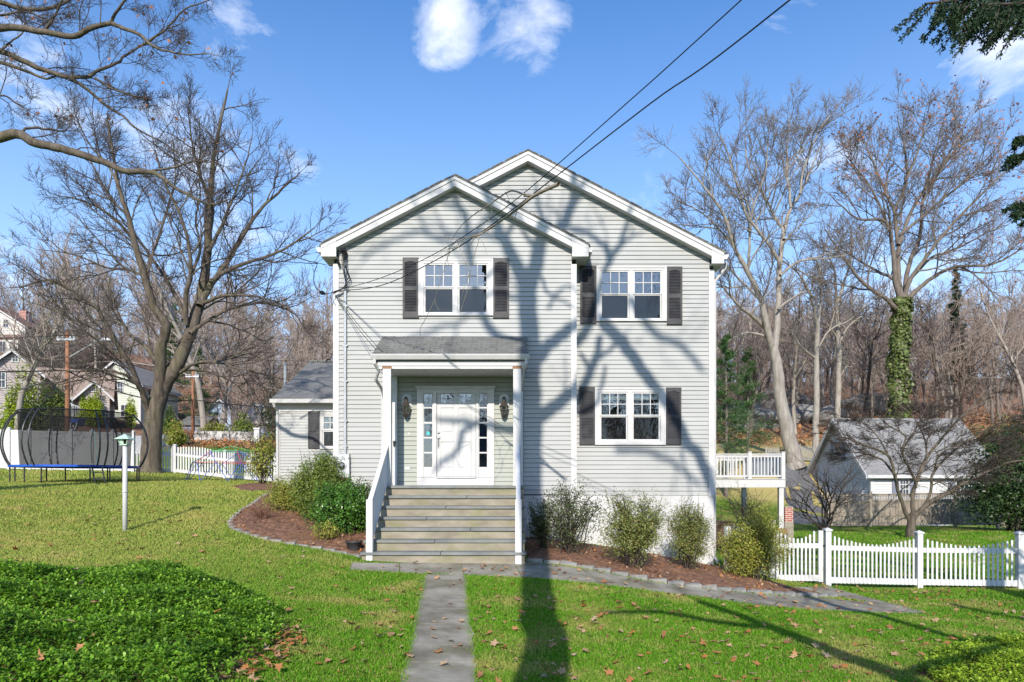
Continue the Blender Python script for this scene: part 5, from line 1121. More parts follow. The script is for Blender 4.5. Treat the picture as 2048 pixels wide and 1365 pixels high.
for (i, px, d, s) in ((1,640,50,.72),(3,590,56,.7),(1,545,62,.75),(4,610,66,.85),(3,480,64,.8),(1,650,60,.9)):
    place_wood(i, PX(px, d), d, s, 'between the road and the rear wing', 'trees by the road', 1.0)
for (px, d, s, lab) in ((408,66,1.15,'stout pale trunk beside the far brown utility pole'),(440,72,1.0,'pale leaning trunk in front of the blue house'),(470,74,.95,'thin pale trunk before the blue house dormers'),(35,44,.75,'pale young bare tree above the stone wall at far left')):
    o = copy_tree(WK[2]); x = PX(px, d); o.location = (x, d, gz(x, d)-.1); o.rotation_euler = (0, R(rng.normal(0,3)), rng.uniform(0,6)); o.scale = (s*1.3, s*1.3, s); o['label'] = lab; o['group'] = ''; del o['group']
for (x, y, s) in ((-34,-48,1.2),(-22,-40,1.1),(-9,-52,1.3),(4,-42,1.1),(13,-50,1.25),(24,-44,1.1),(36,-52,1.2),(-48,-56,1.2),(-3,-64,1.3)):
    place_wood(int(rng.integers(0, 5)), x, y, s, 'across the street behind the viewer', 'trees behind the viewer')

# evergreens and a house across the street behind the viewer, seen mirrored in the panes

place_wood(1, 9.2, -15, 1.0, 'behind the viewer to the right, mirrored in the windows', 'trees behind the viewer')
place_wood(3, 12.5, -19, 1.1, 'behind the viewer to the right, mirrored in the windows', 'trees behind the viewer')
# ---------------------------------------------------------------- neighbouring houses
M['green_clap'] = surf('pale_yellow_green_clapboard', (.45,.47,.39), (.51,.53,.45), 2, .7); M['tan_clap'] = surf('mauve_brown_clapboard', (.34,.295,.28), (.40,.35,.335), 2, .7)
M['grey_clap'] = surf('cool_grey_clapboard', (.50,.50,.50), (.56,.56,.555), 2, .7); M['blue_clap'] = surf('pale_blue_clapboard', (.36,.46,.60), (.42,.52,.66), 2, .7); M['cream'] = surf('cream_clapboard', (.50,.48,.44), (.56,.54,.50), 2, .7)
M['slate_clap'] = surf('slate_clapboard', (.16,.17,.22), (.20,.21,.26), 2, .7); M['tile_brown'] = shingle_mat('brown_shingle', (.16,.085,.065), (.21,.12,.09), (.24,.15,.12)); M['dk_glass'] = surf('dark_glass', (.03,.035,.045), (.05,.055,.065), 1, .12, spec=.8)
def clap(m, x0, x1, y, z0, z1, e=.2):                   # wall facing the viewer made of lapped boards
    z = z0
    while z < z1-.02: t = min(z+e, z1); m.quad((x0,y-.03,z),(x1,y-.03,z),(x1,y-.004,t-.015),(x0,y-.004,t-.015)); m.quad((x0,y,z),(x1,y,z),(x1,y-.03,z),(x0,y-.03,z)); z += e
def wall_gable_y(m, x0, x1, y, z0, ze, ax, za, e=.2):   # gable facing the viewer
    clap(m, x0, x1, y, z0, ze, e); z = ze
    while z < za-.02:
        t = min(z+e, za); f = lambda s, q: x0+(ax-x0)*(q-ze)/(za-ze) if s else x1+(ax-x1)*(q-ze)/(za-ze)
        m.quad((f(1,z),y-.03,z),(f(0,z),y-.03,z),(f(0,t),y-.004,t),(f(1,t),y-.004,t)); z += e
def far_window(root, x0, x1, z0, z1, y, axis='y', grid=(2,2), mat='trim'):
    m, g = MB(), MB(); t = .07
    def bx(a0, a1, c0, c1, d0, d1, M_):
        if axis == 'y': M_.box(a0, a1, y-d1, y-d0, c0, c1)
        else: M_.box(y-d1 if axis == '-x' else y+d0, y-d0 if axis == '-x' else y+d1, a0, a1, c0, c1)
    bx(x0-t, x1+t, z1, z1+t, .0, .08, m); bx(x0-t, x1+t, z0-t, z0, .0, .09, m); bx(x0-t, x0, z0, z1, .0, .08, m); bx(x1, x1+t, z0, z1, .0, .08, m)
    for i in range(1, grid[0]): x = x0+(x1-x0)*i/grid[0]; bx(x-.02, x+.02, z0, z1, .035, .07, m)
    for i in range(1, grid[1]): z = z0+(z1-z0)*i/grid[1]; bx(x0, x1, z-.025, z+.025, .034, .069, m)
    w_ = m.build('window', M[mat], root); bx(x0, x1, z0, z1, .0315, .034, g); g.build('pane', M['dk_glass'], w_)
def roof_x(m, x0, x1, y0, y1, ze, zr, th=.12):          # ridge along x
    ym = (y0+y1)/2
    for a in (y0, y1): m.add([(x0,a,ze),(x1,a,ze),(x1,ym,zr),(x0,ym,zr),(x0,a,ze-th),(x1,a,ze-th),(x1,ym,zr-th),(x0,ym,zr-th)], [(0,1,2,3),(4,7,6,5),(0,4,5,1),(1,5,6,2),(0,3,7,4)])
def roof_y(m, x0, x1, y0, y1, ze, zr, th=.12, ax=None):
    xm = (x0+x1)/2 if ax is None else ax
    for a in (x0, x1): m.add([(a,y0,ze),(a,y1,ze),(xm,y1,zr),(xm,y0,zr),(a,y0,ze-th),(a,y1,ze-th),(xm,y1,zr-th),(xm,y0,zr-th)], [(0,1,2,3),(4,7,6,5),(0,4,5,1),(1,5,6,2),(0,3,7,4)])
def rake_y(m, x0, x1, y, ze, zr, h=.25):
    xm = (x0+x1)/2
    for a in (x0, x1): m.prism([(a, ze-h), (xm, zr-h), (xm, zr-.01), (a, ze-.01)] if a < xm else [(xm, zr-h), (a, ze-h), (a, ze-.01), (xm, zr-.01)], y-.05, y)
def sidewall(m, x, y0, y1, z0, z1, e=.2, sg=1):
    z = z0
    while z < z1-.02: t = min(z+e, z1); m.quad((x+sg*.03,y0,z),(x+sg*.03,y1,z),(x+sg*.004,y1,t-.015),(x+sg*.004,y0,t-.015)); m.quad((x,y0,z),(x,y1,z),(x+sg*.03,y1,z),(x+sg*.03,y0,z)); z += e
# yellow-green house
d = 70; x0, x1 = PX(182, d), PX(281, d); ze, zr = PZ(768, d), PZ(723, d); zb = 7.0; y1 = 77.8; ax = PX(223, d)
r = thing('neighbour_house', (x0, d, zb), 'pale yellow-green two storey house with a white trimmed gable behind the big tree', 'house')
m = MB(); wall_gable_y(m, x0, x1, d, zb, ze, (x0+x1)/2, zr-.15); sidewall(m, x1, d, y1, zb, ze); m.box(x0, x1, d+.02, y1, zb-1.5, ze); m.build('wall', M['green_clap'], r)
m = MB(); roof_y(m, x0-.35, x1+.35, d-.4, y1+.3, ze-.1, zr+.1); rf = planar_uv(m.build('roof', M['shingle_pale'], r)); m = MB(); rake_y(m, x0-.35, x1+.35, d-.36, ze-.11, zr+.09); m.box(x1+.30, x1+.40, d-.3, y1, ze-.36, ze-.2); m.build('rake_board', M['trim'], rf)
m = MB(); m.box(x1-.16, x1+.034, d-.04, d, zb, ze-.1); m.box(x0, x0+.16, d-.04, d, zb, ze-.1); m.box(x1, x1+.04, y1-.16, y1, zb, ze-.1); m.build('corner_board', M['trim'], r)
for a, b, c, e in ((221,228,733,740),(236,246,766,786),(243,257,811,833)): far_window(r, PX(a,d), PX(b,d), PZ(e,d), PZ(c,d), d)
for yy, za, zc in ((71.3,PZ(792,72),PZ(772,72)),(71.3,PZ(832,72),PZ(812,72)),(75.2,PZ(838,75.5),PZ(818,75.5))): far_window(r, yy, yy+1.1, za, zc, x1+.03, '+x')
# brown house left
d = 58; zb = 5.4; xr = PX(226, d)
r = thing('neighbour_house', (xr, d, zb), 'low mauve-brown house with tan roof and two front gables at far left', 'house')
x0, x1 = PX(-40, d), xr; ze, zr = PZ(797, d), PZ(742, d+4)
m = MB(); clap(m, x0, PX(196, d), d+1.5, zb, ze); m.box(x0, x1-.3, d+1.52, d+9, zb-1, ze)
g0, g1 = PX(168, d), x1-.25; zg = PZ(764, d); wall_gable_y(m, g0, g1, d, zb, ze, (g0+g1)/2, zg-.2); m.box(g0, g1, d+.02, d+2, zb-1, ze); sidewall(m, g1, d, d+8, zb, ze)
h0, h1 = PX(-10, d-2), PX(78, d-2); zh, zH = PZ(757, d-2), PZ(712, d-2); wall_gable_y(m, h0, h1, d-2, zb, zh, (h0+h1)/2, zH-.25); m.box(h0, h1, d-1.98, d+4, zb-1, zh); m.build('wall', M['tan_clap'], r)
m = MB(); roof_x(m, x0, x1, d+1.0, d+9.5, ze, zr); roof_y(m, g0-.35, g1+.35, d-.4, d+5, ze-.1, zg); roof_y(m, h0-.35, h1+.35, d-2.4, d+6, zh-.1, zH); rf = planar_uv(m.build('roof', M['shingle_tan'], r))
m = MB(); rake_y(m, g0-.35, g1+.35, d-.38, ze-.12, zg-.01, .22); rake_y(m, h0-.35, h1+.35, d-2.38, zh-.12, zH-.01, .22); m.box(x0, x1, d+.9, d+1.0, ze-.18, ze-.02); m.build('rake_board', M['trim'], rf)
far_window(r, PX(12,d-2), PX(22,d-2), PZ(785,d-2), PZ(758,d-2), d-2); far_window(r, PX(34,d-2), PX(42,d-2), PZ(735,d-2), PZ(724,d-2), d-2); far_window(r, PX(191,d), PX(198,d), PZ(818,d), PZ(798,d), d); far_window(r, PX(190,d), PX(195,d), PZ(785,d), PZ(776,d), d)
m = MB(); m.box(PX(147,d), PX(154,d), d+1.40, d+1.46, PZ(838,d), PZ(803,d)); m.build('door', M['slate_clap'], r)
m = MB(); m.box(PX(154.5,d), PX(157,d), d+.2, d+.35, zb, ze); m.build('porch_post', M['trim'], r)
m = MB(); ry_ = d-.3; q0, q1 = PX(140, ry_), PX(176, ry_); zt_ = PZ(806, ry_)
for i in range(13): x = q0+(q1-q0)*i/12; m.box(x-.015, x+.015, ry_-.015, ry_+.015, zt_-1.1-.03*i, zt_-.03*i*2)
m.bar((q0,ry_,zt_), (q1,ry_,zt_-.72), .05, .05); m.build('stair_railing', M['metal_grey'], r)
r.rotation_euler = (0, 0, R(27))
# upper left house
d = 95; zb = 16.5; x0, x1 = PX(-70, d), PX(50, d); ze, zr = PZ(652, d), PZ(612, d); y1 = 104
r = thing('neighbour_house', (x0, d, zb), 'grey house with brown roof and brick chimney high on the left hill', 'house')
m = MB(); wall_gable_y(m, x0, x1, d, zb, ze, (x0+x1)/2, zr-.2, .25); m.build('wall', M['cream'], r)
m = MB(); sidewall(m, x1, d, y1, zb, ze, .25); m.box(x0, x1, d+.03, y1, zb-2, ze); m.build('side_wall', M['slate_clap'], r)  # darker colour than the gable paints this wall as the shaded side
m = MB(); roof_y(m, x0-.5, x1+.5, d-.5, y1+.5, ze-.1, zr+.1); planar_uv(m.build('roof', M['tile_brown'], r)); m = MB(); rake_y(m, x0-.5, x1+.5, d-.45, ze-.12, zr+.08, .3); m.box(x1-.2, x1+.05, d-.06, d, zb, ze); m.build('rake_board', M['trim'], r)
m = MB(); m.box(PX(38,98), PX(52,98), 98, 99.2, ze, PZ(625,98)); m.box(PX(37,98), PX(53,98), 97.95, 99.25, PZ(625,98), PZ(622,98)); m.build('chimney', M['brick'], r)
m = MB(); m.box(PX(-60,93), PX(36,93), 93, 95, zb, PZ(676,93)); m.build('lower_wing', M['cream'], r); m = MB(); m.add([(PX(-62,92.7),92.7,PZ(677,92.7)),(PX(38,92.7),92.7,PZ(677,92.7)),(PX(38,92.7),95.1,PZ(669,95)),(PX(-62,92.7),95.1,PZ(669,95))], [(0,1,2,3)]); planar_uv(m.build('wing_roof', M['tile_brown'], r))
far_window(r, PX(0,93), PX(12,93), PZ(704,93), PZ(684,93), 93); far_window(r, PX(20,93), PX(29,93), PZ(704,93), PZ(684,93), 93); far_window(r, PX(8,d), PX(17,d), PZ(655,d), PZ(640,d), d)
# blue house
d = 80; zb = 5.6; x0, x1 = PX(416, d), PX(548, d)
r = thing('neighbour_house', (x0, d, zb), 'pale blue house with white trim and dark shutters seen past the wing', 'house')
g0, g1 = PX(418, d), PX(463, d); ze, zg = PZ(822, d), PZ(801, d); m = MB(); wall_gable_y(m, g0, g1, d, zb, ze, (g0+g1)/2, zg); sidewall(m, g1, d, d+6, zb, ze); m.box(g0, g1, d+.02, d+6, zb-1, ze)
k0, k1 = PX(478, d), PX(548, d); zk = PZ(843, d); clap(m, k0, k1, d+1, zb, zk); m.box(k0, k1, d+1.02, d+8, zb-1, zk); m.build('wall', M['blue_clap'], r)
m = MB(); roof_y(m, g0-.3, g1+.3, d-.3, d+6, ze, zg+.15); roof_x(m, k0-.4, k1+.4, d+.3, d+8.5, zk, PZ(806, d+4)); rf = planar_uv(m.build('roof', M['shingle_pale'], r)); m = MB(); rake_y(m, g0-.3, g1+.3, d-.28, ze-.01, zg+.14); m.box(k0-.4, k1+.4, d+.22, d+.3, zk-.25, zk-.02); m.box(k0, k0+.2, d+.9, d+1, zb, zk); m.box(PX(494,d), PX(497,d), d+.9, d+1, zb, zk-.2); m.build('trim_board', M['trim'], rf)
for a, b in ((487,503),(505,523),(528,540)):
    m = MB(); X0, X1 = PX(a, d+1.5), PX(b, d+1.5); z0, z1 = PZ(835, d+1.5), PZ(814, d+1.5); m.prism([(X0,z0),(X1,z0),(X1,z1),((X0+X1)/2,z1+.45),(X0,z1)], d+1.2, d+4); dm = m.build('dormer', M['trim'], rf); g = MB(); g.box(X0+.3, X1-.3, d+1.14, d+1.19, z0+.2, z1-.05); g.build('pane', M['dk_glass'], dm)
for a, b in ((428,437),(446,455)): far_window(r, PX(a,d), PX(b,d), PZ(846,d), PZ(826,d), d)
far_window(r, PX(508,d+1), PX(518,d+1), PZ(862,d+1), PZ(848,d+1), d+1, grid=(3,2))
# dark garage building between
r = thing('shed', (PX(378,75), 75, 6.3), 'dark low shed roof right of the big tree by the road', 'shed'); m = MB(); m.box(PX(362,75), PX(410,75), 75, 79, 5.5, PZ(848,75)); m.build('wall', M['slate_clap'], r); m = MB(); roof_x(m, PX(358,75), PX(414,75), 74.7, 79.3, PZ(849,75), PZ(833,77)); planar_uv(m.build('roof', M['shingle'], r))
# pale garage on the right
x0, x1, y0, y1 = 23.6, 31.9, 46.0, 55.2; zb = -1.25; ze = 2.05; zr = 5.95; ym = (y0+y1)/2
r = thing('garage', (x0, y0, zb), 'pale grey clapboard garage with steep grey roof behind the garden tree', 'garage')
m = MB(); clap(m, x0, x1, y0, zb, ze, .16); z = zb
while z < zr-.2:
    t = z+.16; hw = lambda q: (y1-y0)/2*(1 if q < ze else (zr-q)/(zr-ze)); a, b = hw(z), hw(min(t, zr-.05)); m.quad((x0-.03,ym+a,z),(x0-.03,ym-a,z),(x0-.004,ym-b,t-.012),(x0-.004,ym+b,t-.012)); m.quad((x0,ym+a,z),(x0,ym-a,z),(x0-.03,ym-a,z),(x0-.03,ym+a,z)); z = t
m.box(x0+.01, x1, y0+.02, y1, zb-.5, ze); m.build('wall', M['grey_clap'], r)
m = MB(); roof_x(m, x0-.45, x1+.4, y0-.35, y1+.35, ze-.12, zr+.12, .14); rf = planar_uv(m.build('roof', M['shingle_pale'], r))
m = MB()
for a in (y0-.35, y1+.35): m.prismx([(a, ze-.40), (ym, zr-.20), (ym, zr+.10), (a, ze-.13)], x0-.50, x0-.44)
m.box(x0-.45, x1+.4, y0-.45, y0-.34, ze-.34, ze-.13); m.box(x0-.05, x0+.16, y0-.05, y0, zb, ze-.2); m.box(x0-.05, x0, y0, y0+.18, zb, ze-.2); m.box(x0-.05, x0, y1-.18, y1, zb, ze-.2); m.build('trim_board', M['trim'], rf)
m = MB(); m.box(x0-.06, x0, y0+.9, y1-.7, 1.18, 1.42)
for a in (y0+1.0, ym+.25): m.box(x0-.055, x0-.0, a, a+3.1, zb, 1.17)
gd = m.build('garage_door', M['trim'], r)
m = MB()
for a in (y0+1.0, ym+.25):
    for k_ in range(4): m.box(x0-.062, x0-.056, a+.08, a+3.02, zb+.08+k_*.6, zb+.60+k_*.6)
m.build('door_panel', M['vinyl'], gd)
far_window(r, ym-.45, ym+.45, 3.05, 4.35, x0-.03, '-x', (2,4))
for o in (-1.02, .55): m = MB(); m.box(x0-.09, x0-.03, ym+o, ym+o+.47, 3.0, 4.4); m.build('shutter', M['slate_clap'], r)
for a, b in ((1799,1815),(1911,1935)):
    far_window(r, PX(a,y0), PX(b,y0), PZ(988,y0), PZ(960,y0), y0-.03, grid=(3,3)); wd = PX(a,y0)-PX(a-13,y0)
    for u in (PX(a,y0)-.08-wd, PX(b,y0)+.08): m = MB(); m.box(u, u+wd, y0-.09, y0-.03, PZ(990,y0), PZ(957,y0)); m.build('shutter', M['slate_clap'], r)

# ---------------------------------------------------------------- poles, cables, walls, barrow across the road
def pole(px, base_y, top_y, d, label, arm=True, light=False):
    x = PX(px, d); zb, zt = gz(x, d), PZ(top_y, d); r = thing('utility_pole', (x, d, zb), label, 'utility pole'); m = MB(); m.tube([(x,d,zb-.3),(x,d,zt)], [.15,.115], 10); m.build('pole', M['pole'], r, True)
    m = MB(); m.box(x-.55, x+.55, d-.17, d-.09, zt-.55, zt-.43)
    for o in (-.5, -.2, .25, .5): m.lathe(x+o, d-.13, [(.05,zt-.43),(.06,zt-.34),(.03,zt-.30)], 8)
    m.build('crossarm', M['metal_grey'], r)
    if light: m = MB(); m.tube(spline([(x+.1,d,PZ(715,d)),(x+1.0,d-.3,PZ(703,d)),(x+2.2,d-.8,PZ(690,d)),(x+2.75,d-1,PZ(686,d))], 4), .035, 6); m.box(x+2.7, x+3.3, d-1.12, d-.88, PZ(687,d)-.04, PZ(687,d)+.10); m.build('street_light', M['metal_grey'], r)
    return np.array([x, d, zt])
pa = pole(135, 880, 664, 42.5, 'near brown utility pole with a street light arm behind the trampoline', True, True)
pb = pole(386, 868, 742, 58, 'far brown utility pole right of the big tree across the road')
def cable(a, b, sag, r, label):
    t = np.linspace(0, 1, 14); P = a+(b-a)*t[:, None]; P[:, 2] -= sag*4*t*(1-t); m = MB(); m.tube(P, r, 5); tag(m.build('utility_cable', M['cable'], base=P[0]), label, 'cable', 'cables along the road')
pl_ = np.array([-52, 40, 0.]); cable(np.array([-52,40,PZ(700,40)]), np.array([pa[0],42.4,PZ(742,42.5)]), .5, .045, 'thick black road cable running left from the near pole'); cable(np.array([pa[0],42.4,PZ(742,42.5)]), np.array([pb[0],58,PZ(800,58)]), .7, .045, 'thick black road cable slung between the two brown poles')
cable(np.array([pb[0],58,PZ(800,58)]), np.array([-8,60,PZ(815,60)]), .5, .04, 'black road cable running right from the far pole behind the wing'); cable(np.array([-52,40,PZ(660,40)]), np.array([pa[0],42.4,PZ(672,42.5)]), .4, .02, 'thin upper road cable left of the near pole'); cable(np.array([pa[0],42.4,PZ(672,42.5)]), np.array([pb[0],58,PZ(752,58)]), .6, .02, 'thin upper road cable between the two brown poles')
M['fieldstone'] = surf('fieldstone', (.10,.09,.085), (.27,.25,.235), 2.4, .95, b=1, bscale=5, bdist=.08, lo=.42, hi=.58)
M['pale_stone'] = surf('pale_fieldstone', (.17,.16,.15), (.50,.48,.45), 2.6, .95, b=1, bscale=5, bdist=.08, lo=.42, hi=.58)
def stone_wall(pts, h, mat, label, course=.24):
    r = None; m = MB(); P = [np.array(p, float) for p in pts]
    for a, b in zip(P[:-1], P[1:]):
        L = np.linalg.norm(b-a); t = (b-a)/L; n = np.array([-t[1], t[0]])
        for c in range(int(h/course)):
            s = -rng.random()*.3
            while s < L:
                w_ = rng.uniform(.25, .65); u0, u1 = max(0, s), min(L, s+w_-.03); s += w_
                if u1-u0 < .08: continue
                q = rng.uniform(-.06, .05); V = []
                for z in (c*course-.15, (c+1)*course-.17):
                    for uu, dd in ((u0, -.25-q), (u1, -.25-q), (u1, .25), (u0, .25)):
                        p = a+t*uu+n*dd; V.append((p[0]+rng.normal(0,.02), p[1]+rng.normal(0,.02), gz(*p)+z+rng.normal(0,.02)))
                m.add(V, [(0,3,2,1),(4,5,6,7),(0,1,5,4),(1,2,6,5),(2,3,7,6),(3,0,4,7)])
    o = m.build('stone_wall', mat, base=(P[0][0], P[0][1], gz(*P[0]))); tag(o, label, 'wall'); return o
stone_wall([(-52,36.5),(-40,38),(-33,39.5),(-29.5,40.2)], 1.9, M['fieldstone'], 'dark fieldstone retaining wall above the white privacy fence')
stone_wall([(PX(395,56),55.5),(PX(460,56),56),(PX(512,56),56.5)], 1.0, M['pale_stone'], 'low pale fieldstone wall along the far side of the road')
stone_wall([(PX(300,53),52.6),(PX(375,53),53.2)], 1.1, M['pale_stone'], 'pale stone wall end behind the big tree across the road')
x = PX(515, 55.5); r = thing('gate_pillar', (x, 55.5, gz(x,55.5)), 'small white post at the end of the pale stone wall', 'post'); m = MB(); z = gz(x,55.5); m.box(x-.2, x+.2, 55.3, 55.7, z-.2, z+1.1); m.box(x-.26, x+.26, 55.24, 55.76, z+1.1, z+1.22); m.build('shaft', M['trim'], r)
# white fence on the far bank, wheelbarrow leaning there
fa = [np.array([PX(218,46), 46.0]), np.array([PX(262,47), 47.0]), np.array([PX(300,48), 48.0])]
r = thing('privacy_fence', (fa[0][0], 46, gz(*fa[0])), 'pale low board fence on the bank below the yellow-green house', 'fence')
for a, b in zip(fa[:-1], fa[1:]):
    m = MB(); V = [(p[0]+0, p[1]+o, gz(*p)+z) for p in (a, b) for o in (0, .06) for z in (-.2, 1.25)]; m.add(V, [(0,4,5,1),(2,3,7,6),(1,5,7,3),(0,1,3,2),(4,6,7,5)]); m.build('board_panel', M['grey_clap'], r)
for p in fa: m = MB(); z = gz(*p); m.box(p[0]-.08, p[0]+.08, p[1]-.1, p[1]+.06, z-.2, z+1.4); m.build('post', M['trim'], r)
d = 40.5; cx = PX(155, d); zt_, zb_ = PZ(838.5, d), PZ(862, d)
r = thing('wheelbarrow', (cx, d, zb_), 'blue wheelbarrow tipped up on the bank beside the near utility pole', 'wheelbarrow'); M['blue_tray'] = surf('blue_painted_steel', (.03,.09,.42), (.05,.13,.52), 4, .35)
X_ = lambda p: PX(p, d); Z_ = lambda p: PZ(p, d)
m = MB(); V = [(X_(138),d+.1,Z_(839)),(X_(172),d+.1,Z_(838)),(X_(161),d+.25,Z_(853)),(X_(148),d+.25,Z_(853)),(X_(147),d-.3,Z_(839.5)),(X_(162),d-.3,Z_(839)),(X_(160),d-.25,Z_(846)),(X_(148),d-.25,Z_(846))]
m.add(V, [(0,4,7,3),(4,5,6,7),(5,1,2,6),(7,6,2,3),(0,3,2,1)]); m.build('tray', M['blue_tray'], r)
m = MB(); t_ = [(X_(154.5)+.19*math.cos(2*math.pi*i/16), d-.3, Z_(854)+.19*math.sin(2*math.pi*i/16)) for i in range(17)]; m.tube(t_, .055, 8, False); wh = m.build('wheel', M['black'], r); m = MB(); m.tube([(X_(154.5),d-.38,Z_(854)),(X_(154.5),d-.22,Z_(854))], .05, 8); m.build('hub', M['metal_grey'], wh)
m = MB(); m.tube(spline([(X_(148),d-.32,Z_(847)),(X_(150),d-.4,Z_(860)),(X_(154),d-.42,Z_(862)),(X_(159),d-.4,Z_(859)),(X_(161),d-.32,Z_(847))], 4), .03, 6); m.build('frame', M['metal_grey'], r)

# ---------------------------------------------------------------- shrubs and evergreens
def leaf_quads(T, nrmv, size, asp, up=0):
    n = len(T); nn = nrmv/(np.linalg.norm(nrmv, axis=1, keepdims=True)+1e-9); u = np.cross(nn, rng.normal(0, 1, (n, 3))); u[:, 2] += up; u /= np.linalg.norm(u, axis=1, keepdims=True)+1e-9
    w_ = np.cross(nn, u); s = np.asarray(size).reshape(-1, 1)
    fold = nn*s*.12
    return np.stack([T-u*s*.5, T-w_*s*asp*.5+fold, T+u*s*.5, T+w_*s*asp*.5+fold], 1)
def quads(name, Q, mat, root=None, base=None): n = len(Q); return mesh_np(name, Q, np.arange(4*n).reshape(n, 4), mat, root, base=base)
M['boxwood'] = leafmat('boxwood_leaves', [(.08,.13,.022), (.14,.21,.035), (.21,.28,.055), (.27,.30,.07)], .4, .25); M['boxwood_olive'] = leafmat('bronzed_boxwood_leaves', [(.11,.14,.035), (.20,.22,.06), (.26,.30,.09), (.33,.26,.08), (.13,.19,.045), (.17,.24,.06)], .45, .25)
M['boxwood_yellow'] = leafmat('yellow_green_leaves', [(.20,.26,.035), (.33,.37,.06), (.45,.46,.09), (.15,.20,.03), (.52,.36,.10)], .45, .3); M['holly'] = leafmat('holly_leaves', [(.035,.095,.015), (.075,.18,.025), (.12,.27,.035)], .25, .15, spec=.5); M['dark_ever'] = leafmat('dark_evergreen_leaves', [(.02,.045,.015), (.04,.08,.024), (.075,.125,.04)], .4, .15)
M['privet'] = leafmat('sparse_dark_leaves', [(.055,.085,.03), (.10,.135,.05), (.16,.18,.085)], .45, .25); M['arbor'] = leafmat('arborvitae_sprays', [(.20,.29,.02), (.32,.42,.03), (.42,.50,.05)], .6, .3); M['needle'] = leafmat('pine_needles', [(.03,.075,.02), (.06,.13,.035), (.10,.19,.06)], .6, .25); M['spruce'] = leafmat('spruce_needles', [(.012,.030,.014), (.022,.05,.02), (.045,.085,.035)], .6, .15)
def shrub(name, label, base, w_, h, n, leaf, mat, blobs=None, stems=26, shell=.5, asp=.5, group=None, cat='shrub', dens=None, sprig=0, mt='bark_dark'):
    """stems fanning out of the ground with leaves set round the ends of the twigs"""
    b = np.array(base, float); root = thing(name, b, label, cat, group); tm = TM(); tips = []
    blobs = blobs or [(0, 0, .55, .5, .5)]
    wt = np.array([q[3]*q[3]*q[4] for q in blobs]); wt = wt/wt.sum()
    for i in range(stems):
        q = blobs[rng.choice(len(blobs), p=wt)]; v = rng.normal(0, 1, 3); v /= np.linalg.norm(v); rr = rng.uniform(.6, 1.05)
        e = b+np.array([(q[0]+v[0]*q[3]*rr)*w_, (q[1]+v[1]*q[3]*rr)*w_, max(.12, q[2]+abs(v[2])*q[4]*rr if rng.random() < .6 else q[2]+v[2]*q[4]*rr)*h])
        s0 = b+np.array([rng.normal(0, .07)*w_, rng.normal(0, .07)*w_, -.04]); mid = (s0+e)/2+np.array([0, 0, .12*h])+rng.normal(0, .03*w_, 3); P = spline([s0, mid, e], 4); tm.tube(P, np.linspace(.013, .004, len(P))*max(.6, w_/1.2), 4)
        ds = np.diff(P, axis=0)
        for j in range(7):
            k = rng.integers(2, len(P)-1); dd = nrm(nrm(ds[k])+rng.normal(0, .6, 3)+[0,0,.25]); e2 = P[k]+dd*rng.uniform(.12, .30)*w_; tm.tube(np.array([P[k], (P[k]+e2)/2+rng.normal(0,.01,3), e2]), np.array([.005,.004,.002])*max(.6, w_/1.2), 3); tips += [e2, (P[k]+e2)/2]
        tips += list(P[4:])
    extra = []; tips = np.array(tips); k1 = int(n*(1-shell)); T1 = tips[rng.integers(0, len(tips), k1)]+rng.normal(0, .045*w_, (k1, 3))*[1,1,.9]
    k2 = n-k1; bi = rng.choice(len(blobs), k2, p=wt); B = np.array(blobs)[bi]; v = rng.normal(0, 1, (k2, 3)); v /= np.linalg.norm(v, axis=1, keepdims=True)
    lump = 1+.16*np.sin(v[:, 0]*7+bi)+.14*np.sin(v[:, 2]*9+v[:, 1]*6); rr = np.clip(rng.beta(5, 1.6, k2)*lump, 0, 1.25)
    T2 = b+np.stack([(B[:, 0]+v[:, 0]*B[:, 3]*rr)*w_, (B[:, 1]+v[:, 1]*B[:, 3]*rr)*w_, (B[:, 2]+v[:, 2]*B[:, 4]*rr)*h], 1)
    if sprig:                                            # young shoots standing out of the outline, leaves along them
        for i in range(int(60*sprig)):
            j = rng.integers(0, k2); s0 = T2[j]
            if s0[2] < b[2]+.45*h: continue
            e = s0+(nrm((s0-b)*[1,1,.3])*.35+np.array([0,0,1.]))*h*rng.uniform(.08, .2); tm.tube(np.array([s0-(e-s0)*.6, s0, e]), np.array([.005,.004,.002]), 3); kk = 14; extra.append(s0+(e-s0)*rng.uniform(-.5, 1.0, kk)[:, None]+rng.normal(0, .012, (kk, 3)))
    tm.build('stems', M[mt], root); T = np.concatenate([T1, T2]+extra); T = T[T[:, 2] > b[2]+.03*h]; nn = (T-(b+[0,0,h*.45]))/max(w_, h)+rng.normal(0, .55, T.shape)+[0,0,.25]
    quads('leaves', leaf_quads(T, nn, leaf*rng.uniform(.7, 1.25, len(T)), asp), M[mat], root); return root
def gp(px, py): return hit(px, py)
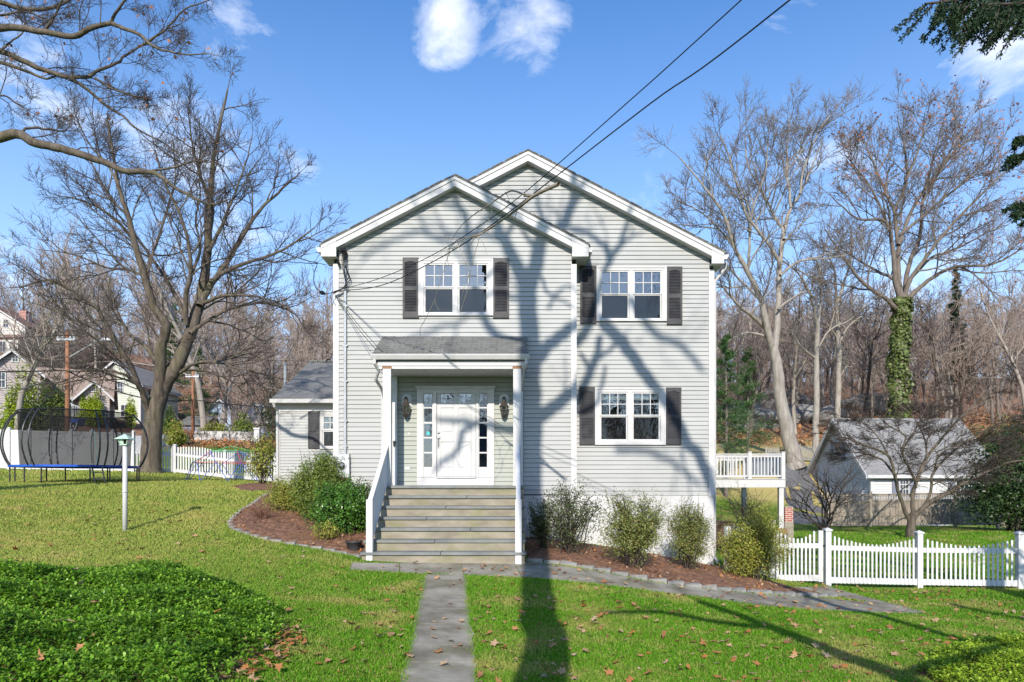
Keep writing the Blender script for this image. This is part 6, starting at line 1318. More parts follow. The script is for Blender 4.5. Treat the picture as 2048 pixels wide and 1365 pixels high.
# right of the steps
b = np.array([.62, 14.35, gz(.62, 14.35)]); shrub('evergreen_shrub', 'dense dark green shrub squeezed against the right side of the steps', b, .75, 1.15, 2600, .05, 'privet', [(0,0,.5,.42,.48)], 16)
b = gp(1142, 1112); shrub('leggy_shrub', 'thin dark-leaved leggy shrub with white wall showing through, next to the steps', b, 1.3, 1.42, 3900, .05, 'privet', [(0,0,.55,.48,.42),(-.15,0,.8,.25,.25),(.3,0,.5,.25,.3)], 30, .25)
b = gp(1262, 1138); shrub('boxwood', 'upright olive boxwood before the white foundation, second from the house corner', b, 1.32, 1.52, 15000, .040, 'boxwood_olive', [(0,0,.52,.42,.46),(-.2,0,.5,.28,.35),(.2,0,.6,.3,.36)], 34, .38, sprig=.5)
b = gp(1378, 1143); shrub('boxwood', 'narrower boxwood with pale gaps at the right corner of the foundation', b, 1.15, 1.42, 11500, .038, 'boxwood_olive', [(0,0,.52,.42,.46),(.2,0,.5,.25,.3),(-.12,0,.7,.25,.3)], 30, .32, sprig=.5)
b = gp(1508, 1163); shrub('boxwood', 'bright yellow-green boxwood standing before the garden gate', b, 1.45, 1.62, 20000, .040, 'boxwood_yellow', [(0,0,.45,.46,.44),(.05,0,.72,.3,.3),(-.2,0,.4,.3,.36),(.22,0,.45,.3,.38)], 34, .5, sprig=.5)
# left of the steps
b = np.array([-4.35, 15.6, gz(-4.35, 15.6)]); b[0] = PX(640, 15.6); shrub('tall_shrub', 'tallest green shrub leaning on the corner of the house below the wing window', b, 1.25, 1.55, 17000, .043, 'boxwood', [(0,0,.5,.45,.48),(.12,0,.75,.28,.28),(-.25,0,.35,.3,.3)], 34, .5, sprig=.5)
b = gp(592, 1028); shrub('rounded_shrub', 'light green spreading shrub with russet tips on the curved bed', b, 1.25, .95, 13000, .041, 'boxwood_yellow', [(0,0,.45,.5,.48),(.3,0,.5,.3,.4),(-.3,0,.35,.3,.36)], 26, .5, sprig=.2)
b = gp(690, 1070); shrub('holly_shrub', 'glossy deep green holly crowding the left stair rail', b, 1.35, 1.15, 15000, .048, 'holly', [(0,0,.5,.45,.5),(.2,.1,.72,.3,.3),(-.28,0,.35,.3,.35),(.3,0,.35,.25,.35)], 26, .55, asp=.6, sprig=.2)
b = gp(655, 1062); b[1] += .55; b[2] = gz(b[0], b[1]); shrub('rounded_shrub', 'mid green shrub between the holly and the electric meter', b, 1.2, 1.15, 12000, .043, 'boxwood', [(0,0,.5,.5,.48),(-.2,0,.6,.3,.3)], 26, .5, sprig=.25)
b = gp(652, 1084); shrub('low_shrub', 'small low green shrub at the front edge of the curved bed', b, .62, .42, 1300, .038, 'boxwood_yellow', [(0,0,.45,.5,.5)], 14, .4)
b = np.array([PX(738,14.9), 14.9, gz(PX(738,14.9), 14.9)]); shrub('leggy_shrub', 'thin dark shrub poking up between the left stair rail and the meter', b, .8, 1.25, 900, .045, 'privet', [(0,0,.6,.45,.4)], 18, .2)
b = gp(525, 1040); r = thing('dormant_shrub', b, 'leafless reddish-brown twiggy shrub in the curved mulch bed', 'shrub'); tm = TM()
for i in range(90): e = b+np.array([rng.normal(0,.26), rng.normal(0,.2), rng.uniform(.15,.42)]); s0 = b+rng.normal(0,.09,3)*[1,1,0]; tm.tube(np.array([s0, (s0+e)/2+rng.normal(0,.03,3), e]), np.array([.005,.004,.002]), 3)
M['twig_red'] = surf('reddish_twigs', (.14,.07,.045), (.24,.13,.085), 9, .9); tm.build('stems', M['twig_red'], r)
b = np.array([PX(524,25.5), 25.5, gz(PX(524,25.5), 25.5)]); shrub('viburnum', 'loose yellow-green shrub beside the rear wing downspout', b, 1.2, 1.55, 1500, .085, 'boxwood_yellow', [(0,0,.55,.5,.45)], 22, .4, asp=.6)
b = np.array([PX(530,31.5), 31.5, gz(PX(530,31.5), 31.5)]); shrub('autumn_shrub', 'golden autumn shrub just beyond the left picket fence', b, 2.0, 2.3, 1500, .11, 'boxwood_yellow', [(0,0,.55,.5,.45)], 22, .4)
b = gp(708, 1104)+[0,0,.18]; r = thing('potted_plant', b, 'withered tan plant in the charcoal pot', 'plant'); tm = TM()
for i in range(40): e = b+np.array([rng.normal(0,.10), rng.normal(0,.08), rng.uniform(.05,.16)]); tm.tube(np.array([b+rng.normal(0,.05,3)*[1,1,0], e]), np.array([.004,.002]), 3)
tm.build('stems', M['twig_red'], r)
# under the deck and beyond
for i, (px, d, lab) in enumerate(((1455,22.5,'tangled bare shrub under the deck beside the foundation'),(1520,26.5,'tangled bare shrub under the far edge of the deck'))):
    x = PX(px, d); b = np.array([x, d, gz(x, d)]); r = thing('tangled_shrub', b, lab, 'shrub'); out = []
    for k_ in range(7): grow(out, b+rng.normal(0,.1,3)*[1,1,0], nrm(np.array([rng.normal(0,.5), rng.normal(0,.5), 1.2])), rng.uniform(1.5,2.2), .02, 1, dict(QT, rmin=.006, ratio=.6, n=[0,8,6], wander=.28, trop=-.03, lmin=.3))
    write_tree(r, out, M['bark_dark'], M['twig'], .015)
b = hit(1655, 1052); b = np.array([PX(1650,36.5), 36.5, gz(PX(1650,36.5), 36.5)]); r = thing('bare_shrub', b, 'many-stemmed bare shrub at the left end of the brown fence', 'shrub'); out = []
for k_ in range(11): grow(out, b+rng.normal(0,.25,3)*[1,1,0], nrm(np.array([rng.normal(0,.45), rng.normal(0,.3), 1.])), rng.uniform(2.6,4.2), .045, 1, dict(QT, rmin=.010, ratio=.5, n=[0,7,5], wander=.2, trop=.02, lmin=.4))
write_tree(r, out, M['bark_dark'], M['twig'], .03)
# big evergreen at the right edge
x, d = PX(2035, 35), 35.0; b = np.array([x, d, gz(x, d)]); shrub('rhododendron', 'large dark evergreen mass at the right edge beyond the fence', b, 4.4, 6.4, 15000, .17, 'dark_ever', [(0,0,.45,.5,.45),(-.15,0,.25,.45,.25),(.25,0,.7,.35,.3)], 26, .75, sprig=.15)
x, d = PX(1990, 52), 52.0; b = np.array([x, d, gz(x, d)]); shrub('rhododendron', 'lighter evergreen shrub behind the garage at the right', b, 5.5, 5.5, 8000, .20, 'boxwood_olive', [(0,0,.5,.5,.48),(.3,0,.6,.3,.3)], 26, .6)
# arborvitae and big rounded shrub across the road
for (px, d, w_, h, lab) in ((22,44,1.3,2.9,'shorter bright green arborvitae at the far left end above the stone wall'),(42,44.4,1.6,4.4,'bright green arborvitae in the middle of three above the stone wall'),(60,45,1.5,4.7,'tallest bright green arborvitae beside the rounded shrub'),(166,57,1.0,2.2,'left of three small arborvitae by the brown house steps'),(179,57,1.0,2.3,'middle of three small arborvitae by the brown house steps'),(193,57,1.2,2.9,'right and tallest of three small arborvitae by the brown house')):
    x = PX(px, d); zb = (PZ(872, d) if d < 50 else PZ(838, d)); b = np.array([x, d, min(gz(x, d), zb)]); h2 = h+(zb-b[2] if d < 50 else -.1)
    shrub('arborvitae', lab, b, w_*1.1, h2+.3, 2600, .17, 'arbor', [(0,0,.24,.48,.26),(0,0,.5,.36,.28),(0,0,.76,.22,.27)], 10, .9, asp=.4, group='arborvitae across the road', cat='conifer', mt='bark')
x, d = PX(99, 46), 46.0; b = np.array([x, d, gz(x, d)]); shrub('rounded_evergreen', 'big rounded grey-green evergreen shrub between arborvitae and utility pole', b, 2.3, PZ(752,46)-b[2], 5200, .14, 'boxwood', [(0,0,.5,.5,.5)], 24, .8)
for (px, d, h, w_, mt_, lab) in ((487,60,2.6,2.2,'boxwood','green conical shrub in front of the blue house'),(262,60,3.0,1.0,'arbor','slim green conifer at the foot of the yellow-green house'),(340,54,3.0,1.4,'boxwood','green shrub behind the big tree trunk'),(352,52,2.2,1.6,'boxwood_yellow','yellow-green shrub by the pale stone wall end'),(432,62,1.4,3.0,'boxwood_yellow','low yellow-green shrub on the bank before the blue house'),(545,62,6.0,2.6,'dark_ever','dark tall evergreen just left of the wing roof'),(20,50,2.6,2.4,'twig','x')):
    if lab == 'x': continue
    x = PX(px, d); b = np.array([x, d, gz(x, d)]); shrub('bank_shrub', lab, b, w_, h, 1900, .16, mt_, [(0,0,.35,.5,.36),(0,0,.65,.32,.34)], 14, .7, mt='bark')
# conifers
def conifer(name, label, x, d, h, w_, mat, n, t0=.05, leaf=.4, gap=.5, mt='bark_mid', droop=.15, kind='spray'):
    b = np.array([x, d, gz(x, d)]); root = thing(name, b, label, 'conifer'); m = TM(); P = b+np.array([[0,0,-.3],[.05,0,h*.5],[0,.05,h]]); m.tube(P, np.array([h*.014, h*.009, .02]), 8); T = []; Nn = []
    nb = int(h*(1-t0)*gap*4)
    for i in range(nb):
        t = t0+(1-t0)*(i+rng.random())/nb; L = w_/2*(1-t*.92)*rng.uniform(.55, 1.15); a = rng.uniform(0, 6.28); s0 = b+[0,0,h*t]; e = s0+np.array([math.cos(a)*L, math.sin(a)*L, L*(.25-droop)]); m.tube(np.array([s0, (s0+e)/2+[0,0,.05*L], e]), np.array([.03,.02,.01])*h/10, 4)
        k = max(6, int(n/nb)); f = rng.uniform(.25, 1.02, k)[:, None]; T.append(s0+(e-s0)*f+rng.normal(0, 1, (k,3))*np.array([.17,.17,.13])*(L*.55+.4)); Nn.append(np.tile([0,0,1.], (k,1))+rng.normal(0,.9,(k,3)))
    m.build('trunk', M[mt], root); T = np.concatenate(T); Nn = np.concatenate(Nn); quads('foliage', leaf_quads(T, Nn, leaf*rng.uniform(.5,1.3,len(T)), .16), M[mat], root); return root
conifer('white_pine', 'sparse white pine with green tufts just right of the house corner', PX(1452,50), 50, 11.5, 6.5, 'needle', 9000, .12, .30, 1.7); conifer('white_pine', 'second white pine with pale trunk behind the deck', PX(1495,58), 58, 9.0, 6.0, 'needle', 7000, .12, .30, 1.7)
conifer('dark_conifer', 'narrow dark green conifer on the hill right of the ivy-clad oak', PX(1912,84), 84, 18.5, 4.6, 'spruce', 17000, .25, .34, 2.6); conifer('dark_conifer', 'dull green conifer behind the far utility pole', PX(350,84), 84, 13, 6, 'needle', 6000, .1, .42, 1.6); conifer('dark_conifer', 'broad green conifer left of the blue house', PX(396,78), 78, 9, 5, 'needle', 6000, .05, .38, 1.6)
for i, (x_, y_, h_) in enumerate(((-19,-27,8.5),(-11,-29,9.5),(9,-28,9),(16,-30,10),(27,-29,8.5))):
    conifer('dark_conifer', 'dark conifer in the row across the street behind the viewer', x_, y_, h_, 4.6, 'spruce', 3500, .04, .5, .7)['group'] = 'conifers behind the viewer'
r = thing('neighbour_house', (0, -34, gz(0,-34)), 'dark clad house across the street behind the viewer', 'house'); m = MB(); m.box(-7, 6, -42, -34, -2, 4.2); m.build('wall', M['tan_clap'], r); m = MB(); roof_x(m, -7.4, 6.4, -42.4, -33.6, 4.1, 7.6); planar_uv(m.build('roof', M['shingle'], r))
# spruce outside the frame on the right: tips of its boughs show
root = thing('spruce_tree', (10.4, 9.0, gz(10.4, 9.0)), 'dark spruce standing outside the frame, its boughs hanging in at top right', 'conifer'); m = TM(); bz0 = gz(10.4, 9.0); m.tube(np.array([[10.4,9.0,bz0-.3],[10.4,9.0,6],[10.4,9.0,14.]]), np.array([.26,.18,.03]), 10); T = []; Nn = []
def bough(s0, e, n, wd, hang=.0):
    P = spline([s0, (s0+e)/2+[0,0,.15], e], 6); m.tube(P, np.linspace(.05, .012, len(P)), 5); t = nrm(e-s0); side = nrm(np.cross(t, [0,0,1.])); L = np.linalg.norm(e-s0)
    for j in range(int(L*(16 if n > 50 else 9))):                           # side twigs thickly set with needles
        f = rng.uniform(.12, 1.0); p = s0+(e-s0)*f+[0,0,.15*4*f*(1-f)]; q = p+side*rng.choice([-1,1])*wd*(1.1-.75*f)*rng.uniform(.5,1)+t*wd*.5+np.array([0,0,-hang*rng.uniform(.3,1.0)-.05]); m.tube(np.array([p, (p+q)/2, q]), np.array([.012,.009,.004]), 3)
        k = n; ff = rng.uniform(.05, 1.05, k)[:, None]; T.append(p+(q-p)*ff+rng.normal(0,.012,(k,3))); dirs = nrm(q-p)*.7+rng.normal(0,.75,(k,3)); Nn.append(dirs)
for (z, px, py, dd, hang, wd) in ((7.9,1850,8,7.6,.35,.55),(7.6,1905,18,7.9,.4,.5),(7.4,1960,10,7.5,.45,.5),(7.8,2000,-15,8.2,.45,.55),(8.3,1900,-40,8.4,.4,.6),(5.9,2022,312,8.8,.12,.28),(5.4,2030,275,9.2,.1,.22),(4.8,2030,407,9.0,.12,.25),(4.4,2036,425,8.7,.12,.22)):
    bough(np.array([10.4, 9.0, z]), at(px, py, dd), 130, wd, hang)
for i in range(46):
    z = rng.uniform(1.5, 13); a = rng.uniform(-1.5, 1.9); L = (14.2-z)*.24*rng.uniform(.8,1.1); bough(np.array([10.4,9.0,z]), np.array([10.4+math.cos(a)*L, 9.0+math.sin(a)*L, z-.1*L]), 14, .5, .25)
m.build('trunk', M['bark_dark'], root); T = np.concatenate(T); Nn = np.concatenate(Nn); u = Nn/np.linalg.norm(Nn, axis=1, keepdims=True); w_ = np.cross(u, rng.normal(0,1,T.shape)); w_ /= np.linalg.norm(w_, axis=1, keepdims=True); L_ = .05
quads('foliage', np.stack([T, T+u*L_*.5+w_*.008, T+u*L_, T+u*L_*.5-w_*.008], 1), M['spruce'], root)

# ---------------------------------------------------------------- grass, groundcover, fallen leaves
blocked = [front_poly, [p[:2] for p in walk_poly], [p[:2] for p in gatewalk], bedL, bedR, wb, [(FXL,YF),(MXR,YF),(MXR,30),(FXL,30)], [(WX0,YW),(FXL,YW),(FXL,31),(WX0,31)], [(-2.85,12.8),(.3,12.8),(.3,15.8),(-2.85,15.8)]]
def free(x, y):
    ok = np.ones(len(x), bool)
    for p in blocked: ok &= ~inpoly(x, y, [q[:2] for q in p])
    return ok
PCH = [np.array([hit(px, py)[0], hit(px, py)[1]]) for px, py in ((-260,1150),(0,1152),(200,1148),(330,1150),(420,1162),(500,1190),(560,1225),(580,1260),(560,1290),(510,1325),(470,1350),(440,1372))]+[np.array(p) for p in [(-2.2,5.2),(-2.6,3.6),(-9,3.6),(-9.5,8.5)]]
PCR = [hit(1830,1345)[:2], hit(1870,1310)[:2], hit(1950,1292)[:2], hit(2060,1292)[:2], np.array([7.6,8.6]), np.array([7.2,6.2]), np.array([4.6,6.2])]
blocked_g = blocked
def view(x, y, mg=1.35): px = 1024+F*x/y; py = CY+F*(EYE-gz(x, y))/y; return (np.abs(px-1024) < 1024*mg+40) & (py < 1365*1.06+30)
def fringe(x, y): return ~inpoly(x, y, PCH) & ~inpoly(x, y, PCR)
XS, YS, HS = [], [], []
for (ya, yb2, dens, hb) in ((5,7.5,4200,.034),(7.5,10,3000,.037),(10,13,1900,.04),(13,17,1150,.045),(17,24,450,.058),(24,35,130,.085)):
    xw = yb2*.86; n = int(dens*(yb2-ya)*2*xw); x = rng.uniform(-xw, xw, n); y = rng.uniform(ya, yb2, n); k = view(x, y); x, y = x[k], y[k]; k = free(x, y) & fringe(x, y); x, y = x[k], y[k]
    if ya >= 13: k = ~((x > FXL) & (x < 9.3) & (y > 16)); x, y = x[k], y[k]
    XS.append(x); YS.append(y); HS.append(np.full(len(x), hb))
# grass creeping over the slab edges
for A in ([pl1, pl0], [pr1, pr0]):
    n = 2600; t = rng.random(n); sgn = 1 if A[0] is pl1 else -1; off = np.abs(rng.normal(0, .03, n)); x = A[0][0]+(A[1][0]-A[0][0])*t+sgn*off; y = A[0][1]+(A[1][1]-A[0][1])*t; XS.append(x); YS.append(y); HS.append(np.full(n, .03))
x, y, hb = np.concatenate(XS), np.concatenate(YS), np.concatenate(HS); n = len(x); z = gz(x, y)-.004
h = hb*rng.uniform(.55, 1.25, n); a = rng.uniform(0, 2*math.pi, n); lean = rng.uniform(.1, .9, n); la = rng.uniform(0, 2*math.pi, n); wd = .0030+.0005*y
B = np.stack([x, y, z], 1); s = np.stack([np.cos(a)*wd, np.sin(a)*wd, np.zeros(n)], 1); tip = B+np.stack([np.cos(la)*lean*h, np.sin(la)*lean*h, h], 1); mid = B+np.stack([np.cos(la)*lean*h*.3, np.sin(la)*lean*h*.3, h*.6], 1)
M['grass'] = leafmat('grass_blades', [(.062,.20,.006), (.105,.30,.012), (.16,.385,.022), (.115,.32,.012), (.08,.25,.008), (.135,.34,.018), (.22,.38,.04), (.40,.36,.13)], .6, .45, patch=((.44,.40,.13), .9, .50, .69), spec=.12, attr=('straw', (.58,.52,.16)))
V = np.concatenate([B-s, B+s, mid+s*.75, mid-s*.75, tip]).reshape(5, n, 3).transpose(1, 0, 2).reshape(-1, 3); i5 = np.arange(n)*5
Q = np.concatenate([np.stack([i5, i5+1, i5+2, i5+3], 1), np.stack([i5+3, i5+2, i5+4, i5+4], 1)])
tri = np.concatenate([np.stack([i5, i5+1, i5+2], 1), np.stack([i5, i5+2, i5+3], 1), np.stack([i5+3, i5+2, i5+4], 1)])
g_ = mesh_np('grass', V, tri, M['grass']); st_a = g_.data.attributes.new('straw', 'FLOAT', 'POINT'); st_a.data.foreach_set('value', np.repeat(np.clip(.02+.5*sst(-2.2, -6.5, x)*0+.52*np.clip((-x-2.0)/5, 0, 1)+.10*rng.normal(0, 1, n), 0, 1), 5).astype(np.float32))
tag(g_, 'green lawn grass with straw-coloured patches', 'grass', kind='stuff')
print('grass blades', n)
# pachysandra
M['pachy'] = leafmat('pachysandra_leaves', [(.08,.19,.010), (.15,.33,.02), (.23,.45,.035), (.34,.55,.07), (.06,.15,.01)], .38, .4, spec=.25, patch=((.05,.135,.012), 2.2, .48, .66)); M['cover2'] = leafmat('light_groundcover_leaves', [(.16,.28,.015), (.28,.42,.025), (.40,.52,.05)], .4, .3)
def cover(poly, dens, mat, label, hgt, leaf):
    P = np.array(poly); x0, y0 = P.min(0); x1, y1 = P.max(0); n = int((x1-x0)*(y1-y0)*dens); x = rng.uniform(x0, x1, n); y = rng.uniform(y0, y1, n); k = inpoly(x, y, poly) & view(x, y, 1.45); x, y = x[k], y[k]; n = len(x)
    E = resample(np.vstack([P, P[:1]]), .15); ed = np.min(np.hypot(x[:, None]-E[None, :, 0], y[:, None]-E[None, :, 1]), axis=1); k = rng.random(n) < np.clip(.35+ed*3, 0, 1); x, y, ed = x[k], y[k], ed[k]; n = len(x)
    top = gz(x, y)+hgt*np.clip(.35+ed*2.5, 0, 1)*(1+.28*np.sin(x*3.1+y*1.7)+.2*np.sin(y*5.3-x*2.2))*rng.uniform(.7, 1.15, n); C0 = np.stack([x, y, top], 1); qs = []
    for layer, (cnt, tilt, sc) in enumerate(((5, .45, 1.0), (4, -.15, 1.05))):
        ph = rng.uniform(0, 6.28, n)
        for j in range(cnt):
            a = ph+2*math.pi*j/cnt+rng.normal(0, .25, n); tl = tilt+rng.normal(0, .42, n); d = np.stack([np.cos(a)*np.cos(tl), np.sin(a)*np.cos(tl), np.sin(tl)], 1); w_ = np.stack([-np.sin(a), np.cos(a), rng.normal(0,.25,n)], 1); L = (leaf*sc*rng.uniform(.7, 1.2, n))[:, None]; c = C0-[0,0,.03*layer]
            qs.append(np.stack([c+d*L*.12, c+d*L*.7-w_*L*.24+[0,0,.004], c+d*L*1.05-[0,0,.006], c+d*L*.7+w_*L*.24+[0,0,.004]], 1))
    tag(quads('groundcover', np.concatenate(qs), M[mat]), label, 'groundcover', kind='stuff')
    soil = drape('groundcover_soil', poly, M['mulch'], .006, .4); return n
cover(PCH, 500, 'pachy', 'glossy dark green pachysandra bed in the near left corner', .16, .056); cover(PCR, 480, 'cover2', 'bright light green groundcover in the near right corner', .17, .05)
# fallen leaves
def leaf_mesh(name, pts, sizes, mat, label, flat=.25):
    n = len(pts); k = 11; ang = np.linspace(-math.pi*.88, math.pi*.88, k); rad = np.array([.45,.8,.42,.95,.5,1.1,.5,.95,.42,.8,.45])
    L = np.stack([np.cos(ang)*rad, np.sin(ang)*rad, np.zeros(k)], 1); L = np.vstack([[[-.05,0,0]], L]); r2 = L[:, 0]**2+L[:, 1]**2
    ax = rng.uniform(0, 6.28, n); tx, ty = rng.normal(0, flat, n), rng.normal(0, flat, n); cu = rng.uniform(-.15, .5, n); asp = rng.uniform(.6, 1, n)
    X = L[None, :, 0]*np.ones((n, 1)); Y = L[None, :, 1]*asp[:, None]; Zl = cu[:, None]*r2[None]*.6+.1*np.sin(L[None, :, 0]*5+ax[:, None])
    c, s = np.cos(ax)[:, None], np.sin(ax)[:, None]; XX = X*c-Y*s; YY = X*s+Y*c; ZZ = Zl+XX*tx[:, None]+YY*ty[:, None]
    V = np.stack([XX, YY, ZZ], 2)*np.asarray(sizes)[:, None, None]; V[:, :, 2] -= V[:, :, 2].min(1, keepdims=True); V += np.asarray(pts)[:, None]
    b0 = np.arange(n)[:, None]*12; f = np.stack([np.stack([b0[:, 0], b0[:, 0]+i, b0[:, 0]+i+1], 1) for i in range(1, 11)]+[np.stack([b0[:, 0], b0[:, 0]+11, b0[:, 0]+1], 1)], 1).reshape(-1, 3)
    o = mesh_np(name, V.reshape(-1, 3), f, mat); tag(o, label, 'leaves', kind='stuff'); return o
M['fallen'] = leafmat('fallen_leaves', [(.36,.13,.04), (.48,.24,.10), (.52,.36,.20), (.26,.11,.05), (.45,.18,.05), (.44,.32,.22)], .75, .2)
n = 3600; y = 5+11*rng.random(n)**1.1; x = rng.uniform(-1, 1, n)*y*.82; k = view(x, y) & ~inpoly(x, y, bedL) & ~inpoly(x, y, [(FXL,YF),(MXR,YF),(MXR,30),(FXL,30)]) & ~inpoly(x, y, [(-2.85,12.8),(.3,12.8),(.3,15.8),(-2.85,15.8)]); k &= rng.random(n) < np.where(x < -2, .33, .75)*np.where(inpoly(x, y, front_poly), .25, 1)*np.where(inpoly(x, y, PCH), .5, 1)
x, y = x[k], y[k]; lift = np.where(inpoly(x, y, PCH), .15, .028)
P_ = np.stack([x, y, gz(x, y)+lift], 1); S_z = rng.uniform(.025, .078, len(x))
fe = [hit(px, py)[:2] for px, py in ((1660,1180),(1760,1186),(1850,1190),(1900,1186))]; E = resample(np.array(fe), .09); E = E+rng.normal(0, [.1,.09], E.shape); P_ = np.vstack([P_, np.column_stack([E, gz(E[:,0], E[:,1])+.03])]); S_z = np.r_[S_z, rng.uniform(.04,.075,len(E))]
drift = [hit(px, py)[:2] for px, py in ((575,1262),(555,1300),(520,1330),(480,1355),(430,1370))]; E = resample(np.array(drift), .018); E = E+rng.normal(0, .10, E.shape)+[.06,0]; P_ = np.vstack([P_, np.column_stack([E, gz(E[:,0], E[:,1])+rng.uniform(.02,.07,len(E))])]); S_z = np.r_[S_z, rng.uniform(.035,.07,len(E))]
leaf_mesh('fallen_leaves', P_, S_z, M['fallen'], 'brown and orange oak and maple leaves fallen on the lawn')
n = 3800; x = rng.uniform(-7, 7, n); y = rng.uniform(11.5, 17, n); k = (inpoly(x, y, bedL) | inpoly(x, y, bedR)); x, y = x[k], y[k]; k = rng.random(len(x)) < .55+.45*np.sin(x*2.3+y*1.1); x, y = x[k], y[k]
leaf_mesh('fallen_leaves', np.stack([x, y, gz(x, y)+.05], 1), rng.uniform(.02, .05, len(x)), M['fallen'], 'dry leaves caught in the mulch beds below the shrubs', .5)
# woodland floor: brush, leaves and rocks on the hills
tm = TM(); n = 3000
for i in range(n):
    right = i % 13 < 8; y = rng.uniform(84, 125) if right else rng.uniform(64, 125); x = (rng.uniform(.12, .78) if right else rng.uniform(-.76, -.27))*y
    if not right and y < 80 and x < -30: continue
    z = gz(x, y); h = rng.uniform(.8, 4.0); e = np.array([x+rng.normal(0,.4)*h, y+rng.normal(0,.3)*h, z+h]); s0 = np.array([x, y, z-.1]); tm.tube(np.array([s0, (s0+e)/2+rng.normal(0,.12,3), e]), np.array([.028,.02,.01]), 3)
    for j in range(3): q = s0+(e-s0)*rng.uniform(.3,.8); e2 = q+np.array([rng.normal(0,.35)*h, rng.normal(0,.3)*h, rng.uniform(.1,.4)*h]); tm.tube(np.array([q, e2]), np.array([.016,.008]), 3)
for i in range(2600):                                   # brush along the crest
    y = rng.uniform(116, 150); x = (rng.uniform(.26, .80) if i % 2 else rng.uniform(-.84, -.26))*y; z = min(gz(x, y), 48); h = rng.uniform(2.5, 7); e = np.array([x+rng.normal(0,.25)*h, y, z+h]); s0 = np.array([x, y, z-.2]); tm.tube(np.array([s0, (s0+e)/2+rng.normal(0,.2,3), e]), np.array([.05,.035,.012]), 3)
    for j in range(5): q = s0+(e-s0)*rng.uniform(.2,.85); e2 = q+np.array([rng.normal(0,.3)*h, rng.normal(0,.2)*h, rng.uniform(.05,.35)*h]); tm.tube(np.array([q, e2]), np.array([.026,.012]), 3)
tag(tm.build('undergrowth', M['twig_wood']), 'brown leafless brush covering the wooded hillsides', 'undergrowth', kind='stuff')
n = 9000; y = rng.uniform(66, 118, n); x = rng.uniform(.24, .80, n)*y; leaf_mesh('fallen_leaves', np.stack([x, y, gz(x, y)+.02], 1), rng.uniform(.12, .26, n), M['fallen'], 'reddish leaf litter on the wooded hill right of the house', .5)
n = 3000; y = rng.uniform(50, 64, n); x = rng.uniform(-.48, -.30, n)*y; k = y > 50.5; leaf_mesh('fallen_leaves', np.stack([x, y, gz(x, y)+.03], 1)[k], rng.uniform(.08, .18, n)[k], M['fallen'], 'orange leaf litter on the bank across the road', .5)
proto = None
for i, (px, d, s_) in enumerate(((62,78,1.0),(85,80,1.25),(108,82,1.2),(128,80,1.0),(150,84,1.3),(172,86,1.1),(70,70,.8),(118,72,.8),(95,88,1.3),(200,88,1.2))):
    x = PX(px, d); b = np.array([x, d, gz(x, d)])
    if proto is None:
        proto = thing('bare_shrub', b, 'x', 'shrub'); out = []
        for k_ in range(16): grow(out, b+rng.normal(0,.3,3)*[1,1,0], nrm(np.array([rng.normal(0,.6), rng.normal(0,.5), 1.])), rng.uniform(2.6,4.4), .05, 1, dict(QT, rmin=.018, ratio=.55, n=[0,9,6], wander=.2, trop=.02, lmin=.5))
        write_tree(proto, out, M['twig_pale'], M['twig_pale'], .04); o = proto
    else: o = copy_tree(proto)
    o.location = b; o.rotation_euler = (0,0,rng.uniform(0,6)); o.scale = (s_,)*3; tag(o, 'greyish twiggy shrub on the slope below the high grey house', 'shrub', 'twiggy shrubs on the left slope')
M['rock'] = surf('grey_ledge_rock', (.13,.125,.12), (.32,.31,.29), .6, .95, b=1, bscale=2.5, bdist=.15, dirt=((.12,.13,.07), .5, .6))
import bmesh
def rock(px, d, w_, h, label, sink=.25):
    x = PX(px, d); bm = bmesh.new(); bmesh.ops.create_icosphere(bm, subdivisions=3, radius=1)
    ph = rng.uniform(0, 6.28, 6)
    for v in bm.verts:
        c = v.co; k = 1+.16*math.sin(c.x*3+ph[0])+.13*math.sin(c.y*4+ph[1]+c.z*2)+.10*math.sin(c.z*6+c.x*3+ph[2])+.05*math.sin(c.x*11+ph[3])*math.sin(c.z*9+ph[4]); v.co = (c.x*k*w_/2, c.y*k*w_*.35, c.z*k*h*.6)
    me = bpy.data.meshes.new('rock_outcrop'); bm.to_mesh(me); bm.free(); me.materials.append(M['rock']); o = bpy.data.objects.new('rock_outcrop', me); C.objects.link(o); o.location = (x, d, gz(x, d)+h*.3-sink); o.rotation_euler = (rng.normal(0,.1), rng.normal(0,.1), rng.uniform(-.4,.4)); tag(o, label, 'rock')
for a in ((1530,80,7.5,2.6,'broad grey ledge on the hill left of the leaning grey tree'),(1600,84,6.5,2.2,'grey rock ledge right of the leaning grey tree'),(1660,82,5,2.2,'boulder by the foot of the slim pale tree'),(1560,98,9,3,'long higher ledge of rock up the right hill'),(1480,88,6,2.4,'rock ledge behind the white pines'),(1720,92,8,2.8,'rock ledge showing over the garage roof')): rock(*a)
SKY_TINT = (1.02,1.18,1.36,1); CLOUD = (8.6,8.8,9.3,1); HAZE = (5.4,6.9,9.0,1); SKY_STR = .12; SUN_E = 4.2; EXPO = .5
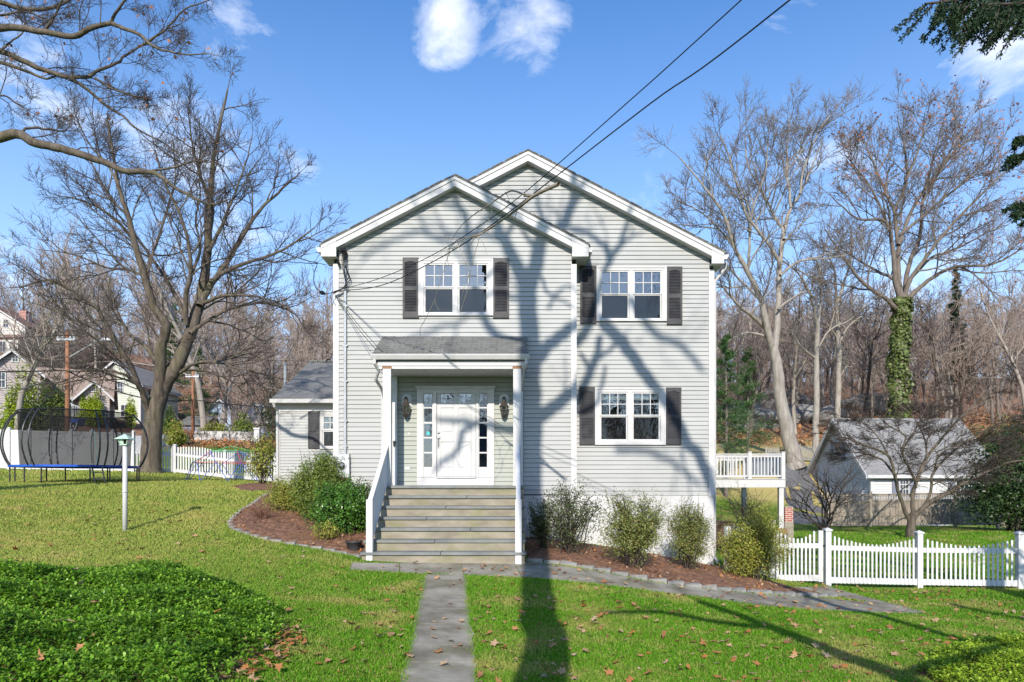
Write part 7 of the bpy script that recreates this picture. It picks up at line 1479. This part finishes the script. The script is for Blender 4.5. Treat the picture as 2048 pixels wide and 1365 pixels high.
# ---------------------------------------------------------------- sky, sun, camera
w = bpy.data.worlds.new('World'); bpy.context.scene.world = w; w.use_nodes = True
nt = w.node_tree; bg = nt.nodes['Background']
sky = nt.nodes.new('ShaderNodeTexSky'); sky.sky_type = 'NISHITA'; sky.sun_disc = False
sky.sun_elevation = SUN_EL; sky.sun_rotation = R(180)+SUN_AZ; sky.air_density = 1.0; sky.dust_density = .6; sky.ozone_density = 2.5; sky.altitude = 50
tc = nt.nodes.new('ShaderNodeTexCoord')
def vm(op, a, b=None):
    n = nt.nodes.new('ShaderNodeVectorMath'); n.operation = op
    for i, v in enumerate((a, b)):
        if v is None: continue
        if hasattr(v, 'links'): nt.links.new(v, n.inputs[i])
        else: n.inputs[i].default_value = v
    return n
def ma(op, a, b=None, c=None, clamp=False):
    n = nt.nodes.new('ShaderNodeMath'); n.operation = op; n.use_clamp = clamp
    for i, v in enumerate((a, b, c)):
        if v is None: continue
        if hasattr(v, 'links'): nt.links.new(v, n.inputs[i])
        else: n.inputs[i].default_value = v
    return n.outputs[0]
D = vm('NORMALIZE', tc.outputs['Generated']).outputs[0]
# clouds: soft patches round given directions of the sky, broken up by noise
def cdir(px, py): v = np.array([(px-CX)/F, 1.0, (CY-py)/F]); return tuple(nrm(v))
nz = N(nt, 'ShaderNodeTexNoise', i_Scale=7.0, i_Detail=12, i_Roughness=.62, i_Distortion=.35)
mp = nt.nodes.new('ShaderNodeMapping'); mp.inputs['Scale'].default_value = (1, 1, 1.6); nt.links.new(D, mp.inputs[0]); nt.links.new(mp.outputs[0], nz.inputs['Vector'])
tot = None
for (px, py, rad, amp) in [(470,45,80,.85),(530,0,70,.6),(630,10,30,.4),(890,20,75,1.0),(910,66,35,.8),(1060,0,110,.9),(75,195,95,.75),(150,215,60,.5),(330,270,150,.55),(480,330,110,.45),(600,355,50,.6),(160,140,60,.35),(1990,90,80,1.05),(2100,60,140,1.0),
    (1690,330,70,.7),(1350,410,60,.35),(1480,440,60,.4),(1850,600,200,.45),(1650,640,220,.45),(400,560,260,.35),(60,560,200,.35),(1300,650,300,.3),(1000,250,140,.12),(1680,180,60,.3),(2300,300,250,.6),(-200,-300,400,.6),(1500,-500,400,.5)]:
    c = cdir(px, py); ang = rad/F*1.25
    d = vm('DISTANCE', D, c).outputs['Value']
    g = ma('SUBTRACT', 1.0, ma('DIVIDE', d, ang), clamp=True); g = ma('MULTIPLY', ma('SQRT', g), amp)
    tot = g if tot is None else ma('MAXIMUM', tot, g)
# a scatter of clouds elsewhere so that windows and other views see a sky too
behind = ma('MULTIPLY', ma('SUBTRACT', .1, vm('DOT_PRODUCT', D, (0,1,0)).outputs['Value'], clamp=True), .55, clamp=True)
tot = ma('MAXIMUM', tot, ma('MINIMUM', behind, .2))
cl = ma('MULTIPLY', ma('SUBTRACT', ma('ADD', tot, ma('MULTIPLY', ma('SUBTRACT', nz.outputs[0], .5), 2.8)), .50), 1.05, clamp=True)
cl = ma('MULTIPLY', cl, ma('MINIMUM', ma('MULTIPLY', tot, 3.0), 1.0), clamp=True)
hsv = N(nt, 'ShaderNodeHueSaturation', i_Saturation=1.25, i_Value=1.0); nt.links.new(sky.outputs[0], hsv.inputs['Color'])
lum = mixc(nt, 1.0, hsv.outputs[0], SKY_TINT, 'MULTIPLY')
sx = nt.nodes.new('ShaderNodeSeparateXYZ'); nt.links.new(D, sx.inputs[0])
hz = ma('SUBTRACT', 1.0, ma('DIVIDE', ma('ABSOLUTE', sx.outputs[2]), .70), clamp=True)
lum = mixc(nt, ma('MULTIPLY', ma('POWER', hz, 1.7), .80), lum, HAZE)
cc = mixc(nt, cl, lum, CLOUD)
nt.links.new(cc, bg.inputs[0]); bg.inputs[1].default_value = SKY_STR
sd = bpy.data.lights.new('sun', 'SUN'); sd.energy = SUN_E; sd.angle = R(.42); sd.color = (1.0, .925, .82)
so = bpy.data.objects.new('sun', sd); C.objects.link(so)
from mathutils import Vector
so.rotation_euler = Vector(tuple(SUNV)).to_track_quat('Z', 'Y').to_euler(); so.location = tuple(SUNV*60)
cd = bpy.data.cameras.new('camera'); co = bpy.data.objects.new('camera', cd); C.objects.link(co)
cd.sensor_width = 36; cd.lens = F/2048*36; cd.shift_x = (1024-CX)/2048; cd.shift_y = (CY-682.5)/2048; cd.clip_end = 3000; cd.clip_start = .05
co.location = (0, 0, EYE); co.rotation_euler = (R(90), 0, 0)
sc = bpy.context.scene; sc.camera = co
sc.view_settings.view_transform = 'Standard'; sc.view_settings.look = 'None'; sc.view_settings.exposure = EXPO; sc.view_settings.gamma = 1
sc.render.engine = 'CYCLES'; sc.cycles.max_bounces = 8; sc.cycles.transparent_max_bounces = 24; sc.cycles.diffuse_bounces = 3; sc.cycles.glossy_bounces = 3
sc.cycles.use_denoising = True
